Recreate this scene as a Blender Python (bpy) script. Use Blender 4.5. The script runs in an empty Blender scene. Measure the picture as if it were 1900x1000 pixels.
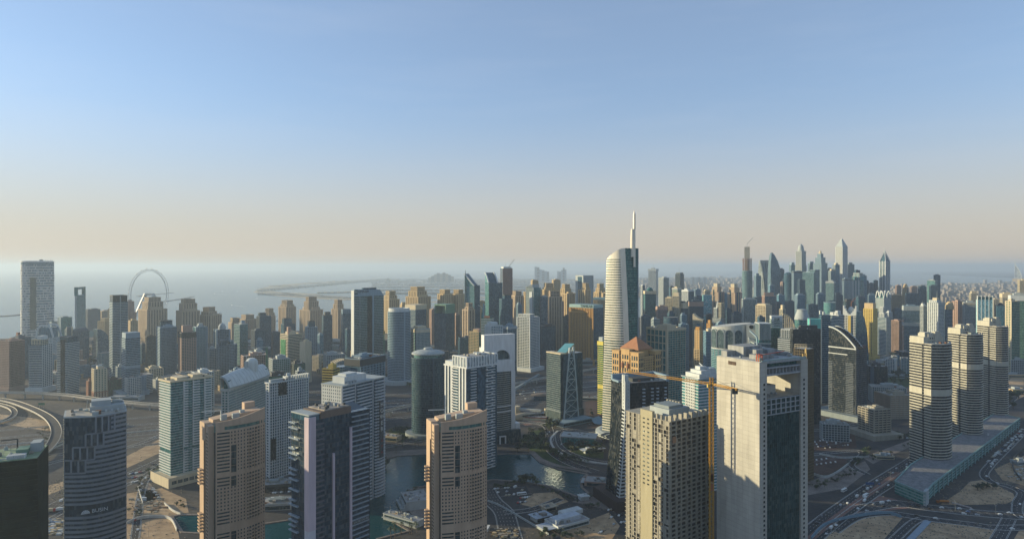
import bpy,math,random
from mathutils import Vector
R_=math.radians
scene=bpy.context.scene
COL=scene.collection
# ------------------------------------------------------------------ camera, light, exposure
F=1190.0;H=268.0;HY=495.0           # focal length in photo pixels, eye height, eye-level row
cam=bpy.data.cameras.new('camera');camo=bpy.data.objects.new('camera',cam);COL.objects.link(camo)
camo.location=(0,0,H);camo.rotation_euler=(R_(90),0,0)
cam.sensor_width=36.0;cam.lens=36.0*F/1900.0;cam.shift_y=-(500.0-HY)/1900.0
cam.clip_start=1.0;cam.clip_end=200000.0
scene.camera=camo
SUN_AZ,SUN_EL=R_(-79),R_(11.5)
sv=Vector((math.cos(SUN_EL)*math.sin(SUN_AZ),math.cos(SUN_EL)*math.cos(SUN_AZ),math.sin(SUN_EL)))
w=bpy.data.worlds.new('World');scene.world=w;w.use_nodes=True
wn=w.node_tree.nodes;wl=w.node_tree.links
bg=wn['Background'];sky=wn.new('ShaderNodeTexSky');sky.sky_type='NISHITA';sky.sun_disc=False
sky.sun_elevation=SUN_EL;sky.sun_rotation=SUN_AZ
sky.air_density=1.0;sky.dust_density=0.45;sky.ozone_density=4.0;sky.altitude=0
hs=wn.new('ShaderNodeHueSaturation');hs.inputs['Saturation'].default_value=0.88;wl.new(sky.outputs[0],hs.inputs['Color'])   # dusty air pales the blue
wt_=wn.new('ShaderNodeTexCoord');wm_=wn.new('ShaderNodeMapping');wm_.inputs['Scale'].default_value=(1.2,1.2,9);wm_.inputs['Rotation'].default_value=(.06,.03,.3);wl.new(wt_.outputs['Generated'],wm_.inputs[0])
wz=wn.new('ShaderNodeTexNoise');wz.inputs['Scale'].default_value=2.6;wz.inputs['Detail'].default_value=7;wz.inputs['Roughness'].default_value=.6;wl.new(wm_.outputs[0],wz.inputs['Vector'])
wr=wn.new('ShaderNodeMapRange');wr.inputs[1].default_value=.48;wr.inputs[2].default_value=.8;wr.inputs[4].default_value=.07;wl.new(wz.outputs[0],wr.inputs[0])   # faint veils of high cloud
wx=wn.new('ShaderNodeMix');wx.data_type='RGBA';wx.inputs[7].default_value=(4.6,4.5,4.5,1);wl.new(wr.outputs[0],wx.inputs[0]);wl.new(hs.outputs[0],wx.inputs[6])
wt2=wn.new('ShaderNodeMix');wt2.data_type='RGBA';wt2.blend_type='MULTIPLY';wt2.inputs[0].default_value=1;wt2.inputs[7].default_value=(1,1,1,1);wl.new(wx.outputs[2],wt2.inputs[6])
sz=wn.new('ShaderNodeSeparateXYZ');wl.new(wt_.outputs['Generated'],sz.inputs[0])   # high thin veil everywhere, a dust layer that thickens toward the horizon
v1=wn.new('ShaderNodeMix');v1.data_type='RGBA';v1.inputs[0].default_value=.34;v1.inputs[7].default_value=(1.75,2.2,2.85,1);wl.new(wt2.outputs[2],v1.inputs[6])
mr_=wn.new('ShaderNodeMapRange');mr_.interpolation_type='SMOOTHERSTEP';mr_.inputs[1].default_value=.30;mr_.inputs[2].default_value=-.06;mr_.inputs[3].default_value=0;mr_.inputs[4].default_value=.9;wl.new(sz.outputs[2],mr_.inputs[0])
v2=wn.new('ShaderNodeMix');v2.data_type='RGBA';v2.inputs[7].default_value=(2.75,2.3,1.85,1);wl.new(v1.outputs[2],v2.inputs[6]);wl.new(mr_.outputs[0],v2.inputs[0])
wl.new(v2.outputs[2],bg.inputs[0]);bg.inputs[1].default_value=0.124
sun=bpy.data.lights.new('sun','SUN');sun.energy=4.8;sun.angle=R_(0.6);sun.color=(1.0,0.79,0.47)
suno=bpy.data.objects.new('sun',sun);COL.objects.link(suno);suno.rotation_euler=sv.to_track_quat('Z','Y').to_euler()
suno.location=(-2000,500,1500)
vs=scene.view_settings;vs.view_transform='Standard';vs.look='None';vs.exposure=0.88;vs.gamma=1.0
cy=scene.cycles;cy.use_denoising=True;cy.denoiser='OPENIMAGEDENOISE';cy.max_bounces=6;cy.diffuse_bounces=2
cy.glossy_bounces=3;cy.transmission_bounces=2;cy.volume_bounces=1;cy.sample_clamp_indirect=6.0
try:cy.denoising_prefilter='ACCURATE'
except Exception:pass
# ------------------------------------------------------------------ photo pixel -> place in the world
def gp(px,py,z=0.0):
 d=(H-z)*F/(py-HY);return Vector(((px-950.0)*d/F,d,z))
def gx(px,d):return (px-950.0)*d/F
def zt(py,d):return H+(HY-py)*d/F
# ------------------------------------------------------------------ materials
_M={}
def _nt(name):
 m=bpy.data.materials.new(name);m.use_nodes=True
 return m,m.node_tree.nodes,m.node_tree.links,m.node_tree.nodes['Principled BSDF']
def wallm(c,rough=0.75,var=0.16,scale=0.12,spec=0.3,streak=True,joint=0):
 """plaster, concrete, painted metal: the colour with weathering of its own"""
 k=('w',c,rough,var,scale,spec,streak,joint)
 if k in _M:return _M[k]
 c=(c[0]*.80,c[1]*.855,c[2]*.88)
 m,n,l,p=_nt('wall_paint')
 tc=n.new('ShaderNodeTexCoord');mp=n.new('ShaderNodeMapping');l.new(tc.outputs['Object'],mp.inputs[0])
 mp.inputs['Scale'].default_value=(1,1,0.18) if streak else (1,1,1)
 t=n.new('ShaderNodeTexNoise');t.inputs['Scale'].default_value=scale*2.2;t.inputs['Detail'].default_value=5;l.new(mp.outputs[0],t.inputs['Vector'])
 r=n.new('ShaderNodeMapRange');r.inputs[1].default_value=0.25;r.inputs[2].default_value=0.75
 r.inputs[3].default_value=1-var;r.inputs[4].default_value=1+var*0.6
 l.new(t.outputs[0],r.inputs[0])
 mx=n.new('ShaderNodeMix');mx.data_type='RGBA';mx.blend_type='MULTIPLY';mx.inputs[0].default_value=1
 mx.inputs[6].default_value=(*c,1);l.new(r.outputs[0],mx.inputs[7]);l.new(mx.outputs[2],p.inputs['Base Color'])
 if joint:                                  # cast panels with open joints
  br=n.new('ShaderNodeTexBrick');br.offset=0;br.inputs['Color1'].default_value=(1,1,1,1);br.inputs['Color2'].default_value=(.9,.9,.9,1);br.inputs['Mortar'].default_value=(.62,.62,.62,1);br.inputs['Scale'].default_value=1
  br.inputs['Mortar Size'].default_value=.09;br.inputs['Brick Width'].default_value=joint;br.inputs['Row Height'].default_value=3.8
  sx=n.new('ShaderNodeSeparateXYZ');l.new(tc.outputs['Object'],sx.inputs[0]);ad=n.new('ShaderNodeMath');l.new(sx.outputs[0],ad.inputs[0]);l.new(sx.outputs[1],ad.inputs[1]);cb=n.new('ShaderNodeCombineXYZ');l.new(ad.outputs[0],cb.inputs[0]);l.new(sx.outputs[2],cb.inputs[1]);l.new(cb.outputs[0],br.inputs['Vector'])
  m2=n.new('ShaderNodeMix');m2.data_type='RGBA';m2.blend_type='MULTIPLY';m2.inputs[0].default_value=1;l.new(mx.outputs[2],m2.inputs[6]);l.new(br.outputs['Color'],m2.inputs[7]);l.new(m2.outputs[2],p.inputs['Base Color'])
 p.inputs['Roughness'].default_value=rough;p.inputs['Specular IOR Level'].default_value=spec
 _M[k]=m;return m
def glassm(c,rough=0.12,var=0.55,pw=1.7,ph=3.6,spec=0.26,metal=0.0):
 """curtain wall: each pane with its own tint, blinds and slight tilt"""
 k=('g',c,rough,var,pw,ph,spec,metal)
 if k in _M:return _M[k]
 m,n,l,p=_nt('window_glass')
 tc=n.new('ShaderNodeTexCoord');v=n.new('ShaderNodeVectorMath');v.operation='DIVIDE';l.new(tc.outputs['Object'],v.inputs[0]);v.inputs[1].default_value=(pw,pw,ph)
 a=n.new('ShaderNodeVectorMath');a.operation='ADD';l.new(v.outputs[0],a.inputs[0]);a.inputs[1].default_value=(0.013,0.017,0.011)
 f=n.new('ShaderNodeVectorMath');f.operation='FLOOR';l.new(a.outputs[0],f.inputs[0])
 wt=n.new('ShaderNodeTexWhiteNoise');wt.noise_dimensions='3D';l.new(f.outputs[0],wt.inputs['Vector'])
 big=n.new('ShaderNodeTexNoise');big.inputs['Scale'].default_value=0.035;big.inputs['Detail'].default_value=2;l.new(tc.outputs['Object'],big.inputs['Vector'])
 mu=n.new('ShaderNodeMath');mu.operation='ADD';l.new(wt.outputs['Value'],mu.inputs[0]);l.new(big.outputs[0],mu.inputs[1])
 r=n.new('ShaderNodeValToRGB');l.new(mu.outputs[0],r.inputs[0])
 mu2=n.new('ShaderNodeMath');mu2.operation='MULTIPLY';mu2.inputs[1].default_value=0.6;l.new(mu.outputs[0],mu2.inputs[0]);l.new(mu2.outputs[0],r.inputs[0])
 e=r.color_ramp.elements;lo=tuple(x*(1-var) for x in c);hi=tuple(min(1,x*(1+var)+0.01) for x in c)
 e[0].position=0.12;e[0].color=(*lo,1);e[1].position=0.72;e[1].color=(*hi,1)
 x=e.new(0.86);x.color=(min(1,c[0]*1.6+.05),min(1,c[1]*1.5+.05),min(1,c[2]*1.4+.045),1)
 l.new(r.outputs[0],p.inputs['Base Color'])
 # every pane leans a hair its own way
 ge=n.new('ShaderNodeNewGeometry');cs=n.new('ShaderNodeVectorMath');cs.operation='SUBTRACT';l.new(wt.outputs['Color'],cs.inputs[0]);cs.inputs[1].default_value=(.5,.5,.5)
 sc=n.new('ShaderNodeVectorMath');sc.operation='SCALE';l.new(cs.outputs[0],sc.inputs[0]);sc.inputs['Scale'].default_value=0.05
 ad=n.new('ShaderNodeVectorMath');ad.operation='ADD';l.new(ge.outputs['Normal'],ad.inputs[0]);l.new(sc.outputs[0],ad.inputs[1])
 nm=n.new('ShaderNodeVectorMath');nm.operation='NORMALIZE';l.new(ad.outputs[0],nm.inputs[0]);l.new(nm.outputs[0],p.inputs['Normal'])
 p.inputs['Roughness'].default_value=rough;p.inputs['Specular IOR Level'].default_value=spec;p.inputs['Metallic'].default_value=metal;p.inputs['Specular Tint'].default_value=(.55,.85,1,1)
 _M[k]=m;return m
def groundm(name,c1,c2,scale=0.02,rough=0.9,c3=None,fine=0.5):
 """earth, sand, asphalt: two tones mixed by broad and fine noise (world space)"""
 k=(name,c1,c2,scale)
 if k in _M:return _M[k]
 m,n,l,p=_nt(name)
 g=n.new('ShaderNodeNewGeometry')
 t=n.new('ShaderNodeTexNoise');t.inputs['Scale'].default_value=scale;t.inputs['Detail'].default_value=8;t.inputs['Roughness'].default_value=0.62;l.new(g.outputs['Position'],t.inputs['Vector'])
 r=n.new('ShaderNodeValToRGB');l.new(t.outputs[0],r.inputs[0]);e=r.color_ramp.elements
 e[0].position=0.36;e[0].color=(*c1,1);e[1].position=0.64;e[1].color=(*c2,1)
 if c3:x=e.new(0.5);x.color=(*c3,1)
 t2=n.new('ShaderNodeTexNoise');t2.inputs['Scale'].default_value=fine;t2.inputs['Detail'].default_value=3;l.new(g.outputs['Position'],t2.inputs['Vector'])
 mr=n.new('ShaderNodeMapRange');mr.inputs[1].default_value=.3;mr.inputs[2].default_value=.7;mr.inputs[3].default_value=.72;mr.inputs[4].default_value=1.2;l.new(t2.outputs[0],mr.inputs[0])
 mx=n.new('ShaderNodeMix');mx.data_type='RGBA';mx.blend_type='MULTIPLY';mx.inputs[0].default_value=1
 l.new(r.outputs[0],mx.inputs[6]);l.new(mr.outputs[0],mx.inputs[7]);l.new(mx.outputs[2],p.inputs['Base Color'])
 p.inputs['Roughness'].default_value=rough;p.inputs['Specular IOR Level'].default_value=0.2
 _M[k]=m;return m
def waterm(name,c,scale,strength,rough=0.08):
 k=(name,c)
 if k in _M:return _M[k]
 m,n,l,p=_nt(name)
 g=n.new('ShaderNodeNewGeometry')
 t=n.new('ShaderNodeTexNoise');t.inputs['Scale'].default_value=scale;t.inputs['Detail'].default_value=6;l.new(g.outputs['Position'],t.inputs['Vector'])
 b=n.new('ShaderNodeBump');b.inputs['Strength'].default_value=strength;b.inputs['Distance'].default_value=1.0;l.new(t.outputs[0],b.inputs['Height']);l.new(b.outputs[0],p.inputs['Normal'])
 t2=n.new('ShaderNodeTexNoise');t2.inputs['Scale'].default_value=scale*0.02;t2.inputs['Detail'].default_value=6;l.new(g.outputs['Position'],t2.inputs['Vector'])
 r=n.new('ShaderNodeValToRGB');l.new(t2.outputs[0],r.inputs[0]);e=r.color_ramp.elements
 e[0].position=.35;e[0].color=(*[x*.75 for x in c],1);e[1].position=.7;e[1].color=(*[x*1.25 for x in c],1)
 l.new(r.outputs[0],p.inputs['Base Color']);p.inputs['Roughness'].default_value=rough
 p.inputs['IOR'].default_value=1.17;p.inputs['Specular Tint'].default_value=(.6,.9,1,1)
 _M[k]=m;return m
def leafm(c):
 k=('leaf',c)
 if k in _M:return _M[k]
 m,n,l,p=_nt('leaf')
 g=n.new('ShaderNodeNewGeometry');wt=n.new('ShaderNodeTexNoise');wt.inputs['Scale'].default_value=0.35;wt.inputs['Detail'].default_value=3;l.new(g.outputs['Position'],wt.inputs['Vector'])
 r=n.new('ShaderNodeValToRGB');l.new(wt.outputs[0],r.inputs[0]);e=r.color_ramp.elements
 e[0].position=.35;e[0].color=(*[x*.55 for x in c],1);e[1].position=.7;e[1].color=(*[x*1.5 for x in c],1)
 l.new(r.outputs[0],p.inputs['Base Color']);p.inputs['Roughness'].default_value=.7
 _M[k]=m;return m
# ------------------------------------------------------------------ mesh building
class MB:
 def __init__(s):s.v=[];s.f=[];s.sm=False
 def quad(s,a,b,c,d):
  i=len(s.v);s.v+=[a,b,c,d];s.f.append((i,i+1,i+2,i+3))
 def tri(s,a,b,c):
  i=len(s.v);s.v+=[a,b,c];s.f.append((i,i+1,i+2))
 def poly(s,pts):
  i=len(s.v);s.v+=[tuple(p) for p in pts];s.f.append(tuple(range(i,i+len(pts))))
 def box(s,x0,x1,y0,y1,z0,z1):
  i=len(s.v)
  s.v+=[(x0,y0,z0),(x1,y0,z0),(x1,y1,z0),(x0,y1,z0),(x0,y0,z1),(x1,y0,z1),(x1,y1,z1),(x0,y1,z1)]
  s.f+=[(i,i+3,i+2,i+1),(i+4,i+5,i+6,i+7),(i,i+1,i+5,i+4),(i+1,i+2,i+6,i+5),(i+2,i+3,i+7,i+6),(i+3,i,i+4,i+7)]
  return s
 def obox(s,p,u,n,L,t,z0,z1,u0=0.0):
  """box standing on a wall: from p + u*u0, L along u, t out along n"""
  ax,ay=p[0]+u[0]*u0,p[1]+u[1]*u0;bx,by=ax+u[0]*L,ay+u[1]*L
  cx,cy_=bx+n[0]*t,by+n[1]*t;dx,dy=ax+n[0]*t,ay+n[1]*t
  i=len(s.v)
  s.v+=[(ax,ay,z0),(bx,by,z0),(cx,cy_,z0),(dx,dy,z0),(ax,ay,z1),(bx,by,z1),(cx,cy_,z1),(dx,dy,z1)]
  s.f+=[(i,i+1,i+2,i+3),(i+7,i+6,i+5,i+4),(i+3,i+2,i+6,i+7),(i+1,i+5,i+6,i+2),(i+4,i,i+3,i+7)]
 def prism(s,pts,z0,z1,top=None):
  n=len(pts);i=len(s.v);tp=top or pts
  zf=(lambda q:z1(q)) if callable(z1) else (lambda q:z1)
  s.v+=[(p[0],p[1],z0) for p in pts]+[(p[0],p[1],zf(p)) for p in tp]
  for k in range(n):
   j=(k+1)%n;s.f.append((i+k,i+j,i+n+j,i+n+k))
  s.f.append(tuple(i+n+k for k in range(n)));s.f.append(tuple(i+k for k in reversed(range(n))))
  return s
 def ring(s,a,b,z0,z1):
  """annular slab: inner outline a, outer outline b"""
  n=len(a);i=len(s.v)
  s.v+=[(p[0],p[1],z0) for p in a]+[(p[0],p[1],z0) for p in b]+[(p[0],p[1],z1) for p in b]+[(p[0],p[1],z1) for p in a]
  for k in range(n):
   j=(k+1)%n
   s.f+=[(i+k,i+j,i+n+j,i+n+k),(i+n+k,i+n+j,i+2*n+j,i+2*n+k),(i+2*n+k,i+2*n+j,i+3*n+j,i+3*n+k),(i+3*n+k,i+3*n+j,i+j,i+k)]
 def lathe(s,prof,n=24,cx=0,cy_=0,sx=1,sy=1):
  i=len(s.v)
  for r,z in prof:
   for k in range(n):
    a=2*math.pi*k/n;s.v.append((cx+math.cos(a)*r*sx,cy_+math.sin(a)*r*sy,z))
  for q in range(len(prof)-1):
   for k in range(n):
    j=(k+1)%n;s.f.append((i+q*n+k,i+q*n+j,i+(q+1)*n+j,i+(q+1)*n+k))
  if prof[-1][0]>0.01:s.f.append(tuple(i+(len(prof)-1)*n+k for k in range(n)))
  return s
 def beam(s,a,b,w,h=None):
  a=Vector(a);b=Vector(b);d=(b-a)
  if d.length<1e-6:return s
  d.normalize();up=Vector((0,0,1)) if abs(d.z)<.95 else Vector((1,0,0))
  x=d.cross(up).normalized()*(w/2);y=x.cross(d).normalized()*((h or w)/2)
  i=len(s.v);s.v+=[tuple(q) for q in (a-x-y,a+x-y,a+x+y,a-x+y,b-x-y,b+x-y,b+x+y,b-x+y)]
  s.f+=[(i,i+1,i+2,i+3),(i+7,i+6,i+5,i+4)]+[(i+k,i+4+k,i+4+(k+1)%4,i+(k+1)%4) for k in range(4)]
  return s
 def path(s,pts,w,h=None):
  for a,b in zip(pts,pts[1:]):s.beam(a,b,w,h)
  return s
 def build(s,name,m,parent=None,smooth=False,**kw):
  me=bpy.data.meshes.new(name);me.from_pydata([tuple(p) for p in s.v],[],s.f);me.update()
  if m is not None:me.materials.append(m)
  if smooth:me.polygons.foreach_set('use_smooth',[True]*len(me.polygons))
  o=bpy.data.objects.new(name,me);COL.objects.link(o)
  if parent is not None:o.parent=parent
  for k,q in kw.items():o[k]=q
  return o
def tag(o,label,cat,group=None,kind=None):
 o['label']=label;o['category']=cat
 if group:o['group']=group
 if kind:o['kind']=kind
 return o
def thing(name,label,cat,loc,rz=0.0,group=None):
 o=bpy.data.objects.new(name,None);COL.objects.link(o);o.location=loc;o.rotation_euler=(0,0,rz);o.empty_display_size=2
 return tag(o,label,cat,group)
def struct(o,kind='structure'):o['kind']=kind;return o
def copy_tree(o,parent=None):
 c=o.copy();COL.objects.link(c);c.parent=parent
 for ch in o.children:copy_tree(ch,c)
 return c
def textpart(txt,size,name,m,parent,loc,rot,extrude=0.15,align='CENTER'):
 cu=bpy.data.curves.new(name,'FONT');cu.body=txt;cu.size=size;cu.extrude=extrude;cu.align_x=align;cu.align_y='CENTER'
 t=bpy.data.objects.new(name,cu);COL.objects.link(t)
 dg=bpy.context.evaluated_depsgraph_get();me=bpy.data.meshes.new_from_object(t.evaluated_get(dg))
 bpy.data.objects.remove(t);o=bpy.data.objects.new(name,me);COL.objects.link(o);me.materials.clear();me.materials.append(m)
 o.parent=parent;o.location=loc;o.rotation_euler=rot;return o
def offs(poly,d):
 """outline moved outwards by d (outline runs anticlockwise)"""
 n=len(poly);out=[]
 for k in range(n):
  a,b,c=poly[k-1],poly[k],poly[(k+1)%n]
  u1=Vector((b[0]-a[0],b[1]-a[1])).normalized();u2=Vector((c[0]-b[0],c[1]-b[1])).normalized()
  n1=Vector((u1.y,-u1.x));n2=Vector((u2.y,-u2.x));m=n1+n2;l2=m.length_squared
  m=m*(2/l2) if l2>.3 else n1
  out.append((b[0]+m.x*d,b[1]+m.y*d))
 return out
def ell(rx,ry,n=28,cx=0,cy_=0,a0=0,a1=2*math.pi):
 full=abs(a1-a0-2*math.pi)<1e-6
 return [(cx+rx*math.cos(a0+(a1-a0)*k/(n if full else n-1)),cy_+ry*math.sin(a0+(a1-a0)*k/(n if full else n-1))) for k in range(n)]
def rect(a,b,cx=0,cy_=0):return [(cx-a/2,cy_-b/2),(cx+a/2,cy_-b/2),(cx+a/2,cy_+b/2),(cx-a/2,cy_+b/2)]
# ------------------------------------------------------------------ facades
# style: fh floor height, bh band height, bp band depth, sp pier spacing, pw pier width, pp pier depth
ST={
 'band': dict(bh=1.05,bp=.45),'bandt':dict(bh=.7,bp=.35),'bandw':dict(bh=1.75,bp=.5),
 'grid': dict(bh=.85,bp=.35,sp=4.2,pw=.7,pp=.42),'gridw':dict(bh=1.3,bp=.5,sp=5.2,pw=1.2,pp=.6),
 'gridf':dict(bh=.7,bp=.3,sp=2.8,pw=.5,pp=.36),
 'punch':dict(bh=1.9,bp=.3,sp=3.3,pw=1.7,pp=.34),'punchw':dict(bh=1.7,bp=.3,sp=4.4,pw=1.9,pp=.36),
 'pier': dict(bh=.8,bp=.15,sp=3.4,pw=1.2,pp=.6),'pierw':dict(bh=1.3,bp=.15,sp=5.0,pw=2.6,pp=.8),
 'pierf':dict(bh=.45,bp=.1,sp=1.9,pw=.55,pp=.45),'glass':dict(bh=.28,bp=.07,sp=3.0,pw=.14,pp=.1),
 'glassf':dict(bh=.5,bp=.1,sp=6.0,pw=.3,pp=.16),'balc':dict(bh=1.15,bp=1.1,sp=7.5,pw=.5,pp=1.15),
 'balcs':dict(bh=1.15,bp=1.3),'none':None,'line':dict(bh=.35,bp=.08),
}
def style(s):
 if isinstance(s,dict):return s
 return ST[s]
def facade(mb,p,q,z0,z1,st,fh=3.6,skip=None):
 """bands and piers on the wall p -> q (outward normal to the right of p->q)"""
 st=style(st)
 if not st:return
 d=Vector((q[0]-p[0],q[1]-p[1]));L=d.length
 if L<.3:return
 u=d/L;n=Vector((u.y,-u.x));fh=st.get('fh',fh)
 nf=max(1,round((z1-z0)/fh));fh=(z1-z0)/nf
 if st.get('bh'):
  for k in range(nf):
   if skip and k in skip:continue
   zz=z0+k*fh
   mb.obox(p,u,n,L,st['bp'],zz,zz+st['bh']*fh/st.get('fh',3.6))
 if st.get('sp'):
  ns=max(1,round((L-st['pw'])/st['sp']));sp=(L-st['pw'])/ns
  for k in range(ns+1):mb.obox(p,u,n,st['pw'],st['pp'],z0,z1+0.02,u0=k*sp)
def wrap(mb,poly,z0,z1,st,fh=3.6,step=None):
 """the same bands and piers all round an outline"""
 st=style(st)
 if not st:return
 nf=max(1,round((z1-z0)/st.get('fh',fh)));f=(z1-z0)/nf
 if st.get('bh'):
  o=offs(poly,st['bp'])
  for k in range(nf):mb.ring(poly,o,z0+k*f,z0+k*f+st['bh']*f/st.get('fh',3.6))
 if st.get('sp'):
  n=len(poly)
  for k in range(n):
   a=poly[k];b=poly[(k+1)%n];d=Vector((b[0]-a[0],b[1]-a[1]));L=d.length
   u=d/L;nn=Vector((u.y,-u.x));m=max(1,round(L/st['sp']))
   for j in range(m):mb.obox(a,u,nn,st['pw'],st['pp'],z0,z1+.02,u0=j*L/m)
def corner_foot(xl,xc,xr,d,al):
 """footprint of a rectangular tower from the photo columns of its edges; al = how far its wall xl..xc is turned from the eye"""
 C=Vector((gx(xc,d),d));rho=math.atan2(C.x,C.y);Rr=Vector((math.cos(rho),-math.sin(rho)));Fw=Vector((math.sin(rho),math.cos(rho)))
 uL=-Rr*math.cos(al)+Fw*math.sin(al);uR=Rr*math.sin(al)+Fw*math.cos(al)
 def hit(px,u):
  k=(px-950.0)/F;return (k*C.y-C.x)/(u.x-k*u.y)
 return C,uL,uR,hit(xl,uL),hit(xr,uR)
# ------------------------------------------------------------------ colours (real-world albedo)
class W:  # walls
 white=(.55,.58,.58);cream=(.56,.48,.34);beige=(.44,.335,.23);sand=(.52,.385,.21);pink=(.38,.26,.21);tan=(.52,.375,.27)
 yellow=(.57,.42,.11);orange=(.46,.25,.07);brown=(.16,.10,.06);grey=(.23,.27,.28);lgrey=(.36,.40,.41);dgrey=(.05,.06,.065)
 dark=(.025,.032,.038);blue=(.045,.085,.125);lblue=(.21,.30,.37);teal=(.06,.20,.21);green=(.13,.25,.19);conc=(.34,.31,.25);terra=(.30,.13,.08)
class G:  # glass
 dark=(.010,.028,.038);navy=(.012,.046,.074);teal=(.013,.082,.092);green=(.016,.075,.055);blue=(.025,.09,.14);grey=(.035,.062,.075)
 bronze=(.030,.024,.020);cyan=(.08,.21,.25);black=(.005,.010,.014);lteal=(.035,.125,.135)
def roofkit(root,a,b,z,d,rnd,wall,plant=True,ph=None,off=(0,0),pw=None,cx=0,cy_=0,pm=None):
 """parapet, roof deck, plant room and cooling units"""
 wm=wallm(wall)
 t=.5 if d<1400 else .8;hgt=1.4 if d<1400 else 2.0
 m=MB();A,B=a/2,b/2
 m.box(cx-A,cx+A,cy_-B,cy_-B+t,z,z+hgt);m.box(cx-A,cx+A,cy_+B-t,cy_+B,z,z+hgt)
 m.box(cx-A,cx-A+t,cy_-B+t,cy_+B-t,z,z+hgt);m.box(cx+A-t,cx+A,cy_-B+t,cy_+B-t,z,z+hgt);m.build('parapet',wm,root)
 MB().box(cx-A+t,cx+A-t,cy_-B+t,cy_+B-t,z-.2,z+.25).build('roof_deck',wallm((.33,.31,.28),var=.35,scale=.2,streak=False),root)
 if not plant:return
 pw=pw or (.45,.5);w_,l_=a*pw[0],b*pw[1];ph=ph or rnd.uniform(3.5,6)
 x0=cx+rnd.uniform(-.12,.12)*a+off[0]*a;y0=cy_+rnd.uniform(-.1,.1)*b+off[1]*b
 m=MB();m.box(x0-w_/2,x0+w_/2,y0-l_/2,y0+l_/2,z+.2,z+ph)
 m.box(x0-w_/2-.3,x0+w_/2+.3,y0-l_/2-.3,y0+l_/2+.3,z+ph,z+ph+.5)
 if d<1700:m.box(x0-w_*.2,x0+w_*.25,y0-l_*.25,y0+l_*.2,z+ph+.5,z+ph+2.6)
 m.build('plant_room',pm or wm,root)
 nu=12 if d<700 else 9 if d<1000 else 6 if d<1250 else 3 if d<1500 else 0
 um=wallm((.55,.56,.56),rough=.5)
 for k in range(nu):
  ux=cx+rnd.uniform(-.42,.42)*a;uy=cy_+rnd.uniform(-.42,.42)*b;s=rnd.uniform(.8,1.5)
  m=MB();m.box(ux-s,ux+s,uy-s*.7,uy+s*.7,z+.4,z+.4+s*1.3);m.lathe([(s*.5,z+.4+s*1.3),(s*.5,z+.65+s*1.3)],8,ux,uy);m.build('cooling_unit',um,root)
def T(name,label,cat,xl,xc,xr,top,d,al=None,wall=W.white,glass=G.dark,f='grid',r=None,b=None,fh=3.6,group=None,roof=True,
      add=(),podium=None,pw=None,ph=None,off=(0,0),corner=None,mast=None,gl=None,backs=True,core=None,capm=None):
 """a straight tower: window walls, a frame of bands and piers, set-back blocks on its roof, plant"""
 if al is None:al=6 if xr<=xc else max(10,min(78,math.degrees(math.atan2(xr-xc,max(xc-xl,1)))))
 if xr<=xc:al=min(al,8)
 C,uL,uR,a,br=corner_foot(xl,xc,xr,d,R_(al))
 b=b or (br if xr>xc else a*.8)
 rnd=random.Random(int(xl*131+top*17+d))
 ctr=C+uL*(a/2)+uR*(b/2);rz=math.atan2(-uL.y,-uL.x);z=zt(top,d)
 root=thing(name,label,cat,(ctr.x,ctr.y,0),rz,group)
 if d>1500:fh=max(fh,4.0)
 gm=gl or glassm(glass,ph=fh);wm=wallm(wall)
 p=rect(a,b);MB().prism(p,0,z).build('window_wall',core or gm,root)
 r=r if r is not None else f
 sty=[f,r,r,f] if len(str(f))<0 else [f,r,f,r]
 m=MB()
 if f==r and style(f) and not style(f).get('sp'):wrap(m,p,0,z,f,fh)
 else:
  for k in range(4):facade(m,p[k],p[(k+1)%4],0,z,sty[k],fh)
 if corner:                                  # solid piers up the corners
  for (x,y) in p:m.box(x-corner*(.5 if x<0 else .5),x+corner*.5,y-corner*.5,y+corner*.5,0,z+.6)
 if m.v:m.build('facade_frame',wm,root)
 if capm:MB().prism(offs(p,.8),z-capm[1],z+.3).build('crown_band',wallm(capm[0]),root)
 if roof:roofkit(root,a,b,z,d,rnd,wall,ph=ph,pw=pw,off=off)
 if podium:
  g,hp=podium;q=rect(a+2*g,b+2*g);pm=MB()
  pm.ring(offs(p,.05),q,0,hp);pm.ring(offs(p,.05),offs(q,.4),hp,hp+.9)
  for zz in (hp*.3,hp*.62):pm.ring(offs(q,-.1),offs(q,.35),zz,zz+.8)
  pm.build('podium',wm,root)
 for q in add:
  nm,fx0,fx1,fy0,fy1,p0,p1=q[:7];wc=q[7] if len(q)>7 else wall;gc=q[8] if len(q)>8 else glass;sf=q[9] if len(q)>9 else f
  z0=0 if p0 is None else zt(p0,d);z1=zt(p1,d)
  pp=rect(a*(fx1-fx0),b*(fy1-fy0),a*((fx0+fx1)/2-.5),b*((fy0+fy1)/2-.5))
  o=MB().prism(pp,z0,z1).build(nm,glassm(gc,ph=fh) if sf!='none' else wallm(wc),root)
  m=MB()
  if style(sf):
   for k in range(4):facade(m,pp[k],pp[(k+1)%4],z0,z1-.3,sf,fh)
   m.ring(offs(pp,-.02),offs(pp,.55),z1-1.0,z1+1.0)
   m.build('facade_frame',wallm(wc),o)
 if mast:
  hgt,fx,fy=mast;m=MB();m.lathe([(.55,z),(.4,z+hgt*.6),(.12,z+hgt)],8,a*(fx-.5),b*(fy-.5));m.build('mast',wallm(W.lgrey),root)
 return dict(root=root,a=a,b=b,z=z,d=d,p=p,uL=uL,uR=uR,rnd=rnd,wm=wm,gm=gm)
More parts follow.
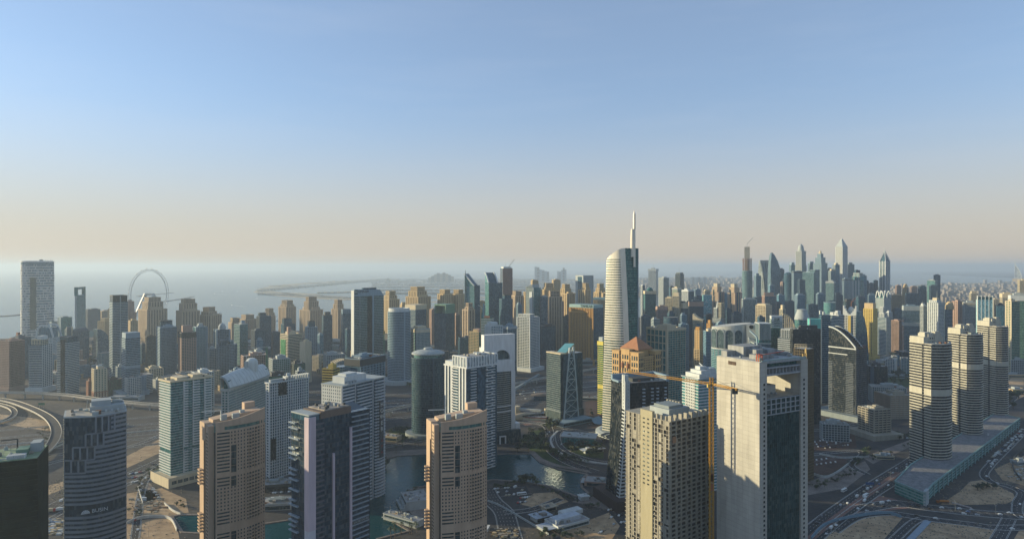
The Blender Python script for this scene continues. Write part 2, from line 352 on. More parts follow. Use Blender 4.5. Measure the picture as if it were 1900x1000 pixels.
def CYL(name,label,cat,xl,xr,top,d,wall,glass,st,fh=3.7,group=None,n=36,ry=1.0,podium=None,roof=True,strip=None,cap=None):
 """a round or oval tower"""
 xc=(xl+xr)/2;rr=(xr-xl)*d/F/2*math.cos(math.atan((xc-950)/F));z=zt(top,d)
 X=gx(xc,d);v=Vector((X,d));v=v*(1+rr/v.length)
 root=thing(name,label,cat,(v.x,v.y,0),-math.atan2(X,d),group)
 p=ell(rr,rr*ry,n);gm=glassm(glass,ph=fh)
 MB().prism(p,0,z).build('window_wall',gm,root)
 m=MB();wrap(m,p,0,z,st,fh);m.ring(offs(p,-.5),offs(p,.5),z,z+1.6);m.build('facade_frame',wallm(wall),root)
 MB().prism(offs(p,-.6),z,z+.4).build('roof_deck',wallm((.33,.31,.28),streak=False),root)
 if strip is not None:                        # a plain vertical strip up the wall at these angles
  m=MB()
  for s,wd in strip:
   a=R_(s);u=Vector((-math.sin(a),math.cos(a)));nn=Vector((math.cos(a),math.sin(a)));pp=nn*(rr*(1 if ry==1 else ry+(1-ry)*abs(math.cos(a))))-u*wd/2-nn*.6
   m.obox(pp,u,nn,wd,1.4,0,z+1.7)
  m.build('vertical_fin',wallm(wall),root)
 if podium:
  g,hp=podium;m=MB();m.ring(offs(p,.05),offs(p,g),0,hp);m.build('podium',wallm(wall),root)
 return dict(root=root,r=rr,z=z,d=d,p=p)
def JBR(label,xl,xc,xr,top,d,al=None,sh=14,cen=(.2,.75),wall=W.beige,crown=8,st=dict(bh=1.1,bp=.25,sp=8.5,pw=4.2,pp=1.1,fh=4)):
 """stepped beige apartment tower: two shoulders, a taller middle and an arcaded crown; sh, crown in photo rows"""
 tp=top+sh+crown
 o=T('apartment_tower',label,'tower',xl,xc,xr,tp,d,al,wall,G.bronze,st,b=None,group='beige stepped apartment towers by the sea',roof=False,fh=4.0,
          add=[('central_block',cen[0],cen[1],.12,.88,tp,top+crown,wall,G.bronze,st),
               ('crown_block',cen[0]+.08,cen[1]-.08,.2,.8,top+crown,top,wall,G.bronze,dict(bh=2.2,bp=.5,sp=4.4,pw=2.0,pp=.7,fh=9)),
               ('roof_block',.02,cen[0]-.02,.2,.8,tp,tp-sh*.28,wall,G.bronze,'none'),
               ('roof_block',cen[1]+.03,.97,.2,.8,tp,tp-sh*.35,wall,G.bronze,'none')] if sh>3 else
              [('crown_block',.15,.85,.15,.85,tp,top,wall,G.bronze,dict(bh=2.2,bp=.5,sp=4.4,pw=2.0,pp=.7,fh=9))])
 # dark recessed strips of windows and the coping
 a,b,z=o['a'],o['b'],o['z'];m=MB();m.ring(offs(o['p'],-.02),offs(o['p'],.9),z-1.5,z+1.2);m.build('coping',o['wm'],o['root'])
 return o
# ------------------------------------------------------------------ ground, sea, roads
LAND=groundm('dusty_ground',(.030,.035,.040),(.085,.08,.07),.012,c3=(.05,.053,.056),fine=.25)
SAND=groundm('sand',(.28,.205,.13),(.40,.305,.195),.02,fine=.12)
ASPH=groundm('asphalt',(.030,.035,.041),(.052,.056,.060),.03,fine=.3)
PAVE=groundm('paving',(.14,.13,.12),(.22,.20,.185),.05,fine=.6)
BRICK=groundm('red_paving',(.16,.095,.08),(.22,.14,.12),.05,fine=.6)
GRASS=groundm('lawn_green',(.025,.05,.02),(.055,.085,.03),.05,fine=.5)
KERB=wallm((.5,.49,.46))
def sheet(name,pts,m,z,kind='structure',h=None):
 mb=MB()
 if h:mb.prism(pts if area(pts)>0 else pts[::-1],z,z+h)
 else:mb.poly([(p[0],p[1],z) for p in (pts if area(pts)>0 else pts[::-1])])
 return struct(mb.build(name,m),kind)
def area(p):return sum(p[k-1][0]*p[k][1]-p[k][0]*p[k-1][1] for k in range(len(p)))
def smooth(pts,n=8):
 P=[pts[0]]+list(pts)+[pts[-1]];out=[]
 for i in range(1,len(P)-2):
  p0,p1,p2,p3=(Vector(q) for q in P[i-1:i+3])
  for k in range(n):
   t=k/n;out.append(.5*((2*p1)+(p2-p0)*t+(2*p0-5*p1+4*p2-p3)*t*t+(3*p1-p0-3*p2+p3)*t**3))
 out.append(Vector(P[-1]));return out
def gpl(pts,z=0):return [gp(x,y,z) for x,y in pts]
def side(pts,dist):
 """a line kept at a distance from a path"""
 out=[]
 for i,p in enumerate(pts):
  a=pts[max(0,i-1)];b=pts[min(len(pts)-1,i+1)];t=(b-a);t.z=0;t.normalize();out.append(p+Vector((t.y,-t.x,0))*dist)
 return out
def ribbon(mb,pts,o0,o1,z):
 A=side(pts,o0);B=side(pts,o1)
 for k in range(len(pts)-1):mb.quad((*A[k].xy,A[k].z+z),(*B[k].xy,B[k].z+z),(*B[k+1].xy,B[k+1].z+z),(*A[k+1].xy,A[k+1].z+z))
def wallstrip(mb,pts,o,w_,z0,z1):
 A=side(pts,o-w_/2);B=side(pts,o+w_/2)
 for k in range(len(pts)-1):
  i=len(mb.v);mb.v+=[(*q.xy,q.z+zz) for zz in (z0,z1) for q in (A[k],B[k],B[k+1],A[k+1])]
  mb.f+=[(i,i+1,i+5,i+4),(i+1,i+2,i+6,i+5),(i+2,i+3,i+7,i+6),(i+3,i,i+4,i+7),(i+4,i+5,i+6,i+7)]
ROADS=[]
MARK=wallm((.75,.74,.7),var=.25)
def along(pts,step,start=0.0):
 acc=-start;out=[]
 for a,b in zip(pts,pts[1:]):
  L=(b-a).length
  while acc<=L and L>0:
   if acc>=0:out.append((a.lerp(b,acc/L),(b-a).normalized()))
   acc+=step
  acc-=L
 return out
def road(pts,width,lanes=4,m=None,z=.06,kerb=True,world=False,name='road'):
 p=smooth(pts if world else gpl(pts));ROADS.append((p,width,lanes))
 mb=MB();ribbon(mb,p,-width/2,width/2,z);struct(mb.build(name,m or ASPH))
 mk=MB()
 for s in (-1,1):ribbon(mk,p,s*(width/2-.7)-.12,s*(width/2-.7)+.12,z+.03)
 for k in range(1,lanes):
  o=-width/2+.7+k*(width-1.4)/lanes
  for c,t in along(p,9.0):
   n=Vector((t.y,-t.x,0));a=c+n*(o-.11);b=c+n*(o+.11);e=t*3.5
   mk.quad(*[(*q.xy,q.z+z+.03) for q in (a,b,b+e,a+e)])
 struct(mk.build('road_marking',MARK))
 if kerb:
  mb=MB()
  for s in (-1,1):wallstrip(mb,p,s*(width/2+.2),.35,0,.16+z)
  struct(mb.build('kerb',KERB))
 return p
# ------------------------------------------------------------------ ground sheets
sheet('ground',[(-4000,-600),(9000,-600),(14000,9000),(30000,30000),(60000,56000),(17000,28000),(11500,14000),(7600,9400),(5400,7200),(3400,5600),(2300,4650),(1400,4000),(600,3350),(-500,2850),(-1000,2650),
   (-1250,2500),(-1900,2400),(-2050,2280),(-4000,2200)],LAND,0.0)
SEA=waterm('sea_water',(.012,.075,.105),.05,.5,.2)
sheet('sea',[(-60000,1000),(70000,1000),(70000,60000),(-60000,60000)],SEA,-1.5)
# islands far out: the crescent breakwater, the fronds and the trunk
ISL=groundm('island_sand',(.20,.20,.16),(.40,.36,.28),.004,c3=(.28,.26,.20),fine=.01)
def island(name,px,h=2.0):sheet(name,gpl(px),ISL,-1.6,h=h)
island('crescent_island',[(470,541.5),(480,536),(500,531),(530,527.5),(560,525),(600,523),(648,520.5),(700,518.6),(702,519.6),(650,522),(600,525.5),(560,528),(545,532),(520,534),(500,538),(512,541),(560,547),(640,553.5),(720,556),(720,557.5),(640,556.5),(570,552.5),(520,549),(490,546)])
island('breakwater_island',[(520,542.5),(560,543.5),(600,546.5),(575,549.5),(545,547.5)])
rnd=random.Random(31)
for k,(y,x0,x1) in enumerate([(519,760,1120),(521.5,770,1130),(524.5,680,1120),(528.5,700,1120),(533,720,1120),(538.5,690,1110),(545,735,1100),(552,760,1000),(560,780,1000),(569,800,930),(578,805,930)]):
 t=.55+.05*k;island('palm_frond_island',[(x0,y-t*.3),(x0+40,y-t),(x1-30,y-t*1.1),(x1,y-t*.2),(x1-40,y+t),(x0+30,y+t*.8)])
m=MB()                                                     # villas along the fronds: too many to count
for k in range(2600):
 x=rnd.uniform(690,1120);y=rnd.choice([519,521.5,524.5,528.5,533,538.5,545])+rnd.uniform(-.5,.5);p=gp(x,y);w_=rnd.uniform(8,22);m.box(p.x-w_,p.x+w_,p.y-10,p.y+10,.3,rnd.uniform(7,16))
for k in range(900):
 x=rnd.uniform(480,720);y=541-(x-470)*.09+rnd.uniform(-2,1.2) if rnd.random()<.6 else 546+(x-480)*.046+rnd.uniform(-.8,.5);p=gp(x,y);m.box(p.x-12,p.x+12,p.y-10,p.y+10,.3,rnd.uniform(6,14))
struct(m.build('island_villas',wallm((.52,.45,.36),var=.4,scale=.004)),'stuff')
m=MB()                                                     # the low inland city and coast suburbs, one distant mass
for k in range(5200):
 if rnd.random()<.55:x=rnd.uniform(1185,1420);y=rnd.uniform(521,552) if rnd.random()<.8 else rnd.uniform(516,522)
 else:x=rnd.uniform(1640,1900);y=rnd.uniform(534-(x-1640)*.045,565)
 p=gp(x,y);w_=rnd.uniform(6,14)*p.y/4800;m.box(p.x-w_,p.x+w_,p.y-w_,p.y+w_,0,rnd.uniform(6,20)*(3 if rnd.random()<.06 else 1))
struct(m.build('distant_city',wallm((.24,.21,.18),var=.5,scale=.002)),'stuff')
m=MB()
for k in range(2600):                                       # far suburb greenery
 x=rnd.uniform(1600,1900);y=rnd.uniform(532-(x-1640)*.04,570);p=gp(x,y);r=rnd.uniform(6,18)
 for j in range(3):q=Vector((rnd.uniform(-r,r),rnd.uniform(-r,r),0));m.lathe([(r*.6,.5),(r*.8,4),(r*.3,9)],5,p.x+q.x,p.y+q.y)
struct(m.build('far_vegetation',leafm((.035,.06,.03))),'stuff')
# lake and canals, with raised quays
LAKE=waterm('lake_water',(.004,.050,.062),.25,.35,.12)
lake1=[(560,1010),(640,930),(690,872),(715,852),(735,846),(800,842),(905,843),(985,842),(1003,858),(1035,870),(1075,877),(1090,880),(1078,890),(1080,905),(1092,915),(1070,921),(1019,902),(960,893),(915,890),(860,900),(800,900),(770,905),(752,915),(745,930),(755,943),(717,960),(760,985),(700,1000),(690,1040),(560,1060)]
lake2=[(318,958),(335,955),(372,955),(420,975),(420,992),(338,988)];lake3=[(455,965),(488,972),(548,963),(560,1010),(470,1020)]
for L_ in (lake1,lake2,lake3):
 q=gpl(L_);sheet('lake',q,LAKE,.03);c=q+[q[0]];mb=MB();wallstrip(mb,c,0,3.2,0,.9);struct(mb.build('quay',PAVE))
# plots
for nm,mt,px,z in [('sand_lot',SAND,[(235,915),(300,905),(345,925),(350,950),(318,956),(235,962)],.02),('sand_lot',SAND,[(235,968),(312,958),(330,985),(335,1010),(235,1010)],.02),('sand_lot',SAND,[(235,846),(300,812),(300,838),(235,868)],.02),('sand_lot',SAND,[(60,908),(121,892),(121,905),(60,930)],.02),
 ('sand_lot',SAND,[(60,775),(92,782),(96,800),(60,795),(0,785),(0,768)],.02),('sand_lot',SAND,[(1745,935),(1780,912),(1800,893),(1822,890),(1850,900),(1880,915),(1884,925),(1868,934),(1800,936)],.02),('sand_lot',SAND,[(1845,870),(1900,845),(1900,900),(1860,890)],.02),
 ('sand_lot',SAND,[(1520,1000),(1570,958),(1640,952),(1675,960),(1640,1000),(1580,1020)],.02),('sand_lot',SAND,[(1690,1010),(1720,968),(1850,975),(1845,1000),(1830,1020)],.02),('sand_lot',SAND,[(1875,1010),(1890,985),(1920,975),(1920,1020)],.02),('sand_lot',SAND,[(1870,705),(1900,690),(1900,735),(1880,745)],.02),
 ('sand_lot',SAND,[(990,915),(1030,912),(1055,930),(1010,945),(965,935)],.02),('sand_lot',SAND,[(1040,985),(1130,950),(1150,975),(1130,1010),(1040,1010)],.02),('parking_lot',ASPH,[(905,905),(975,900),(985,918),(905,932)],.02),('parking_lot',groundm('brown_asphalt',(.05,.035,.03),(.09,.06,.05),.05),[(1495,822),(1585,800),(1590,830),(1500,838)],.02),
 ('parking_lot',groundm('brown_asphalt',(.05,.035,.03),(.09,.06,.05),.05),[(1495,855),(1560,843),(1575,858),(1530,885),(1495,875)],.02),('plaza',PAVE,[(1110,918),(1150,895),(1150,950),(1060,930)],.02),('plaza',PAVE,[(1495,895),(1605,855),(1615,870),(1570,905),(1500,918)],.02),('plaza',PAVE,[(745,930),(755,912),(775,905),(815,905),(815,985),(770,960),(755,943)],.02),('plaza',PAVE,[(700,858),(720,850),(800,842),(800,832),(700,838)],.02),('plaza',PAVE,[(1600,848),(1690,815),(1690,828),(1620,860)],.02),
 ('plaza',BRICK,[(1565,960),(1610,915),(1660,925),(1700,940),(1640,948)],.02),('plaza',BRICK,[(955,775),(1015,762),(1025,775),(975,790)],.02),('parking_lot',groundm('brown_asphalt',(.05,.035,.03),(.09,.06,.05),.05),[(1085,745),(1125,735),(1130,790),(1090,795)],.02),
 ('lawn',GRASS,[(985,800),(1010,795),(1010,830),(1040,860),(1080,870),(1085,876),(1035,868),(1000,850),(980,830)],.02),('lawn',GRASS,[(1035,830),(1060,820),(1120,835),(1120,850),(1060,845)],.02),('lawn',GRASS,[(272,880),(290,870),(298,885),(280,890)],.02),('lawn',GRASS,[(720,800),(760,795),(765,812),(725,818)],.02),('lawn',GRASS,[(1640,735),(1690,715),(1690,700),(1640,690),(1600,700),(1610,725)],.02),('lawn',GRASS,[(1575,870),(1600,830),(1615,838),(1590,862)],.02),('parking_lot',ASPH,[(395,905),(490,905),(490,960),(372,955)],.015),('lawn',GRASS,[(1795,650),(1900,640),(1900,665),(1800,672)],.02),
 ('plaza',PAVE,[(250,880),(265,878),(300,925),(270,930)],.02)]:sheet(nm,gpl(px),mt,z)
# ------------------------------------------------------------------ roads
hv=Vector((722,361,0)).normalized();h0=gp(265,800);hn=Vector((hv.y,-hv.x,0))
def hway(off,width,lanes,L0=-900,L1=2600):return road([h0+hn*off+hv*t for t in (L0,0,600,1200,L1)],width,lanes,world=True,z=.08)
hway(-14,24,6);hway(14,24,6);hway(52,10,3);hway(-52,10,3);hway(95,12,3);hway(-110,8,2)
m=MB();p=smooth([h0+hv*t for t in (-900,0,600,1200,2600)]);wallstrip(m,p,0,1.0,0,1.1);struct(m.build('median_barrier',KERB))
road([(60,960),(121,928),(240,880),(300,853),(330,838),(420,800)],16,4,z=.10);road([(60,985),(120,948),(240,897),(290,868),(312,852)],7,2,z=.11)
road([(60,870),(121,852),(240,828),(300,806)],9,2,z=.10)
road([(250,1000),(262,915),(275,885),(300,878)],8,2);road([(960,1040),(945,985),(935,950),(915,930),(905,915),(903,905)],22,6);road([(935,950),(985,945),(1040,925)],10,2,z=.09)
rA=road([(1480,1005),(1530,962),(1600,912),(1650,880),(1690,855),(1740,820)],15,4,z=.07);rB=road([(1498,1018),(1548,972),(1618,920),(1660,894)],10,3,z=.09);mb=MB();q=smooth(gpl([(1490,1012),(1540,968),(1610,917),(1668,876)]));ribbon(mb,q,-4,4,.12);struct(mb.build('median_paving',BRICK))
rC=road([(1590,945),(1660,934),(1720,941),(1800,950),(1900,958),(1960,962)],20,5,z=.10);rD=road([(1545,985),(1590,958),(1650,952),(1720,962),(1800,972),(1845,978),(1900,978),(1960,978)],13,3,z=.12)
rE=road([(1960,980),(1895,958),(1888,935),(1896,915),(1872,902),(1838,893),(1826,880),(1838,862),(1868,832),(1900,800)],10,2,z=.14);rF=road([(1840,1020),(1860,985),(1872,962)],12,3,z=.13);road([(1640,1020),(1690,972),(1712,962)],9,2,z=.11)
rG=road([(1105,875),(1060,860),(1030,843),(1017,825),(1020,805),(1010,788),(960,780),(930,770)],14,3,z=.08);rH=road([(1140,860),(1085,850),(1045,832),(1035,812),(1040,800),(1060,795)],8,2,z=.1)
road([(1140,812),(1080,800),(1030,792),(960,785),(700,832)],9,2,z=.06);road([(1490,800),(1560,792),(1640,770),(1690,745),(1760,715)],9,2,z=.06);road([(1495,845),(1580,836),(1600,842),(1580,862),(1610,880)],8,2,z=.075)
road([(300,742),(420,740),(560,735),(700,715),(830,690),(980,655)],14,3,z=.05);road([(560,730),(700,700),(640,660),(560,640)],9,2,z=.05);road([(1640,640),(1700,700),(1900,640)],10,2,z=.05);road([(1860,760),(1900,720)],10,2,z=.05);road([(380,735),(400,690),(380,660),(300,650),(180,665)],9,2,z=.045)
# pale curb walls of the lakeside promenade
mb=MB();q=smooth(gpl([(985,838),(1003,853),(1035,865),(1075,872),(1092,876)]));ribbon(mb,q,-5,4,.95);struct(mb.build('promenade',PAVE))
mb=MB();q=smooth(gpl([(1035,800),(1022,815),(1028,832),(1050,846),(1090,857),(1135,862)]));wallstrip(mb,q,0,3,0,1.6);tag(mb.build('retaining_wall',KERB),'pale curving retaining wall along the lakeside road','wall')
# ------------------------------------------------------------------ bridges: viaduct and loop ramp
def viaduct(name,label,px,zd,width,par=1.3,step=42,curved=False):
 pts=smooth([gp(x,y,zd) for x,y in px],10);c=pts[len(pts)//2];o=thing(name,label,'bridge',(c.x,c.y,0));P=[Vector((p.x-c.x,p.y-c.y,0)) for p in pts]
 m=MB();wallstrip(m,P,0,width,zd-1.6,zd);m.build('deck',wallm((.42,.40,.37)),o);m=MB();ribbon(m,P,-width/2+.5,width/2-.5,zd+.04);m.build('carriageway',ASPH,o)
 for s_ in (-1,1):m=MB();wallstrip(m,P,s_*(width/2-.2),.5,zd+.01,zd+par);m.build('parapet',wallm((.55,.51,.44)),o)
 for p,t in along(P,step,8):m=MB();n=Vector((t.y,-t.x,0));m.beam((p.x,p.y,0),(p.x,p.y,zd-3),2.4);m.beam(tuple((p+n*width*.38).xy)+(zd-2.3,),tuple((p-n*width*.38).xy)+(zd-2.3,),2.0,1.4);m.build('pier',wallm((.45,.43,.39)),o)
 ROADS.append(([p+Vector((0,0,zd)) for p in pts],width,2));return o
viaduct('flyover','long grey flyover on single piers crossing below the banded towers',[(-60,728),(40,728),(120,732),(200,742),(300,751),(420,755),(560,752)],12,11)
viaduct('loop_ramp','pale-edged curving loop ramp sweeping round in front of the flyover',[(-60,735),(10,742),(55,756),(88,773),(103,792),(102,812),(88,832),(60,852),(20,870)],7,14)
viaduct('loop_ramp','small inner loop ramp curling beside the sandy patch',[(-40,742),(0,750),(22,758),(26,768),(12,778),(-20,786)],3.5,9)
viaduct('metro_viaduct','straight grey metro viaduct running along the highway',[(500,815),(640,782),(760,752),(900,722),(1050,693),(1200,668),(1400,640)],11,9)
viaduct('flyover','low ramp beside the netted building joining the diagonal road',[(40,848),(80,836),(121,820),(180,800),(235,786)],2.5,9)
# pedestrian bridges and the shell-shaped station
c=gp(985,775);o=thing('metro_station','golden shell-roofed metro station with an elbow-shaped footbridge','station',(c.x,c.y,0),R_(25));m=MB();n=14
for k in range(n):
 t0,t1=k/n,(k+1)/n
 for j in range(8):
  a0,a1=math.pi*j/8,math.pi*(j+1)/8;r0,r1=10.5*math.sin(math.pi*(.12+.80*t0)),10.5*math.sin(math.pi*(.12+.80*t1));m.quad(*[(-46+70*t,r*math.cos(a),1+r*.95*math.sin(a)) for t,r,a in ((t0,r0,a0),(t1,r1,a0),(t1,r1,a1),(t0,r0,a1))])
m.build('shell_roof',wallm((.34,.26,.15),rough=.35,spec=.7),o);MB().box(-20,34,-9,4,0,8).build('glass_hall',glassm(G.black),o);m=MB();m.path([(24,6,9),(-10,40,9)],5,4);m.build('footbridge',wallm(W.lgrey),o);MB().box(-14,-4,34,46,0,14).build('stair_tower',wallm(W.cream),o);MB().box(30,40,-2,6,0,13).build('stair_tower',wallm(W.cream),o)
c=gp(1018,742);o2=thing('metro_station','second brown shell roof of the station across the highway','station',(c.x,c.y,0),R_(0));m=MB()
for k in range(n):
 t0,t1=k/n,(k+1)/n
 for j in range(8):a0,a1=math.pi*j/8,math.pi*(j+1)/8;r0,r1=8*math.sin(math.pi*(.12+.80*t0)),8*math.sin(math.pi*(.12+.80*t1));m.quad(*[(-36+60*t,r*math.cos(a),9+r*.8*math.sin(a)) for t,r,a in ((t0,r0,a0),(t1,r1,a0),(t1,r1,a1),(t0,r0,a1))])
m.build('shell_roof',wallm((.22,.17,.13),rough=.4),o2);MB().box(-30,22,-6,6,0,9).build('platform_hall',glassm(G.navy),o2)
MB_=gp(905,752,12);o=thing('footbridge','enclosed grey footbridge over the highway by the arch-topped tower','bridge',(MB_.x,MB_.y,0));e=gp(1000,695,12)-MB_;m=MB();m.beam((0,0,12),(e.x,e.y,12),5,4.5);m.build('tube',wallm(W.grey),o)
for t in (.2,.5,.8):MB().beam((e.x*t,e.y*t,0),(e.x*t,e.y*t,9.7),2).build('pier',wallm(W.grey),o)
# ------------------------------------------------------------------ towers along the shore and the marina (photo columns, roof row, distance)
OT,RT,AB='office_tower','residential_tower','apartment_block'
# --- far west end
T(RT,'pinkish apartment tower with square windows at the very edge of the view above the flyover','tower',-4,17,46,634,1370,wall=W.pink,glass=G.bronze,f='punch',r='gridf',podium=(4,9),capm=None)
T(OT,'dark blue tower hidden behind the pinkish apartment tower, rusty crane frame on its roof','tower',20,34,58,628,1520,wall=W.blue,glass=G.navy,f='line',r='line',add=[('crane_frame',.2,.4,.3,.5,628,618,W.terra,G.bronze,'none')])
T(RT,'pale banded apartment tower with stepped roof next to the pinkish tower','tower',54,78,97,640,1365,wall=W.white,glass=G.navy,f='band',r='gridw',podium=(5,10),add=[('penthouse',.1,.75,.12,.9,640,631,W.cream,G.navy,'gridw'),('plant_block',.4,.8,.25,.8,631,624,W.white,G.navy,'none')],roof=False)
o=T(RT,'pale banded apartment tower split by one dark glass strip, beside the flyover','tower',106,125,147,634,1340,wall=W.white,glass=G.navy,f='band',r='band',add=[('crown_block',.15,.95,.1,.9,634,626,W.blue,G.navy,'line')],roof=False)
MB().box(-o['a']*.12,o['a']*.28,-o['b']/2-1.2,-o['b']/2+.2,0,o['z']+4).build('glass_strip',glassm(G.black),o['root'])
o=T('hotel_building','white arched apartment block with chamfered roof frame below the giant slotted tower','building',65,97,116,626,1720,wall=W.white,glass=G.blue,f='gridw',r='gridw',roof=False)
a,b,z=o['a'],o['b'],o['z'];hh=zt(604,1720)-z
MB().prism([(-a/2,0),(a/2,0),(a/2,1),(-a/2,1)],z,z+.1).build('roof_deck',o['wm'],o['root'])
for yy in (-b*.42,b*.35):
 m=MB()
 for k,(x0,z0_,x1,z1_) in enumerate([(-.5,0,-.36,.75),(-.36,.75,-.2,1),(-.2,1,.2,1),(.2,1,.36,.75),(.36,.75,.5,0)]):m.beam((a*x0,yy,z+hh*z0_),(a*x1,yy,z+hh*z1_),3,4)
 m.build('roof_arch',o['wm'],o['root'])
m=MB().box(-a*.34,a*.34,-b*.38,b*.32,z,z+hh*.8);m.build('attic_block',o['gm'],o['root'])
T(OT,'green glass tower low behind the arched white block','tower',108,113,133,590,1950,wall=W.lblue,glass=G.lteal,f='grid',r='glass',corner=2.5)
o=T('hotel_building','long low pale hotel with sweeping roof lines near the sea','hotel',92,96,134,596,2250,wall=W.lgrey,glass=G.blue,f='band',r='band',b=30,roof=False)
a,b,z=o['a'],o['b'],o['z'];m=MB()
for k,(h0,h1) in enumerate([(2,9),(8,16),(15,21)]):m.poly([(-a/2-3,-b/2+k*8,z+h0),(a/2+45,-b/2+k*8+4,z+h1),(a/2+45,-b/2+k*8+14,z+h1),(-a/2-3,-b/2+k*8+10,z+h0)])
m.build('curved_roof',o['wm'],o['root'])
o=T(OT,'slim green glass tower with an open portal frame on top','tower',139,142,159,549,1930,20,wall=W.lblue,glass=G.teal,f='none',r='glass',roof=False)
a,b,z=o['a'],o['b'],o['z'];zt_=zt(533,1930);m=MB()
m.box(-a*.1,a*.5,b*-.3,b*.3,z,z+2);m.build('roof_deck',o['wm'],o['root']);b2=b/2
m=MB();m.box(a/2-8,a/2-.05,-b2+5,-b2+12,z,zt_);m.box(a/2-8,a/2-.05,b2-8,b2,z,zt_);m.box(a/2-8,a/2-.05,-b2+12,b2-8,zt_-7,zt_ );m.build('portal_frame',glassm(G.teal),o['root'])
MB().box(-a/2,a/2,-b/2-.4,-b/2,0,z).build('end_wall',wallm(W.lgrey),o['root'])
o=CYL(OT,'dark blue block with a curved crown and one pale fin near the marina','tower',134,166,616,1800,W.blue,G.navy,'line',ry=.6);m=MB();m.box(-o['r']-2,-o['r']+2,-2,2,0,o['z']+14);m.build('fin',wallm(W.cream),o['root'])
m=MB();m.lathe([(o['r']*.98,o['z']+.5),(o['r']*.9,o['z']+6),(o['r']*.6,o['z']+11)],30,sy=.6);m.build('curved_crown',wallm(W.blue),o['root'])
T(OT,'narrow dark tower in front of the curved-crown block','tower',154,158,164,628,1700,wall=W.blue,glass=G.navy,f='pier',r='line')
# sail-shaped block
o=T(OT,'dark blue office block with a bowed sail-shaped side, pale banded nose','building',171,181,202,632,1828,wall=W.lblue,glass=G.navy,f='band',r='line',roof=False)
a,b,z=o['a'],o['b'],o['z'];z1=zt(611,1828);m=MB();n=10
for k in range(n):
 t0,t1=k/n,(k+1)/n;f0,f1=(1-t0**2*.75),(1-t1**2*.75)
 m.box(-a*.3,a/2,-b/2+b*t0*.96,-b/2+b*t1*.96,z,z+(z1-z)*f0)
m.build('sail_roof',glassm(G.navy),o['root'])
T('low_block','low dark blue slab building by the water left of the sea view','building',159,163,186,575,2700,wall=W.blue,glass=G.navy,f='pier',r='pier');
T('low_block','pale low block beside the dark slab near the beach','building',186,189,206,578,2800,wall=W.beige,glass=G.bronze,f='grid',r='grid')
T(AB,'sunny yellow-beige low apartment block partly behind the tall dark banded tower','building',181,194,208,597,2150,wall=W.sand,glass=G.bronze,f='punchw',r='punchw',add=[('roof_block',.2,.8,.2,.8,597,591,W.sand,G.bronze,'none')])
T(AB,'narrow beige slab behind the tall dark banded tower','building',200,203,210,574,2250,wall=W.sand,glass=G.bronze,f='punchw',r='punchw')
o=T(RT,'tall dark blue tower with pale floor bands and dark crown beside the big wheel','tower',203,209,237,560,1540,wall=W.lgrey,glass=G.navy,f='band',r='band',add=[('crown_block',.02,.98,.02,.98,560,549,W.dgrey,G.black,'line')],roof=False)
MB().box(o['a']/2-.1,o['a']/2+1.6,-.6,.6,0,o['z']+13).build('centre_fin',o['wm'],o['root'])
T(AB,'pinkish slab apartment tower just behind the tall dark banded tower','building',234,238,249,560,2250,wall=W.pink,glass=G.bronze,f='punchw',r='punchw',add=[('wing',.5,1.4,.3,1.2,None,580,W.pink,G.bronze,'punchw')])
T(OT,'blue-grey office tower with plain top band beside the low beige block','tower',226,233,260,628,1330,wall=W.lblue,glass=G.navy,f='bandw',r='band',podium=(14,8),add=[('crown_block',0.01,.99,.01,.99,628,618,W.lblue,G.navy,'none'),('refuge_band',-.005,1.006,-.004,1.004,684,680,W.lblue,G.navy,'none')],roof=True)
T(AB,'cream apartment block with terracotta base and green window bays near the flyover','building',170,175,199,686,1310,wall=W.cream,glass=G.green,f='gridw',r='pierw',add=[('roof_block',.3,.7,.3,.7,686,680,W.white,G.dark,'none'),('base_block',-.03,1.03,-.03,1.03,None,728,W.terra,G.bronze,'grid')])
T('low_block','small terracotta building beside the cream block with green bays','building',160,164,172,708,1325,wall=W.terra,glass=G.bronze,f='punch',r='punch')
T('low_block','dark green glass low block under the blue-grey office tower','building',198,202,228,706,1345,wall=W.dgrey,glass=G.green,f='grid',r='gridf')
T('low_block','pale low annex with flat roof in the gap behind the blue-grey office tower','building',214,218,232,682,1460,wall=W.lgrey,glass=G.blue,f='grid',r='grid')
T('low_block','cream low building with a framed dark entrance and sunken roof','building',268,276,303,686,1450,wall=W.cream,glass=G.dark,f='gridw',r='gridw')
T('low_block','small pale villa-like block by the roundabout','building',283,289,300,706,1400,wall=W.white,glass=G.dark,f='punch',r='punch')
JBR('beige stepped tower standing in front of the big wheel',257,273,310,553,2150,cen=(.16,.8))
T(OT,'dark grey short block in front of the wheel tower','building',270,272,291,626,1680,wall=W.dgrey,glass=G.navy,f='gridf',r='gridf')
o=T(RT,'grey-blue gridded apartment tower with dark roof dome, pale zigzag corner','tower',290,297,328,609,1500,wall=W.lblue,glass=G.navy,f='bandw',r='gridf')
o=CYL(OT,'dark rounded tower top showing above the grey-blue gridded tower','tower',296,320,596,1680,W.dgrey,G.navy,'line',ry=.8)
JBR('broad beige stepped tower left of its near twin, sea behind its roof',327,337,371,556,2200,cen=(.15,.84))
o=T(OT,'brown-pink ribbed tower with black top floors and a sunlit roof slab','tower',331,337,364,627,1480,wall=W.pink,glass=G.dark,f='gridw',r='gridw',add=[('black_storey',-.02,1.02,-.02,1.02,627,618,W.dgrey,G.black,'line'),('roof_slab',.3,.62,.15,.8,618,605,W.pink,G.dark,'none')],roof=False)
JBR('beige stepped tower with a lower shoulder toward the open sea',370,392,411,571,2250,sh=6,cen=(.05,.7))
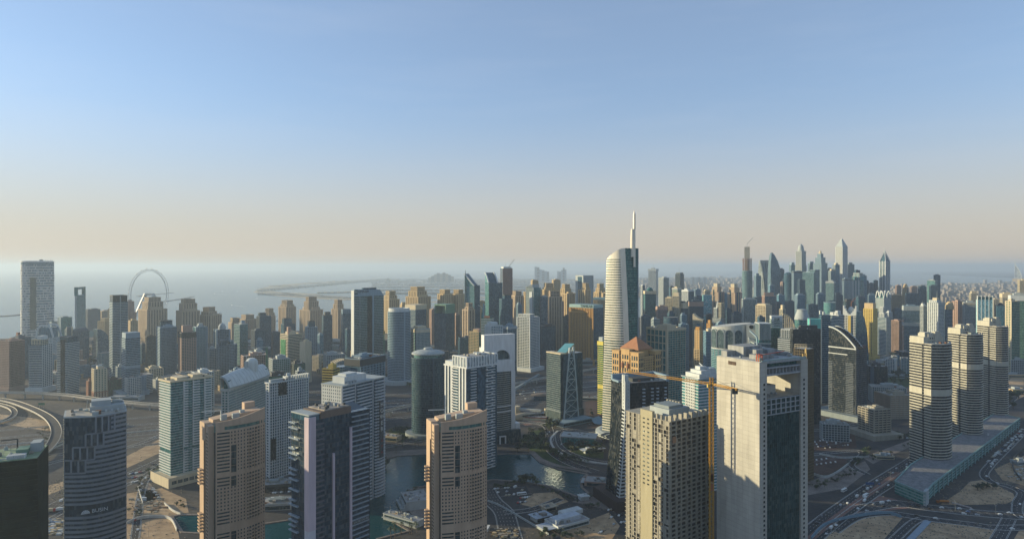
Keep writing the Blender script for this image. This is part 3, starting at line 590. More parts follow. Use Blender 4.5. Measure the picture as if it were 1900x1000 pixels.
T(OT,'slim teal tower with pointed cap and pale corner strips','tower',359,364,384,608,1600,wall=W.lblue,glass=G.teal,f='line',r='pier',corner=3,add=[('cap',.3,.7,.3,.7,608,601,W.lgrey,G.teal,'none')],podium=(16,14))
o=T(RT,'tower with one sunlit edge strip and a small domed crown','tower',398,402,426,612,1650,wall=W.lblue,glass=G.navy,f='band',r='glassf',corner=4,roof=False)
m=MB();m.lathe([(9,o['z']),(9,o['z']+7),(6,o['z']+13),(.4,o['z']+17)],14);m.build('domed_crown',wallm(W.lgrey),o['root'])
T(OT,'squat slate-blue twin-slab office block with striped middle','building',402,406,440,640,1480,wall=W.lblue,glass=G.navy,f='glassf',r='glassf',add=[('slab',-.04,1.0,.1,.45,None,632,W.blue,G.navy,'glassf'),('slab',0,1.04,.6,.8,None,634,W.lblue,G.navy,'band')],roof=False)
JBR('beige tower half hidden by a teal tower, flat topped',424,430,448,591,2350,sh=0)
JBR('beige tower with sunlit crown in front of open water',443,455,476,585,2400,sh=0)
T(OT,'teal glass tower with a green lit edge and twin roof fins','tower',434,445,460,603,1750,wall=W.lgrey,glass=G.teal,f='band',r='glass',add=[('roof_fin',.55,.75,.4,.8,603,595,W.lblue,G.teal,'none')])
T(OT,'dark navy tower with pale twin strips, left of the under-construction pair','tower',466,473,494,614,1720,wall=W.blue,glass=G.navy,f='pier',r='line')
T(OT,'dark navy tower behind the beige corner with a stepped top','tower',476,482,503,588,1900,wall=W.blue,glass=G.navy,f='pier',r='line',add=[('roof_block',.1,.6,.1,.7,588,582,W.dgrey,G.navy,'line')])
JBR('beige narrow tower with a sunlit hooked roof block',485,498,511,573,2450,sh=6,cen=(.3,.98))
JBR('beige tower with chamfered crown standing alone against the water',517,531,549,558,2500,sh=4,cen=(.08,.92))
T(OT,'dark blue tower with white top frame in front of the lone beige tower','tower',521,527,548,603,1980,wall=W.blue,glass=G.navy,f='line',r='gridw',add=[('roof_block',.1,.6,.1,.8,603,592,W.dgrey,G.navy,'line')])
JBR('beige tower with tall middle block and plain wide wings',556,575,599,552,2400,cen=(.28,.72),sh=16)
T(OT,'dark tower with a glazed turret in front of the wide-winged beige tower','tower',566,570,589,608,1900,wall=W.lblue,glass=G.navy,f='pier',r='gridw',add=[('turret',.3,.8,.2,.8,608,597,W.dgrey,G.navy,'line')])
T(OT,'narrow black-blue tower beside the beige wings','tower',597,600,617,586,2000,wall=W.dgrey,glass=G.navy,f='line',r='line',add=[('turret',.2,.9,.2,.8,586,579,W.dgrey,G.navy,'none')])
JBR('beige tower partly hidden by the tall green twin-slab tower',615,627,641,557,2300,sh=9,cen=(.15,.8))
T(OT,'dark blue plain tower with pale top rows beside the tall green twin slab','tower',633,636,654,581,2000,wall=W.lblue,glass=G.navy,f='line',r='line',add=[('crown_block',.02,.98,.02,.98,581,575,W.lblue,G.navy,'gridw')])
# --- round-cornered pale building
o=T(AB,'pale pink round-cornered apartment building with green glass panel and one chimney stack','building',520,535,561,622,1500,wall=W.cream,glass=G.dark,f='bandw',r='bandw')
a,b,z=o['a'],o['b'],o['z'];MB().box(-a*.42,a*.2,-b/2-1,-b/2+.5,z*.45,z*.9).build('green_panel',glassm((.05,.16,.08)),o['root'])
MB().box(-a*.05,a*.12,-b*.3,-b*.1,z,z+18).build('chimney_stack',wallm(W.pink),o['root'])
T(AB,'thin cream slab wing with a sunlit edge next to the round-cornered building','building',556,566,578,636,1480,wall=W.cream,glass=G.bronze,f='none',r='punchw',core=wallm(W.cream))
for (xl,xc,xr,tp,d,wl_,gl_,lb) in [(447,452,497,662,1330,W.pink,G.bronze,'flat red-roofed low block behind the arched white roof'),(462,470,493,655,1420,W.lgrey,G.dark,'pale low block with machines on the roof, behind the arched white roof'),
 (498,506,538,668,1250,W.lgrey,G.green,'low block cluttered with scaffolding beside the green crane'),(540,546,566,676,1230,W.dgrey,G.green,'low dark block with green netting beside the scaffolded roof'),
 (600,606,640,660,1500,W.lgrey,G.navy,'low striped block in front of the tall green twin slab'),(425,430,450,690,1250,W.lblue,G.navy,'small blue-grey block hidden behind the arched white roof'),
 (385,388,402,648,1520,W.lgrey,G.navy,'low pale block at the foot of the slim teal tower'),(548,552,566,690,1150,W.lgrey,G.dark,'small grey block beside the white gridded tower'),
 (356,366,397,694,1150,W.white,G.dark,'white stepped apartment block with domed roof pavilions behind the green banded tower'),(598,603,622,690,1300,W.white,G.navy,'white striped low block behind the yellow building')]:
 T('low_block',lb,'building',xl,xc,xr,tp,d,wall=wl_,glass=gl_,f='gridw',r='grid')
o=T('construction_site_building','low dark green netted block beyond the white gridded tower','building',488,494,566,700,1080,wall=W.dgrey,glass=(.03,.09,.07),f='line',r='line',b=40)
# --- middle: big slab with roof sign, round tower and neighbours
JBR('beige tower with bright yellow flank between the green twin slab and the round tower',708,722,741,541,2200,sh=7,cen=(.2,.85),wall=W.sand)
JBR('beige tower tallest of its row, right behind the small white-topped tower',753,776,799,533,2300,sh=10,cen=(.1,.8),wall=W.sand)
T(OT,'slim tower with a cream top band in front of the tallest beige tower','tower',752,771,791,566,1900,wall=W.lgrey,glass=G.navy,f='band',r='line',capm=(W.cream,14),roof=False)
T(AB,'mid-rise block with a green glazed flank and cream top beside the round tower','building',760,772,798,612,1500,wall=W.lgrey,glass=G.teal,f='band',r='pier',capm=(W.cream,7),add=[('roof_block',.2,.8,.2,.8,612,606,W.cream,G.teal,'none')])
JBR('beige flat-topped tower, first of two alike near the bowed glass tower',812,825,839,538,2350,sh=0,wall=W.sand)
JBR('beige flat-topped tower, second of two alike, touching the bowed glass tower',838,851,863,538,2380,sh=0,wall=W.sand)
o=T(OT,'dark glass tower with an open square portal in its top','tower',806,827,844,582,1900,wall=W.blue,glass=G.navy,f='bandt',r='line',roof=False)
a,b,z=o['a'],o['b'],o['z'];z1=zt(565,1900);m=MB();m.box(-a/2,-a/2+3,-b/2,b/2,z,z1);m.box(a/2-3,a/2,-b/2,b/2,z,z1);m.box(-a/2+3,a/2-3,-b/2,b/2,z1-4,z1);m.box(-a*.3,-a*.1,b*.1,b*.3,z,z1-4);m.build('portal_frame',wallm(W.green),o['root'])
MB().box(-a/2+3,a/2-3,b/2-3,b/2-1,z,z1-4).build('portal_wall',wallm(W.cream),o['root'])
MB().box(-a/2-6,-a/2-1,-b*.3,b*.3,0,z*.9).build('side_slab',wallm(W.terra),o['root'])
T(OT,'low dark blue office block in front of the beige flat-topped pair','building',850,853,885,628,1750,wall=W.blue,glass=G.navy,f='glassf',r='glassf')
def SAIL(label,xl,xc,xr,top,shoulder,d,dark):
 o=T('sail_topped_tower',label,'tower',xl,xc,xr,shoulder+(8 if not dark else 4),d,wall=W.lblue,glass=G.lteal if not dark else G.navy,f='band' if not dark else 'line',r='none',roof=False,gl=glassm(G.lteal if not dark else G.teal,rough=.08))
 a,b,z=o['a'],o['b'],o['z'];zp=zt(top,d);m=MB();n=14;cr=[]
 for k in range(n+1):
  t=k/n;cr.append((-a/2+a*t,z+(zp-z)*(1-t)**1.15 if not dark else z+(zp-z)*(1-t**1.5)))
 for k in range(n):
  (x0,h0),(x1,h1)=cr[k],cr[k+1];h0=max(h0,z);h1=max(h1,z)
  for y in (-b/2,b*.15):m.quad((x0,y,z),(x1,y,z),(x1,y,h1+.01),(x0,y,h0+.01))
 m.build('sail_glass',glassm(G.lteal,rough=.08),o['root'])
 m=MB();pts=[(x,-b/2-.3,h) for x,h in cr];m.path(pts,3.2,3.2);m.path([(x,b*.15,h) for x,h in cr],3.2,3.2);m.build('curved_rim',wallm(W.white),o['root'])
 m=MB();m.quad(*[(x,y,h) for x,h,y in ((cr[0][0],cr[0][1],-b/2),(cr[n][0],cr[n][1],-b/2),(cr[n][0],cr[n][1],b*.15),(cr[0][0],cr[0][1],b*.15))]);m.build('roof_slope',glassm(G.navy),o['root'])
 if not dark:MB().lathe([(2.2,0),(1.6,z+20),(.5,zt(501,d))],8,-a/2+a*.12,-b/2-2).build('mast',wallm(W.blue),o['root'])
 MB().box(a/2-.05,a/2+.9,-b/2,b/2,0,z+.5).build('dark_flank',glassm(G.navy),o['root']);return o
SAIL('pale green glass tower with concave sail top and a mast at its edge',862,880,890,508,522,1900,False)
SAIL('dark blue tower with curved sail top, sibling of the pale green masted one',900,907,932,506,521,1950,True)
JBR('beige narrow tower in front of the pale green sail-topped tower',858,869,881,563,1800,sh=4,cen=(.3,.9))
T(OT,'half-built tower with yellow-green glass strip and a tower crane beside its roof','tower',928,933,951,498,2400,wall=W.terra,glass=G.navy,f='line',r='pier',add=[('concrete_core',-.6,.0,.3,.8,None,503,W.conc,G.dark,'grid'),('top_band',.0,.9,.1,.9,498,495,W.white,G.dark,'none')],roof=False,mast=(22,.2,.5))
T(OT,'dark stepped tower in front of the half-built one','tower',926,931,951,556,1800,wall=W.blue,glass=G.navy,f='line',r='glassf',add=[('roof_block',.1,.9,.3,.9,556,548,W.dgrey,G.navy,'line')])
JBR('beige tower next to the dark stepped tower',948,956,971,541,2150,sh=0,wall=W.beige)
JBR('thin sunlit beige slab against the teal ribbed tower',970,975,980,542,2200,sh=0,wall=W.sand)
o=T(RT,'teal tower with a white balcony spine and serrated roof fins','tower',976,990,1003,534,1900,wall=W.lgrey,glass=G.teal,f='pier',r='line',roof=False)
a,b,z=o['a'],o['b'],o['z'];m=MB();m.box(0,a*.35,-b/2-2,-b/2,0,z*.94);m.build('balcony_spine',wallm(W.white),o['root'])
for k in range(4):MB().box(-a/2+k*a/4,-a/2+k*a/4+2,-b/2,b/2,z,z+4+2*k).build('roof_fin',o['wm'],o['root'])
# slanted roof dark block
o=T(OT,'dark glass wedge with a single slope roof rising to one side','building',893,896,933,588,1600,12,wall=W.blue,glass=G.navy,f='line',r='line',b=30,roof=False)
a,b,z=o['a'],o['b'],o['z'];zz=zt(569,1600);MB().prism([(a*.5,-b/2),(a*.5,b/2),(a*.02,b/2),(a*.02,-b/2)],0,.1).build('kerb_base',o['wm'],o['root'])
m=MB();B2=b/2;A2=a/2
m.poly([(A2,-B2,z),(A2,B2,z),(A2,B2,zz+3),(A2,-B2,zz)]);m.poly([(A2,-B2,zz),(A2,B2,zz+3),(-A2,B2,z+.3),(-A2,-B2,z+.3)]);m.poly([(-A2,-B2,z),(A2,-B2,z),(A2,-B2,zz),(-A2,-B2,z+.3)]);m.poly([(A2,B2,z),(-A2,B2,z),(-A2,B2,z+.3),(A2,B2,zz+3)]);m.build('slope_roof',glassm(G.teal),o['root'])
MB().path([(0,0,(z+zz)/2),(-6,0,(z+zz)/2+12),(-14,0,(z+zz)/2+16)],1.2).build('roof_davit',wallm(W.white),o['root'])
MB().box(A2+.2,A2+3,-B2-1,-B2+2,0,zz+8).build('edge_fin',wallm(W.lblue),o['root'])
T(AB,'low green striped block with red roof sign under the wedge','building',893,910,916,590,1570,wall=W.lgrey,glass=G.green,f='bandw',r='bandw',add=[('roof_sign',.3,.9,.05,.1,590,586,W.terra,G.dark,'none')],roof=False)
T(AB,'low green and beige balcony block left of the white arch-topped tower','building',870,888,900,617,1700,wall=W.sand,glass=G.green,f='gridw',r='line',add=[('roof_block',.3,.9,.2,.8,617,611,W.pink,G.dark,'none')])
T('low_block','white cubist block behind the arch-topped tower','building',900,911,933,606,1480,wall=W.white,glass=G.blue,f='pierw',r='gridw',add=[('roof_block',.1,.5,.1,.8,606,599,W.white,G.blue,'none')])
T(OT,'grey office block with a framed pale roof beside the white grid tower','building',931,942,959,607,1560,wall=W.lblue,glass=G.navy,f='glassf',r='glassf',capm=(W.lgrey,5),mast=(14,.2,.5))
o=T(RT,'white gridded apartment tower standing alone in front of the dark glass block','tower',960,983,1000,590,1640,wall=W.white,glass=G.dark,f='gridw',r='gridw',corner=3,podium=(10,8),add=[('roof_block',.05,.98,.05,.5,590,584,W.white,G.dark,'gridw')])
T(OT,'plain black glass block beside the white gridded apartment tower','building',1000,1005,1031,606,1850,wall=W.dgrey,glass=G.navy,f='glass',r='glass')
T(OT,'thin navy tower with pale lit balconies down its corner','tower',1002,1008,1017,551,1900,wall=W.lgrey,glass=G.navy,f='band',r='line')
JBR('beige tower behind the teal spine tower with stepped sunlit top',1003,1010,1032,526,2350,sh=4,cen=(.25,.9),wall=W.sand)
JBR('grey-beige slab tower, plain and shaded, in front of the sunlit ones',1014,1018,1043,541,2000,sh=2,cen=(.35,.95),wall=W.beige)
JBR('sunlit beige tower with a lower wing just before the tall grey slab',1038,1052,1067,528,2250,sh=9,cen=(.05,.6),wall=W.sand)
o=T(RT,'tall pale grey slab with a narrow white-edged slot, tallest of its cluster','tower',1068,1082,1101,511,2350,wall=W.lgrey,glass=G.grey,f='none',r='pier',core=wallm(W.lgrey),roof=False)
MB().box(-o['a']*.2,o['a']*.35,-o['b']/2-.4,-o['b']/2+.1,0,o['z']-5).build('glass_slot',glassm(G.navy),o['root'])
JBR('beige arcaded tower leaning in front of the tall grey slab',1073,1086,1096,526,2250,sh=4,cen=(.4,.98),wall=W.sand)
JBR('beige tower behind the yellow ribbed hotel, sunlit top',1101,1114,1127,527,2400,sh=8,cen=(.25,.75),wall=W.sand)
T('hotel_building','yellow ribbed hotel with flat turquoise roof edge touching the tallest white tower','hotel',1101,1128,1132,553,2000,wall=W.sand,glass=G.bronze,f='punchw',r='punchw',capm=((.2,.32,.33),6),roof=False)
o=T('hotel_building','brown ribbed hotel block with turquoise roof band and rooftop sign','hotel',1056,1101,1119,572,1750,36,wall=W.orange,glass=G.bronze,f=dict(bh=.8,bp=.2,sp=5.6,pw=2.6,pp=1.2),r='glass',roof=False,podium=(8,14),gl=glassm(G.bronze))
a,b,z=o['a'],o['b'],o['z'];MB().box(a/2-.02,a/2+.6,-b/2,b/2,0,z+.2).build('glass_flank',glassm(G.navy),o['root'])
MB().prism(offs(o['p'],-.3),z,z+8.5).build('roof_band',wallm((.28,.42,.42)),o['root'])
m=MB();m.box(-a*.45,a*.3,-b/2-1.6,-b/2-.1,z-14,z-10);m.box(a*.3,a*.37,-b/2-.1,-b/2+.3,0,z-8);m.build('cornice',o['wm'],o['root'])
textpart('TAMKAR',10.5,'sign_lettering',wallm((.03,.09,.09)),o['root'],(a*.22,-b/2-.35,z+4.2),(R_(90),0,0),.3)
MB().box(-a*.4,a*.3,-b/2+2,b/2-2,z+8,z+8.8).build('roof_deck',wallm((.2,.3,.33)),o['root'])
# --- big slab with the rooftop sign
o=T(RT,'tall dark green twin-slab tower with rooftop sign and one sunlit white edge','tower',652,657,712,550,1540,62,wall=W.lgrey,glass=(.01,.05,.055),f='none',r='bandt',core=None,roof=False)
a,b,z=o['a'],o['b'],o['z'];root=o['root']
MB().box(-a/2,a/2+.6,-b/2-.8,-b/2+.2,0,z+14).build('end_wall',wallm(W.white),root)
MB().box(a/2-2,a/2+.9,b*-.06,b*.1,0,z+1).build('glass_strip',glassm(G.black),root)
MB().box(a/2-2,a/2+1.6,b*.1,b*.15,0,z+1).build('centre_fin',wallm(W.lblue),root)
m=MB();m.box(a/2+.4,a/2+1.2,b*-.32,b*-.31,0,z);m.build('downpipe',wallm(W.lgrey),root)
m=MB();A2,B2=a/2,b/2;m.poly([(A2+1,-B2,z),(A2+1,B2,z),(A2+1,B2*.72,z+15),(A2+1,-B2,z+17)]);m.poly([(A2+1,-B2,z),(A2+1,-B2,z+17),(A2-6,-B2,z+17),(A2-6,-B2,z)]);m.poly([(A2+1,-B2,z+17),(A2+1,B2*.72,z+15),(A2-6,B2*.72,z+15),(A2-6,-B2,z+17)]);m.poly([(A2-6,-B2,z),(A2-6,-B2,z+17),(A2-6,B2*.72,z+15),(A2-6,B2,z)]);m.poly([(A2+1,B2*.72,z+15),(A2+1,B2,z),(A2-6,B2,z),(A2-6,B2*.72,z+15)]);m.build('sign_parapet',wallm(W.lblue),root)
MB().box(-A2*.5,A2*.4,-B2*.35,B2*.55,z,z+20).build('plant_room',glassm(G.navy),root)
textpart('EMAAR',9,'sign_lettering',wallm((.02,.04,.05)),root,(A2+1.3,-B2*.38,z+11),(R_(90),0,R_(90)),.3)
MB().box(A2+.8,A2+1.6,-B2+.3,-B2+9,z+4,z+16).build('sign_board',wallm((.03,.10,.09)),root)
textpart('H',9,'sign_lettering',wallm(W.white),root,(A2+1.75,-B2+4.5,z+10),(R_(90),0,R_(90)),.3)
# --- round banded tower
o=CYL(RT,'round blue-white banded tower with one white rib and a ring crown','tower',719,762,580,1460,W.lblue,G.navy,dict(bh=1.6,bp=.5),strip=[(-62,3.2)])
m=MB();r=o['r'];z=o['z'];m.ring(ell(r*.8,r*.8,30),ell(r*.93,r*.93,30),z+1,z+9);m.build('crown_ring',wallm(W.white),o['root'])
m=MB();m.lathe([(r*.78,z),(r*.78,z+4),(r*.3,z+4.5),(r*.3,z+8)],24);m.build('plant_room',wallm(W.lgrey),o['root'])
m=MB();m.ring(ell(r+.1,r+.1,40),ell(r+18,r+14,40),0,9);m.build('podium',wallm(W.lgrey),o['root'])
o=CYL(OT,'dark oval tower with a pale disc roof, drum below it','tower',763,826,668,1000,W.blue,(.012,.04,.055),dict(bh=.9,bp=.3),strip=[(-70,2.5)],n=44,ry=.85,roof=False)
r,z=o['r'],o['z'];m=MB();m.lathe([(r*.86,z),(r*.86,z+6)],40,sy=.85);m.build('crown_drum',glassm((.05,.12,.13)),o['root'])
m=MB();m.lathe([(r*.9,z+6),(r*1.0,z+6.5),(r*1.0,z+8.5),(r*.75,z+11.5),(r*.3,z+13.5),(r*.28,z+13.6),(r*.26,z+16),(r*.2,z+16.5)],44,sy=.85);m.build('disc_roof',wallm(W.lgrey,var=.25),o['root'],smooth=False)
m=MB();m.ring(ell(r+.05,r*.85+.05,40),ell(r+10,r+6,40),0,6);m.build('podium',wallm(W.grey),o['root'])
# --- beyond the tallest white tower
T(OT,'hazy distant tower with a white front and overhanging cap, far inland','tower',1203,1217,1221,503,4600,wall=W.white,glass=G.grey,f='pierf',r='none',roof=False,add=[('cap_slab',-.06,1.06,-.06,1.06,503,499,W.lgrey,G.grey,'none'),('plant_room',.3,.7,.3,.7,499,497,W.lgrey,G.grey,'none')],mast=(60,.5,.5))
T(OT,'distant pale ribbed tower with one lit strip','tower',1222,1231,1241,516,3200,wall=W.lgrey,glass=G.grey,f='pierw',r='line')
T(OT,'distant dark unfinished tower with ragged top and antenna','tower',1253,1262,1269,509,3300,wall=W.dgrey,glass=G.dark,f='grid',r='line',mast=(40,.4,.5),add=[('crown_frame',.1,.9,.1,.9,509,506,W.grey,G.dark,'grid')])
T(OT,'distant dark slab between the ribbed tower and the unfinished one','tower',1241,1244,1252,533,3000,wall=W.dgrey,glass=G.navy,f='line',r='line')
o=T(OT,'dark teal slab tower with a rounded crown just beyond the tallest white tower','tower',1194,1197,1217,540,1950,wall=W.blue,glass=G.teal,f='line',r='gridf',roof=False,capm=(W.cream,9))
m=MB();m.lathe([(9,o['z']),(9,o['z']+6),(4,o['z']+11)],16,4,0);m.build('round_crown',glassm(G.teal),o['root'])
T(OT,'white-topped pair of slabs hugging the tallest white tower','tower',1189,1192,1197,530,2500,wall=W.white,glass=G.navy,f='pier',r='line')
T(OT,'shadowy blue slab block low behind the tallest white tower','building',1190,1193,1207,588,1750,wall=W.blue,glass=G.navy,f='pier',r='line')
T('low_block','small round-cornered pale banded block beside the shadowy slab','building',1208,1213,1224,593,1700,wall=W.lgrey,glass=G.navy,f='bandw',r='bandw')
T(OT,'brown and navy office tower with a pinkish flat roof','tower',1217,1220,1239,570,1850,wall=W.pink,glass=G.navy,f='pier',r='pier',capm=(W.pink,8))
T(RT,'cream tower with rounded shoulder, lower neighbour of the lit cream slab','tower',1234,1246,1250,554,1900,wall=W.cream,glass=G.grey,f='gridf',r='gridf',add=[('roof_block',.2,.9,.2,.8,554,551,W.cream,G.grey,'none')])
T(RT,'bright cream slab tower, sunlit, with a square roof block','tower',1248,1260,1264,550,1850,wall=W.cream,glass=G.grey,f='gridf',r='pier',add=[('roof_block',.1,.9,.1,.8,550,543,W.cream,G.grey,'none')])
T(RT,'teal and cream tower peeping above the bright cream slab','tower',1247,1257,1264,535,2200,wall=W.cream,glass=G.lteal,f='grid',r='band',capm=(W.lgrey,5))
T(OT,'white ribbed tower joined to a dark glass slab','tower',1265,1277,1288,539,2150,wall=W.white,glass=G.navy,f='pier',r='none',capm=(W.white,4))
T(OT,'dark ribbed office tower with a beige top band and roof lettering','tower',1275,1279,1305,560,1880,wall=W.blue,glass=G.navy,f='pier',r='pier',capm=(W.pink,13))
T(OT,'narrow beige-topped tower leaning against the dark ribbed office','tower',1260,1268,1276,562,1850,wall=W.blue,glass=G.navy,f='pierf',r='line',capm=(W.cream,16))
T(OT,'dark pair of slim fins far behind the dark ribbed office','tower',1286,1290,1300,538,2500,wall=W.lblue,glass=G.navy,f='pierw',r='pierw')
T('low_block','wide dark stepped roof block with pale edges behind the dark ribbed office','building',1284,1290,1306,552,2200,wall=W.blue,glass=G.navy,f='line',r='line')
o=T('billboard_building','pale blue glass block covered by a banner of waves and clouds','building',1303,1305,1321,547,2050,wall=W.lblue,glass=G.cyan,f='none',r='none',roof=False)
m=MB()
rnd=random.Random(4);a,b,z=o['a'],o['b'],o['z']
for k in range(16):
 y0=-b/2+rnd.uniform(.02,.85)*b;zz=z*rnd.choice([.62,.66,.74,.78,.5,.86,.9]);m.box(a/2,a/2+.5,y0,y0+rnd.uniform(.06,.13)*b,zz,zz+rnd.uniform(2,6))
m.build('banner_cloud',wallm((.45,.5,.53)),o['root'])
textpart('DUBAI',9,'banner_lettering',wallm((.05,.13,.22)),o['root'],(a/2+.6,0,z*.66),(R_(90),0,R_(90)),.2)
def TWIN(label,xl,xc,xr,top,d,mirror):
 o=T('stepped_brown_tower',label,'tower',xl,xc,xr,top+16,d,30,wall=W.beige,glass=G.bronze,f='pierw',r='none',group='twin brown towers with stepped glass faces',roof=False,core=wallm(W.pink))
 a,b,z=o['a'],o['b'],o['z'];zz=zt(top,d);root=o['root']
 MB().box(-a*.5,a*.2,-b*.3,b*.4,z,z+(zz-z)*.6).build('shoulder_block',wallm(W.beige),root);MB().box(-a*.38,a*.1,-b*.2,b*.3,z,zz).build('crown_block',wallm(W.cream),root)
 m=MB()
 for k in range(7):
  x0=-a/2+a*(.30+.05*k);m.box(x0,x0+a*.16,-b/2-1.2,-b/2+.2,z*(.93-.13*k),z*(1.05-.13*k))
 m.build('stepped_glass',glassm(G.dark),root)
 m=MB();m.box(a/2-.1,a/2+1.2,-b*.3,b*.1,0,z);m.build('glass_flank',glassm(G.navy),root)
 m=MB();m.box(a/2+1,a/2+1.7,-b*.12,-b*.04,0,z);m.box(a/2-.2,a/2+.5,b*.3,b*.5,0,z*.8);m.build('stone_rib',wallm(W.sand),root)
 MB().lathe([(.8,zz),(.2,zz+14)],6,-a*.14,0).build('mast',wallm(W.lgrey),root)
TWIN('brown tower with stepped dark glass face, nearer the white castle-like block',1319,1333,1344,526,2300,False)
TWIN('brown tower with stepped dark glass face, twin beside the tower under construction',1350,1364,1377,527,2280,True)
o=T(AB,'white castle-like tower with stepped turrets and a spire','tower',1322,1337,1346,590,1800,wall=W.white,glass=G.grey,f='gridf',r='gridf',add=[('turret',.1,.5,.1,.7,590,572,W.white,G.grey,'gridf'),('turret',.55,.95,.2,.8,590,563,W.cream,G.grey,'gridf')],roof=False)
MB().lathe([(4,zt(572,1800)),(2.6,zt(568,1800)),(.3,zt(556,1800))],8,-o['a']*.2,0).build('spire',wallm(W.white),o['root'])
T('low_block','low blue block beside the castle-like tower','building',1344,1348,1357,574,1900,wall=W.blue,glass=G.navy,f='line',r='grid')
o=T('hotel_building','cream curved-roof hotel tower with a blue glass strip, one side taller','hotel',1285,1304,1308,594,1650,12,wall=W.cream,glass=G.grey,f='gridf',r='none',b=22,roof=False)
a,b,z=o['a'],o['b'],o['z'];m=MB();n=8;zz=zt(583,1650)
for k in range(n):
 x0=-a/2+a*k/n;m.box(x0,x0+a/n,-b/2,b/2,z,z+1.5+(zz-z)*(1-(k+.5)/n)**1.8)
m.build('curved_parapet',o['wm'],o['root']);MB().box(-a*.1,a*.22,-b/2-.9,-b/2,0,z*.93).build('glass_strip',glassm(G.blue),o['root'])
T('scaffold_tower','slim orange-yellow scaffolded tower core in front of the curved-roof hotel','tower',1289,1298,1303,612,1430,wall=W.sand,glass=G.bronze,f='gridw',r='gridw',add=[('core_top',.1,.9,.1,.9,612,607,W.orange,G.bronze,'none'),('lower_block',-.08,1.08,-.08,1.06,None,648,W.sand,G.bronze,'gridw')],roof=False,core=wallm(W.orange))
T(AB,'turquoise and white low block beside the scaffolded core','building',1305,1310,1330,616,1500,wall=W.lblue,glass=G.blue,f='band',r='bandw',add=[('roof_block',.2,1.0,.2,.8,616,611,W.cream,G.blue,'none')])
T('low_block','orange pyramid-roofed pavilion among dark blocks','building',1311,1318,1323,600,1750,wall=W.orange,glass=G.bronze,f='punch',r='punch',roof=False,add=[('roof_tier',.2,.8,.2,.8,600,594,W.orange,G.bronze,'none')])
o=CYL(OT,'dark round-topped block in front of the cream slabs','building',1231,1259,590,1650,W.blue,G.navy,'band',ry=.9)
T('low_block','grey-blue block with pale roof beside the dark round-topped one','building',1259,1263,1278,603,1600,wall=W.lblue,glass=G.navy,f='grid',r='grid')
T(OT,'grey mirrored slab with white edge and a dark roof line, below the tower under construction','tower',1376,1379,1404,556,1900,wall=W.lgrey,glass=(.09,.13,.14),f='glass',r='glass',corner=2.4)
T(AB,'beige apartment tower with tall recessed bay beside the mirrored slab','tower',1402,1421,1432,568,1750,wall=W.cream,glass=G.bronze,f='gridw',r='punchw',add=[('roof_block',.1,.9,.1,.9,568,564,W.cream,G.bronze,'none')])
T(OT,'dark tower topped by thin brown fins at the foot of the twisted tower','tower',1414,1419,1440,550,2200,wall=W.pink,glass=G.navy,f='pierw',r='line',add=[('roof_fin',.2,.3,.1,.9,550,543,W.pink,G.navy,'none'),('roof_fin',.55,.65,.1,.9,550,543,W.pink,G.navy,'none')])
T('low_block','dark gently sloping roof hall in front of the twisted tower','building',1396,1400,1418,553,2400,wall=W.blue,glass=G.navy,f='line',r='line')
T(RT,'grey-beige slab block at the foot of the tower under construction','building',1396,1400,1411,536,3000,wall=W.lgrey,glass=G.grey,f='gridf',r='gridf')
# --- supertall cluster
o=CYL('tower_under_construction','supertall under construction with raw concrete core above a curved glass shaft','tower',1376.5,1396,503,2900,W.lblue,(.035,.08,.095),'line',roof=False)
r=o['r'];root=o['root'];z=o['z'];m=MB();q=ell(r*.8,r*.8,12)
for k in range(7):zz=z+(zt(479,2900)-z)*k/7;m.ring(ell(r*.3,r*.3,12),ell(r*.95,r*.95,12),zz,zz+1.5)
for x,y in q:m.beam((x,y,z),(x,y,zt(479,2900)),3)
m.build('floor_frame',wallm((.30,.2,.17)),root);MB().box(-r*.52,r*.52,-r*.52,r*.52,z,zt(458,2900)).build('concrete_core',wallm(W.conc),root)
MB().path([(0,0,zt(458,2900)),(0,0,zt(452,2900)),(24,0,zt(441,2900))],1.6).build('luffing_crane',wallm(W.lgrey),root)
def LOFT(name,label,secs,d,px,wall,glass,st,group=None,rz0=0):
 """a shaft whose outline changes with height: secs = [(row, half width, half depth, twist degrees, shift)], sizes in photo pixels"""
 X=gx(px,d);s=d/F;root=thing(name,label,'tower',(X,d,0),-math.atan2(X,d)+rz0,group);m=MB();n=16
 def out(sec):
  _,w_,h_,tw,sx=sec;P=rect(2*w_*s,2*h_*s);c,s_=math.cos(R_(tw)),math.sin(R_(tw));Q=[]
  for k in range(4):
   a_,b_=P[k],P[(k+1)%4]
   for t in range(4):x=a_[0]+(b_[0]-a_[0])*t/4;y=a_[1]+(b_[1]-a_[1])*t/4;Q.append((x*c-y*s_+sx*s,x*s_+y*c))
  return Q
 zs=[0 if q[0] is None else zt(q[0],d) for q in secs];prev=None
 for q,z in zip(secs,zs):
  i=len(m.v);m.v+=[(x,y,z) for x,y in out(q)]
  if prev is not None:
   for k in range(16):m.f.append((prev+k,prev+(k+1)%16,i+(k+1)%16,i+k))
  prev=i
 m.f.append(tuple(prev+k for k in range(16)));m.build('window_wall',glassm(glass,ph=4),root)
 if st:
  b=MB();z=0.0
  while z<zs[-1]-2:
   j=max(k for k in range(len(zs)) if zs[k]<=z);j=min(j,len(zs)-2);t=(z-zs[j])/max(.01,zs[j+1]-zs[j])
   A=out(secs[j]);B=out(secs[j+1]);Q=[(a_[0]+(b_[0]-a_[0])*t,a_[1]+(b_[1]-a_[1])*t) for a_,b_ in zip(A,B)]
   b.ring(offs(Q,-.3),offs(Q,st[1]),z,z+st[0]);z+=st[2]
  b.build('facade_frame',wallm(wall),root)
 return root,s
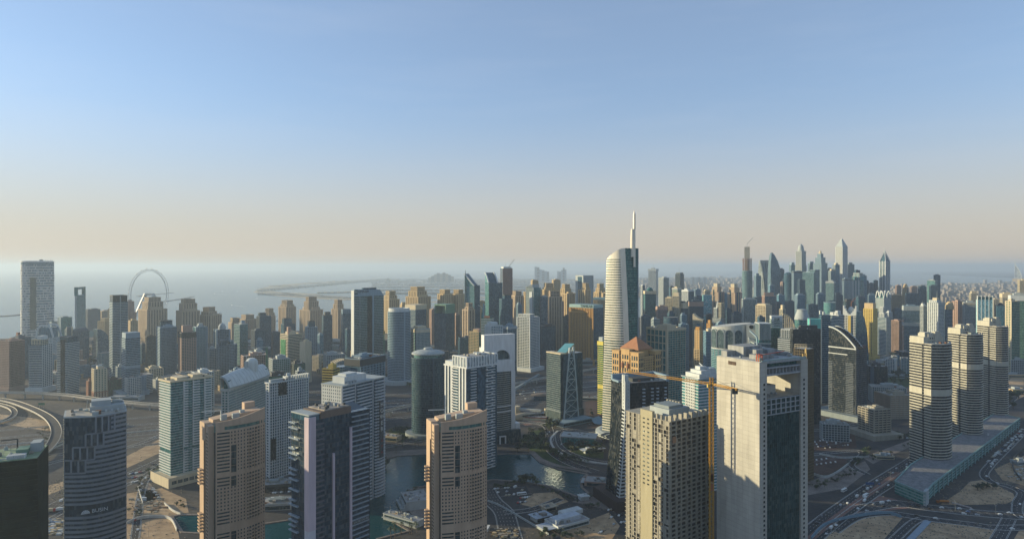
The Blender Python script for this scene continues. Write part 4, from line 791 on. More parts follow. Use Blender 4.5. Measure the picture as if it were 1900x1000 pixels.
rt,s=LOFT('twisted_tower','supertall pale tower twisting as it rises',[(None,10,10,78,1),(540,10,10,55,0),(510,10,10,30,0),(483,10,10,5,-1)],2950,1421,W.lgrey,(.05,.075,.09),(2.0,.5,4.2))
rt,s=LOFT('knife_topped_tower','supertall glass tower with a curved knife-blade top',[(None,11,9,18,0),(520,10.5,9,18,0),(500,8.8,8,18,-1.5),(485,6.2,7,18,-3.2),(474,3.0,6,18,-5),(469,1,3,18,-6)],2800,1438,W.lblue,(.03,.07,.095),(.7,.3,4.2))
def SUPER(label,px,d,wpx,rows,wall,glass,top,al=34,st='pierw',name='supertall_tower'):
 """rows: [(row, fraction of width)] going up; top: list of (fraction of width, row) for the closing cap"""
 C=wpx/2;o=T(name,label,'tower',px-C,px-C+wpx*.58,px+C,rows[0][0],d,al,wall=wall,glass=glass,f=st,r=st,roof=False,fh=4.2,add=[('upper_shaft',.5-f/2,.5+f/2,.5-f/2,.5+f/2,rows[k][0] if k else rows[0][0],r2,wall,glass,st) for k,(r2,f) in enumerate(rows[1:])])
 return o
o=SUPER('supertall beige-white tower under a round dome with a short spike',1486,3000,21,[(492,1),(466,.88)],W.lgrey,G.bronze,None);a=o['a']
z0=zt(466,3000);m=MB();m.lathe([(a*.42,z0),(a*.42,z0+9),(a*.38,z0+9),(a*.36,z0+18),(a*.27,z0+27),(a*.13,z0+32),(.6,z0+34),(.3,z0+40)],24);m.build('dome',wallm(W.lgrey),o['root'])
T(OT,'dark blue tower with a black rounded glass dome top before the domed supertall','tower',1452,1457,1473,517,2700,wall=W.blue,glass=G.navy,f='pier',r='pier',roof=False)
o=CYL(OT,'dark glass dome-capped shaft rising between two pale strips','tower',1454,1471,512,2690,W.blue,G.navy,'line',roof=False);m=MB();m.lathe([(o['r'],o['z']),(o['r']*.85,o['z']+9),(o['r']*.5,o['z']+14),(1,o['z']+16)],20);m.build('dome',glassm(G.navy),o['root'])
T(OT,'slim dark strip tower with a pinkish edge in front of the dome-capped shaft','tower',1448,1452,1455,524,2600,wall=W.pink,glass=G.navy,f='pierw',r='line')
T(OT,'blue ribbed tower with a flat overhanging cap below the domed supertall','tower',1469,1473,1491,504,2650,wall=W.lblue,glass=G.navy,f='pierw',r='pier',capm=(W.dgrey,5))
T(OT,'teal mirrored broad tower with uneven panes, widest of the supertall group','tower',1489,1510,1521,506,2550,wall=W.lblue,glass=(.03,.075,.09),f='glass',r='line',add=[('upper_block',.55,1.0,.2,1,506,501,W.lblue,(.03,.075,.09),'glass')])
o=SUPER('supertall stepped tower with a small square crown and flared shoulders',1522,2950,26,[(488,1),(478,.72),(471,.42)],W.lblue,G.blue,None,st='pierw');a=o['a'];MB().lathe([(a*.16,zt(471,2950)),(a*.14,zt(467,2950)),(.5,zt(464,2950))],8).build('crown_turret',wallm(W.cream),o['root'])
o=SUPER('supertall white tower topped by a tall folded pyramid',1561.5,2900,22,[(458,1)],W.white,G.bronze,None,st='pierw');a,b,z=o['a'],o['b'],o['z'];zz=zt(443,2900);m=MB();p=offs(o['p'],.6);q=[(x*.18,y*.18) for x,y in p]
m.prism(p,z,zz,top=q);m.build('pyramid_roof',wallm(W.lgrey,rough=.4),o['root'])
for dx,r0,lb in [(-17,503,'grey slab tower with a stepped top before the pyramid-roofed supertall'),(-9,492,'grey ribbed shoulder tower attached before the pyramid-roofed supertall')]:
 T(OT,lb,'tower',1561+dx-7,1561+dx-2,1561+dx+6,r0,2800,wall=W.grey,glass=G.blue,f='pierw',r='line',add=[('roof_block',.2,.8,.2,.8,r0,r0-4,W.cream,G.dark,'none')])
T(OT,'grey shaded tower close behind the pyramid-roofed supertall','tower',1571,1574,1585,491,3000,wall=W.grey,glass=G.blue,f='pierw',r='pierw',add=[('roof_block',.1,.6,.2,.8,491,487,W.grey,G.dark,'none')])
T(RT,'teal glass mid tower with white crown and glowing face below the stepped supertall','tower',1532,1547,1550,523,2400,wall=W.lgrey,glass=(.04,.10,.115),f='glass',r='line',capm=(W.lgrey,5))
o=CYL(OT,'squat teal drum tower with a pale ring roof','building',1528,1551,562,2100,W.lblue,G.lteal,'line',roof=True)
T(OT,'navy tower with black flat cap between white-striped neighbours','tower',1562,1566,1582,518,2700,wall=W.lblue,glass=G.navy,f='pier',r='pierw',capm=(W.dgrey,5))
T(OT,'teal tower with broad white vertical stripes and a toothed crown','tower',1581,1595,1603,513,2550,wall=W.lgrey,glass=G.teal,f=dict(bh=.4,bp=.1,sp=13,pw=7,pp=.8),r='line',add=[('crown_frame',.1,.9,.1,.9,513,507,W.lgrey,G.teal,'gridw')],capm=((.07,.22,.26),16))
for (x0,x1,tp,lb) in [(1603,1612,522,'dark shaded slab, first of three beside the white-striped teal tower'),(1611,1621,526,'dark shaded slab, middle of three with a plain flat roof'),(1620,1629,521,'dark shaded slab, last of three before the spired tower')]:
 T(OT,lb,'tower',x0,x0+3,x1,tp,3050,wall=W.blue,glass=G.navy,f='line',r='pier')
o=T('spired_tower','slender striped supertall with four corner fins tapering to a needle spire','tower',1632,1643,1651,484,3000,wall=W.white,glass=G.navy,f=dict(bh=1.1,bp=.4,sp=11,pw=2.5,pp=1.2,fh=5),r=dict(bh=1.1,bp=.4,sp=11,pw=2.5,pp=1.2,fh=5),roof=False,corner=3)
a,b,z=o['a'],o['b'],o['z'];zz=zt(466,3000);m=MB()
for x,y in o['p']:m.beam((x,y,z),(x*.06,y*.06,zz),3)
m.build('crown_fin',wallm(W.white),o['root']);m=MB();m.prism([(x*.9,y*.9) for x,y in o['p']],z,zz-8,top=[(x*.1,y*.1) for x,y in o['p']]);m.build('pyramid_roof',glassm(G.navy),o['root'])
MB().lathe([(2.6,zz-6),(1.8,zz),(.5,zt(460,3000))],8).build('spire',wallm(W.white),o['root'])
o=T('gothic_crowned_tower','pale green tower with pointed gothic arches along its crown','tower',1625,1640,1653,553,2200,wall=W.lgrey,glass=G.lteal,f='pierw',r='pierw',roof=False)
a,b,z=o['a'],o['b'],o['z']
for (p,q) in [(o['p'][k],o['p'][(k+1)%4]) for k in range(4)]:
 for j in range(2):
  m=MB();A=Vector((*p,z)).lerp(Vector((*q,z)),j/2);B=Vector((*p,z)).lerp(Vector((*q,z)),(j+1)/2);M_=(A+B)/2+Vector((0,0,zt(540,2200)-z));c1=A.lerp(M_,.55)+Vector((0,0,6));c2=B.lerp(M_,.55)+Vector((0,0,6));m.path([A,c1,M_,c2,B],2.4);m.build('gothic_arch',wallm(W.white),o['root'])
m=MB();m.prism([(x*.8,y*.8) for x,y in o['p']],z,z+16,top=[(x*.45,y*.45) for x,y in o['p']]);m.build('glass_lantern',glassm(G.lteal),o['root'])
# --- right of the tallest tower: business towers this side of the marina
o=T(OT,'green glass tower with cream grid frame and a rounded white banded side','tower',1200,1238,1272,612,1010,42,wall=W.cream,glass=G.teal,f=dict(bh=1.4,bp=.45,sp=9.0,pw=1.5,pp=.6,fh=11),r=dict(bh=.5,bp=.2,sp=6,pw=.3,pp=.25),roof=True)
a,b,z=o['a'],o['b'],o['z'];m=MB();m.ring(offs(o['p'],-.2),offs(o['p'],.8),z-2,z+1.6)
m.box(a/2-3,a/2+.8,-b/2-.8,-b/2+.1,0,z);m.box(a/2-.02,a/2+.85,-b/2,-b/2+2,0,z);m.build('corner_pier',wallm(W.cream),o['root'])
m=MB();n=12
for k in range(26):
 z0=k*z*.98/26;ww=11*(1-(k/26)**3)+1;m.box(-a/2-ww,-a/2-.05,-b*.3,b*.3,z0,z0+1.7)
m.build('curved_balcony_bay',wallm(W.white),o['root']);MB().box(-a/2-5,-a/2-.1,-b*.22,b*.22,0,z*.9).build('bay_glass',glassm(G.teal),o['root'])
# drum-roofed bank with arched windows
o=CYL('bank_building','grey-green office drum with four big arched windows under a sloping roof','building',1318,1396,652,1330,W.lblue,G.teal,dict(bh=1.2,bp=.4),n=40,ry=.7,roof=False)
r,z=o['r'],o['z'];root=o['root'];z2=zt(612,1330);wm=wallm((.46,.47,.45));m=MB();P=ell(r*1.0,r*.7,40)
m.prism(P,z,z+3);m.build('cornice',wm,root)
m=MB();m.ring(ell(r*.9,r*.62,40),ell(r*.97,r*.68,40),z+3,z2);hh=z2+8
m.prism(ell(r*.97,r*.68,40),z2,lambda p:z2+2+(p[0]+r)*.13);m.build('arcade_drum',wm,root)
for k,ang in enumerate((-148,-122,-96,-70)):
 a_=R_(ang);cx,cy_=r*.985*math.cos(a_),r*.69*math.sin(a_);t=Vector((-math.sin(a_)*r,math.cos(a_)*r*.7)).normalized();nn=Vector((t.y,-t.x));wdt=r*.2
 arch=[(-wdt,z+4)]+[(wdt*math.cos(math.pi-j*math.pi/10),z2-wdt-1+wdt*math.sin(j*math.pi/10)) for j in range(11)]+[(wdt,z+4)]
 pts=[(cx+t.x*u+nn.x*.9,cy_+t.y*u+nn.y*.9,h) for u,h in arch]
 m=MB();m.poly([(p[0]-nn.x*.2,p[1]-nn.y*.2,p[2]) for p in pts]);g=m.build('arched_window',glassm(G.grey),root);m=MB();m.path(pts,1.6);m.build('window_frame',wallm(W.lgrey),g)
m=MB();nfl=7
for k in range(12):a_=R_(-175+k*15);m.box(r*.99*math.cos(a_)-.8,r*.99*math.cos(a_)+.8,r*.7*math.sin(a_)-.8,r*.7*math.sin(a_)+.8,z-14,z)
m.build('column',wm,root)
m=MB();m.box(r*.72,r*1.12,-r*.66,r*.3,0,z2+11);m.build('lift_tower',wm,root)
MB().lathe([(0.1,0),(4.2,0),(4.2,1.2),(0.1,1.2)],20).build('round_window',glassm(G.black),root).matrix_basis=__import__('mathutils').Matrix.Translation((r*.95,-r*.66,z2+6)) @ __import__('mathutils').Matrix.Rotation(R_(90),4,'X')
# dark block with finned roof hall
o=T(OT,'dark glass block with V-shaped blue roof valley and a pale finned attic','building',1392,1400,1430,638,1300,wall=W.lblue,glass=G.navy,f='line',r='line',roof=False)
a,b,z=o['a'],o['b'],o['z'];m=MB();m.box(-a/2-1,a/2+1,-b/2-1,b/2+1,z,z+2);m.build('cornice',wallm(W.lgrey),o['root'])
za=zt(598,1340);MB().box(-a/2,a/2-2,-b*.2,b*.5,z+2,za).build('attic_hall',glassm(G.teal),o['root']);m=MB()
for k in range(10):yy=-b*.2+b*.7*k/9;m.box(a/2-2,a/2+.2,yy-.35,yy+.35,z+8,za+1)
for k in range(6):xx=-a/2+a*k/6;m.box(xx-.4,xx+.4,-b*.2-1,-b*.2,z+8,za+1)
m.box(-a/2-1,a/2+1,-b*.22,b*.52,za,za+1.5);m.build('roof_fin',wallm(W.white),o['root'])
m=MB();m.path([(-a*.3,-b/2-2,z-16),(-a*.36,-b/2-3,z+4),(-a*.5,-b/2-3,z+10)],1.8);m.build('angled_mast',wallm(W.white),o['root'])
T(OT,'white banded office tower with green glass centre and a white U frame on top','tower',1420,1424,1449,608,1380,wall=W.white,glass=G.green,f='band',r='none',roof=False)
o_=_last=None
def uframe(o,wcol,px_top,d):
 a,b,z=o['a'],o['b'],o['z'];zz=zt(px_top,d);m=MB()
 for s in (-1,1):y=s*b*.36;m.box(-a/2,a/2+.8,y-b*.13,y+b*.13,z-2,zz)
 m.box(-a/2,a/2+.8,-b*.23,b*.23,zz-5,zz);m.build('roof_frame',wallm(wcol),o['root'])
 m=MB()
 for k in range(28):
  for s in (-1,1):y=s*b*.38;m.box(a/2-.2,a/2+.9,y-b*.11,y+b*.11,k*z/28,k*z/28+1.6)
 m.build('balcony_bands_cladding',wallm(wcol),o['root'])
uo=T(OT,'slim banded office block behind the one with the white U frame','tower',1428,1431,1452,592,1500,wall=W.white,glass=G.green,f='band',r='band',roof=False);uframe(uo,W.white,586,1500)
o=T(OT,'office building with a quarter-circle lattice arch against its side','building',1447,1452,1477,612,1330,20,wall=W.cream,glass=G.teal,f='grid',r='gridw',roof=False)
a,b,z=o['a'],o['b'],o['z'];zz=zt(583,1330);R1=b*.95;m=MB();pts=[(a/2+.6,-b/2+R1*(1-math.cos(t*math.pi/20))-R1*0+0,z-14+(zz-z+14)*0) for t in range(1)]
arc=[(a/2+.6,-b/2+R1*math.sin(t*math.pi/20),z-20+(zz-z+20)*math.cos(t*math.pi/20)) for t in range(11)];m.path(arc,1.8)
for q in arc[1:9]:m.beam(q,(q[0],q[1],z-20),.9)
for k in range(5):m.beam((a/2+.6,-b/2,z-18+k*(zz-z+18)/5),(a/2+.6,-b/2+R1*math.sqrt(max(0,1-(k/5)**2)),z-18+k*(zz-z+18)/5),.9)
m.build('lattice_arch',wallm(W.cream),o['root'])
o=T(OT,'white terraced office block with louvred stepped top beside a black tower','building',1443,1466,1471,628,1180,wall=W.white,glass=G.dark,f='bandw',r='none',roof=False,add=[('louvred_step',.25,1,.1,.9,628,612,W.white,G.grey,dict(bh=.3,bp=.2,sp=3,pw=1,pp=.5))])
o=CYL('domed_hall','pale drum-roofed hall behind the black glass tower','building',1474,1502,594,1500,W.lgrey,G.teal,'line',ry=.9,roof=False);m=MB();r,z=o['r'],o['z'];m.lathe([(r*1.02,z),(r*1.02,z+5),(r*.75,z+18),(r*.7,z+19),(r*.68,z+24),(r*.3,z+25)],30);m.build('drum_roof',wallm(W.lgrey),o['root'])
T('low_block','cream turret block beside the drum-roofed hall','building',1446,1452,1458,575,1600,wall=W.cream,glass=G.grey,f='grid',r='grid',add=[('turret',.2,.8,.2,.8,575,566,W.cream,G.grey,'none')])
# black towers behind the white portal tower
o=T(OT,'big black glass tower with a flat roof behind the pale portal tower','tower',1466,1471,1523,612,1090,60,wall=W.dgrey,glass=G.black,f='glass',r='glass',add=[('roof_block',.2,.8,.3,.9,612,604,W.dgrey,G.black,'none')])
o=T('construction_site_building','dark tower wrapped in ragged golden scaffold netting beside the portal tower','tower',1474,1497,1509,648,800,wall=(.22,.17,.10),glass=G.black,f=dict(bh=.5,bp=.5,sp=2.2,pw=.3,pp=.8),r=dict(bh=.5,bp=.5,sp=2.2,pw=.3,pp=.8),roof=False)
a,b,z=o['a'],o['b'],o['z'];m=MB()
for k in range(9):x=-a/2+a*k/8;m.beam((x,-b/2,z),(x,-b/2,z+5),.4)
m.path([(-a/2,-b/2,z+5),(a/2,-b/2,z+6),(a/2,b/2,z+5)],.5);m.path([(-a/2,-b/2,z+2.5),(a/2,-b/2,z+3),(a/2,b/2,z+2.5)],.5);m.build('edge_rail',wallm(W.conc),o['root'])
rnd=random.Random(3);gm_=wallm((.42,.30,.12));m=MB()
for k in range(46):x=rnd.uniform(-a/2,a/2);z0=rnd.uniform(20,z-8);m.box(x,x+rnd.uniform(.8,3),-b/2-1.3,-b/2-.9,z0,z0+rnd.uniform(3,12))
m.build('netting',gm_,o['root'])
T(OT,'turquoise-roofed glass block between the black tower and the blue tower','building',1499,1503,1524,592,1260,wall=W.lgrey,glass=(.06,.28,.27),f='glass',r='glass',capm=((.10,.42,.40),20),roof=False,corner=2)
T(RT,'blue shaded tower with two pale roof fins right of the turquoise roof','tower',1520,1524,1541,584,1260,wall=W.lblue,glass=G.navy,f='line',r='bandt',add=[('roof_fin',0,.3,0,.2,584,577,W.white,G.navy,'none'),('roof_fin',.7,1,.2,.4,584,578,W.white,G.navy,'none')],roof=False)
T(RT,'white banded twin-slab tower with sunlit pale bands behind the black curved-top tower','tower',1538,1556,1566,586,1500,wall=W.white,glass=G.navy,f='band',r='band',add=[('roof_block',.05,.4,.1,.8,586,580,W.white,G.navy,'none'),('roof_block',.55,.8,.2,.8,586,577,W.white,G.navy,'none')])
o=T('tower_under_construction','white tower with a scooped crown, cranes and bamboo-yellow hoist below it','tower',1564,1589,1593,586,1600,wall=W.white,glass=G.bronze,f='gridw',r='none',roof=False)
a,b,z=o['a'],o['b'],o['z'];zz=zt(567,1600);m=MB();n=10
for k in range(n):t=(k+.5)/n;x0=-a/2+a*k/n;m.box(x0,x0+a/n,-b/2,b*.1,z,z+3+(zz-z)*(abs(t-.5)*2)**1.6)
m.build('scooped_crown',wallm(W.white),o['root']);m=MB();m.lathe([(8,z),(8,z+12),(5,z+19),(.5,z+22)],14,0,b*.2);m.build('dome',wallm(W.white),o['root'])
MB().box(-a*.1,a*.1,-b/2-3,-b/2,0,z).build('hoist_tower',wallm(W.yellow),o['root']);MB().path([(0,b*.2,z+20),(0,b*.2,z+32),(10,b*.2,z+44)],1.2).build('luffing_crane',wallm(W.terra),o['root'])
rt,s=LOFT('curved_blue_tower','dark blue tower with a bulging curved flank, white edge',[(None,10.5,9,10,1),(660,10.5,9,10,1),(620,9.5,9,10,0),(595,7.5,9,10,-1.5),(578,4.5,8,10,-3.5)],1600,1597,W.blue,G.navy,(.5,.2,4))
o=T(RT,'yellow apartment tower with ribbed piers and an orange-cream roof block, lit by the sun','tower',1602,1620,1628,574,1850,wall=W.yellow,glass=G.bronze,f=dict(bh=1.6,bp=.3,sp=6,pw=3,pp=.9),r='punchw',add=[('roof_block',.0,.9,.2,.9,574,563,W.sand,G.bronze,'none')],podium=(5,8))
o=T(RT,'white balcony tower with a stepped gabled crown beside the yellow one','tower',1628,1644,1653,589,1950,wall=W.white,glass=G.navy,f='band',r='gridw',roof=False,add=[('crown_block',.1,.7,.15,.8,589,582,W.white,G.navy,'gridw'),('turret',.2,.55,.2,.6,582,570,W.white,G.navy,'gridw')])
T(RT,'white tower behind the stepped gabled crown','tower',1644,1649,1656,580,2150,wall=W.white,glass=G.navy,f='pier',r='pier')
T(OT,'brown gridded round-sided office block low beside the dark striped slab','building',1652,1668,1678,596,2000,wall=W.pink,glass=G.bronze,f='grid',r='grid')
o=T(OT,'dark striped slab with a plain pale top band and a pale belt halfway','tower',1674,1677,1706,568,1950,wall=W.lblue,glass=G.navy,f='band',r='bandt',capm=(W.lgrey,13),add=[('belt',-.02,1.02,-.02,1.02,604,598,W.lgrey,G.navy,'none')])
T(RT,'very thin white tower with window column beside the dark striped slab','tower',1707,1713,1720,568,1900,wall=W.white,glass=G.dark,f='gridf',r='gridf',add=[('roof_block',.1,.6,.2,.8,568,563,W.white,G.dark,'none')],mast=(16,.4,.4))
o=T(RT,'white tower with tall framed bays and a stepped pointed roof','tower',1721,1741,1752,562,1850,wall=W.white,glass=G.grey,f='pierw',r='gridw',add=[('crown_block',.1,.8,.1,.8,562,558,W.white,G.grey,'pierw'),('turret',.3,.7,.3,.7,558,553,W.cream,G.grey,'none')],roof=False,mast=(34,.6,.5))
o=T(OT,'domed sand-coloured tower with white-blue flank beside the white framed tower','tower',1750,1754,1767,574,1880,wall=W.lblue,glass=G.navy,f='line',r='band',roof=False);m=MB();a,z=o['a'],o['z'];m.lathe([(a*.6,z),(a*.6,z+8),(a*.5,z+17),(a*.28,z+22),(.5,z+24)],24,2,4);m.build('dome',wallm(W.sand),o['root'])
T(RT,'pinkish brown ribbed apartment tower with warm edge','tower',1766,1777,1786,560,1900,wall=W.pink,glass=G.bronze,f='pierw',r='pierw')
T(OT,'grey gridded office tower with toothed roof edge beside the cyan mirrored tower','tower',1786,1790,1812,562,1850,wall=W.lgrey,glass=G.grey,f='gridf',r='gridf',capm=(W.conc,5))
o=T(OT,'cyan mirrored tower with five white vertical fins rising above its roof','tower',1811,1814,1842,556,1700,wall=W.white,glass=(.30,.5,.55),f='none',r='none',roof=False,gl=glassm((.22,.42,.48),rough=.08,spec=.9))
a,b,z=o['a'],o['b'],o['z']
for k in range(5):y=-b/2+b*k/4;MB().box(a/2-6,a/2+2,y-.6,y+.6,0,z+11).build('fin',wallm(W.white),o['root'])
MB().box(a/2-5,a/2-1,-b/2+.7,b/2-.7,z,z+8).build('roof_screen',glassm(G.teal),o['root'])
T(OT,'slate grey glass tower with a flat roof plant beside the cyan mirrored tower','tower',1845,1849,1867,568,1680,wall=W.blue,glass=G.blue,f='line',r='line')
o=T(OT,'green-teal tower with one broad cream stripe facing us','tower',1865,1877,1892,560,1560,30,wall=W.cream,glass=G.green,f=dict(bh=1.6,bp=.3,sp=5,pw=2.5,pp=.5),r='line',roof=True)
T(OT,'beige office tower with a broad plain top storey behind the striped green-teal tower','tower',1855,1860,1882,546,1950,wall=W.cream,glass=G.grey,f='grid',r='grid',capm=(W.cream,10))
T(OT,'big dark green glass tower with a white roof slab at the edge of the view','tower',1871,1876,1915,549,1620,wall=W.lgrey,glass=G.green,f='line',r='line',capm=(W.white,12))
T(OT,'beige square tower beneath the sail-shaped hotel','tower',1888,1892,1910,521,2300,wall=W.cream,glass=G.grey,f='grid',r='gridf')
# far ones along the coast
for (x0,xc,x1,tp,d,wl_,gl_,st_,lb) in [(1661,1664,1672,530,3600,W.pink,G.bronze,'grid','pinkish distant block beside the sunlit domed tower'),(1689,1692,1702,532,3600,W.pink,G.bronze,'grid','pinkish distant block behind a dark office tower'),
 (1679,1682,1703,545,2600,W.blue,G.navy,'line','low dark blue office block in front of the pinkish distant blocks'),(1703,1706,1719,532,2500,W.blue,G.navy,'line','dark blue tower left of the teal-white one near the open sea'),
 (1720,1735,1739,521,2700,W.lgrey,G.lteal,'glass','teal-white glass tower in front of the tall dark slab by the sea'),(1732,1738,1745,511,2900,W.blue,G.navy,'line','tall dark slab with a lit slot, last tower before the open sea'),(1724,1727,1740,531,2450,W.blue,G.navy,'pier','dark teal block at the foot of the tall dark slab by the sea'),
 (1652,1655,1676,548,2900,W.sand,G.bronze,'grid','long low sand-coloured block before the sea horizon')]:
 T(OT,lb,'tower',x0,xc,x1,tp,d,wall=wl_,glass=gl_,f=st_,r=st_)
o=T('domed_tower','sunlit yellow distant tower with a rounded top','tower',1674,1682,1686,533,2800,wall=W.sand,glass=G.bronze,f='pier',r='line',roof=False);m=MB();m.lathe([(o['a']*.5,o['z']),(o['a']*.4,o['z']+10),(o['a']*.15,o['z']+15)],14);m.build('dome',wallm(W.sand),o['root'])
# --- curved-top black tower with white rim
o=T(RT,'black balcony tower with a white rim curving down across its top','tower',1538,1588,1608,648,1120,30,wall=(.10,.12,.14),glass=G.black,f='line',r='grid',roof=False,podium=None)
a,b,z=o['a'],o['b'],o['z'];zz=zt(610,1120);root=o['root'];m=MB();n=16;cr=[(-a/2+a*k/n,z+2+(zz-z-2)*(1-(k/n)**1.8)) for k in range(n+1)]
for k in range(n):m.box(cr[k][0],cr[k+1][0],-b/2,b*.1,z,(cr[k][1]+cr[k+1][1])/2)
m.build('curved_crown',glassm(G.black),root);m=MB();m.path([(x,-b/2-.4,h) for x,h in cr],1.8,2.2);m.path([(x,b*.1,h) for x,h in cr],1.6,2.0)
m.box(-a/2-.6,a/2+.8,-b/2-.9,-b/2+.1,z-1,z+1);m.box(-a/2-.6,a*.2,-b/2-.8,-b/2+.1,z-12,z-10.4);m.build('curved_rim',wallm(W.white),root)
for (x0,x1) in ((-a*.5-.8,-a*.36),(a*.14,a*.42)):
 m=MB()
 for k in range(32):zz_=6+k*(z-30)/32;m.box(x0,x1,-b/2-.9,-b/2,zz_,zz_+.8)
 m.build('balcony_cladding',wallm((.17,.20,.23)),root)
for k in range(3):MB().box(a*(.05+.15*k),a*(.12+.15*k),-b*.1+k*b*.15,b*.05+k*b*.15,z,z+9-2*k).build('plant_room',wallm(W.lblue),root)
MB().box(a*.1,a*.5,b*.15,b*.45,z,z+5).build('plant_room',wallm((.12,.07,.06)),root)
MB().prism(rect(a+50,b+30),0,9).build('podium',wallm(W.grey),root)
# --- mid-right low buildings
o=T('low_block','black glass cube with one pale ribbed strip beside the park','building',1606,1612,1647,680,1330,wall=W.dgrey,glass=G.black,f='glass',r='glass');MB().box(o['a']/2,o['a']/2+.8,-o['b']*.42,-o['b']*.22,0,o['z']).build('ribbed_strip',wallm(W.blue),o['root'])
o=T('parking_garage','grey open-deck parking building with a stepped roof, smaller of the two','building',1592,1622,1653,762,1000,wall=W.conc,glass=G.black,f=dict(bh=1.6,bp=.6,sp=8,pw=.8,pp=.8),r=dict(bh=1.6,bp=.6,sp=8,pw=.8,pp=.8),podium=(12,7))
o=T('parking_garage','brown-grey open-deck parking building beside the striped towers, longer of the two','building',1622,1652,1694,735,1130,wall=W.conc,glass=G.black,f='none',r=dict(bh=1.6,bp=.6,sp=9,pw=.8,pp=.8),core=wallm((.28,.21,.16)))
T('low_block','long flat pale hall behind the parking buildings','building',1611,1618,1692,718,1270,wall=W.lgrey,glass=G.grey,f='pier',r='pier',b=60)
T('low_block','low white hall with a flat roof at the foot of the black curved-rim tower','building',1521,1526,1584,787,990,wall=W.lgrey,glass=G.dark,f='grid',r='grid',b=38)
T('low_block','low white row building by the road beyond the third striped tower','building',1870,1876,1899,668,1560,wall=W.lgrey,glass=G.dark,f='grid',r='grid',b=30)
# ------------------------------------------------------------------ the near towers, each built by itself
# --- dark netted building at the near edge
o=T('construction_site_building','building wrapped in dark green netting at the very edge of the view','building',-60,70,76,850,430,10,wall=(.02,.028,.022),glass=G.black,f='none',r='none',roof=False,b=36,core=groundm('dark_netting',(.006,.011,.008),(.016,.026,.019),.12,.9,fine=.9))
a,b,z=o['a'],o['b'],o['z'];root=o['root']
m=MB()
for k in range(26):zz=z*.35+k*z*.65/26;m.box(-a/2-.1,a/2+.15,-b/2-.15,-b/2,zz,zz+.25)
m.build('scaffold_pattern',wallm((.03,.04,.035)),root)
MB().box(-a/2+.5,a/2-.5,-b/2+.5,b/2-.5,z,z+.3).build('roof_deck',wallm((.25,.33,.2),var=.4),root)
MB().box(a*.12,a*.3,-b*.2,b*.1,z,z+4.5).build('plant_room',wallm(W.green),root);MB().box(a*.3,a*.46,0,b*.3,z,z+6.5).build('plant_room',wallm(W.lgrey),root)
m=MB()
for k in range(8):m.box(a*.3,a*.47,b*.3+.02,b*.3+.3,z+.5+k*.75,z+.9+k*.75)
m.build('louvre_grille',wallm(W.dgrey),root);m=MB()
for k in range(10):m.box(a*(.02+.028*k),a*(.04+.028*k),-b*.4,-b*.25,z+.3,z+2.6)
m.build('roof_slat',wallm(W.white),root);MB().path([(a*.05,b*.3,z),(a*.05,b*.3,z+8),(-a*.2,b*.3,z+8)],.8).build('pipe_frame',wallm(W.dgrey),root)
# --- bowed banded tower with the sign
d=528;root=thing('office_tower','bowed grey-blue banded office tower with sun emblem sign low on its face','tower',(gx(178,d+22),d+22,0),-math.atan2(gx(178,d),d),None);z=zt(775,d)
hw=57*d/F*.86;P=[(-hw,-13),(-hw,14),(hw,14),(hw,-13)];arc=[(-hw+2*hw*k/18,-13-9*math.sin(math.pi*k/18)) for k in range(19)];P=arc+[(hw,15),(-hw,15)]
MB().prism(P,0,z).build('window_wall',glassm((.010,.03,.05),pw=1.5),root);GB=(.20,.235,.275)
m=MB();nf=38;fh=z/nf;O=offs(P,.55)
def arcband(m,x0,x1,z0,z1,t0=-.02,t1=.55):
 A=[p for p in arc if x0-1e-6<=p[0]<=x1+1e-6]
 def at(x):k=min(17,max(0,int((x+hw)/(2*hw)*18)));t=(x-arc[k][0])/(arc[k+1][0]-arc[k][0]);return (x,arc[k][1]+(arc[k+1][1]-arc[k][1])*t)
 L=[at(x0)]+[p for p in arc if x0+.3<p[0]<x1-.3]+[at(x1)]
 for p,q in zip(L,L[1:]):
  dd=Vector((q[0]-p[0],q[1]-p[1]));u=dd.normalized();n=Vector((u.y,-u.x));m.obox(p,u,n,dd.length,t1,z0,z1)
steps={nf-2:.55,nf-3:.55,nf-5:.28,nf-6:.28,nf-8:.0,nf-9:.0,nf-11:-.35,nf-12:-.35}
for k in range(nf):
 zz=k*fh
 if 20<=nf-k<=21:continue
 st_=-hw
 if k>=nf-12:st_=-hw+2*hw*{12:.34,11:.34,10:.34,9:.48,8:.48,7:.48,6:.62,5:.62,4:.62}.get(nf-k,.74)
 arcband(m,st_,hw,zz,zz+fh*.52)
for (x0,x1,k0,k1) in [(0,.34,12,9.2),(.14,.48,9.2,6.4),(.34,.62,6.4,3.6),(.5,.8,3.6,0)]:
 X0,X1=-hw+2*hw*x0,-hw+2*hw*x1
 for kk in (k0,k1):arcband(m,X0,X1,z-kk*fh-.6,z-kk*fh+.6,t1=.75)
 for j in range(4):x=X0+(X1-X0)*j/3;arcband(m,max(-hw,x-.6),min(hw,x+.6),z-k0*fh,z-k1*fh,t1=.72)
for (p,q) in ((P[18],P[19]),(P[19],P[20]),(P[20],P[0])):facade(m,p,q,0,z,dict(bh=1.9,bp=.4,fh=fh),fh)
m.build('spandrel_cladding',wallm(GB,rough=.5),root)
m=MB()
for k in range(nf*2):m.box(-hw-.9,-hw-.35,-14+.2,-12.6,k*fh/2,k*fh/2+fh*.3)
m.build('edge_trim',wallm(W.cream),root)
m=MB();m.prism(offs(P,.6),z,z+1);m.build('parapet',wallm(W.lgrey),root);MB().prism(offs(P,-.8),z+1,z+1.2).build('roof_deck',wallm((.4,.37,.32)),root)
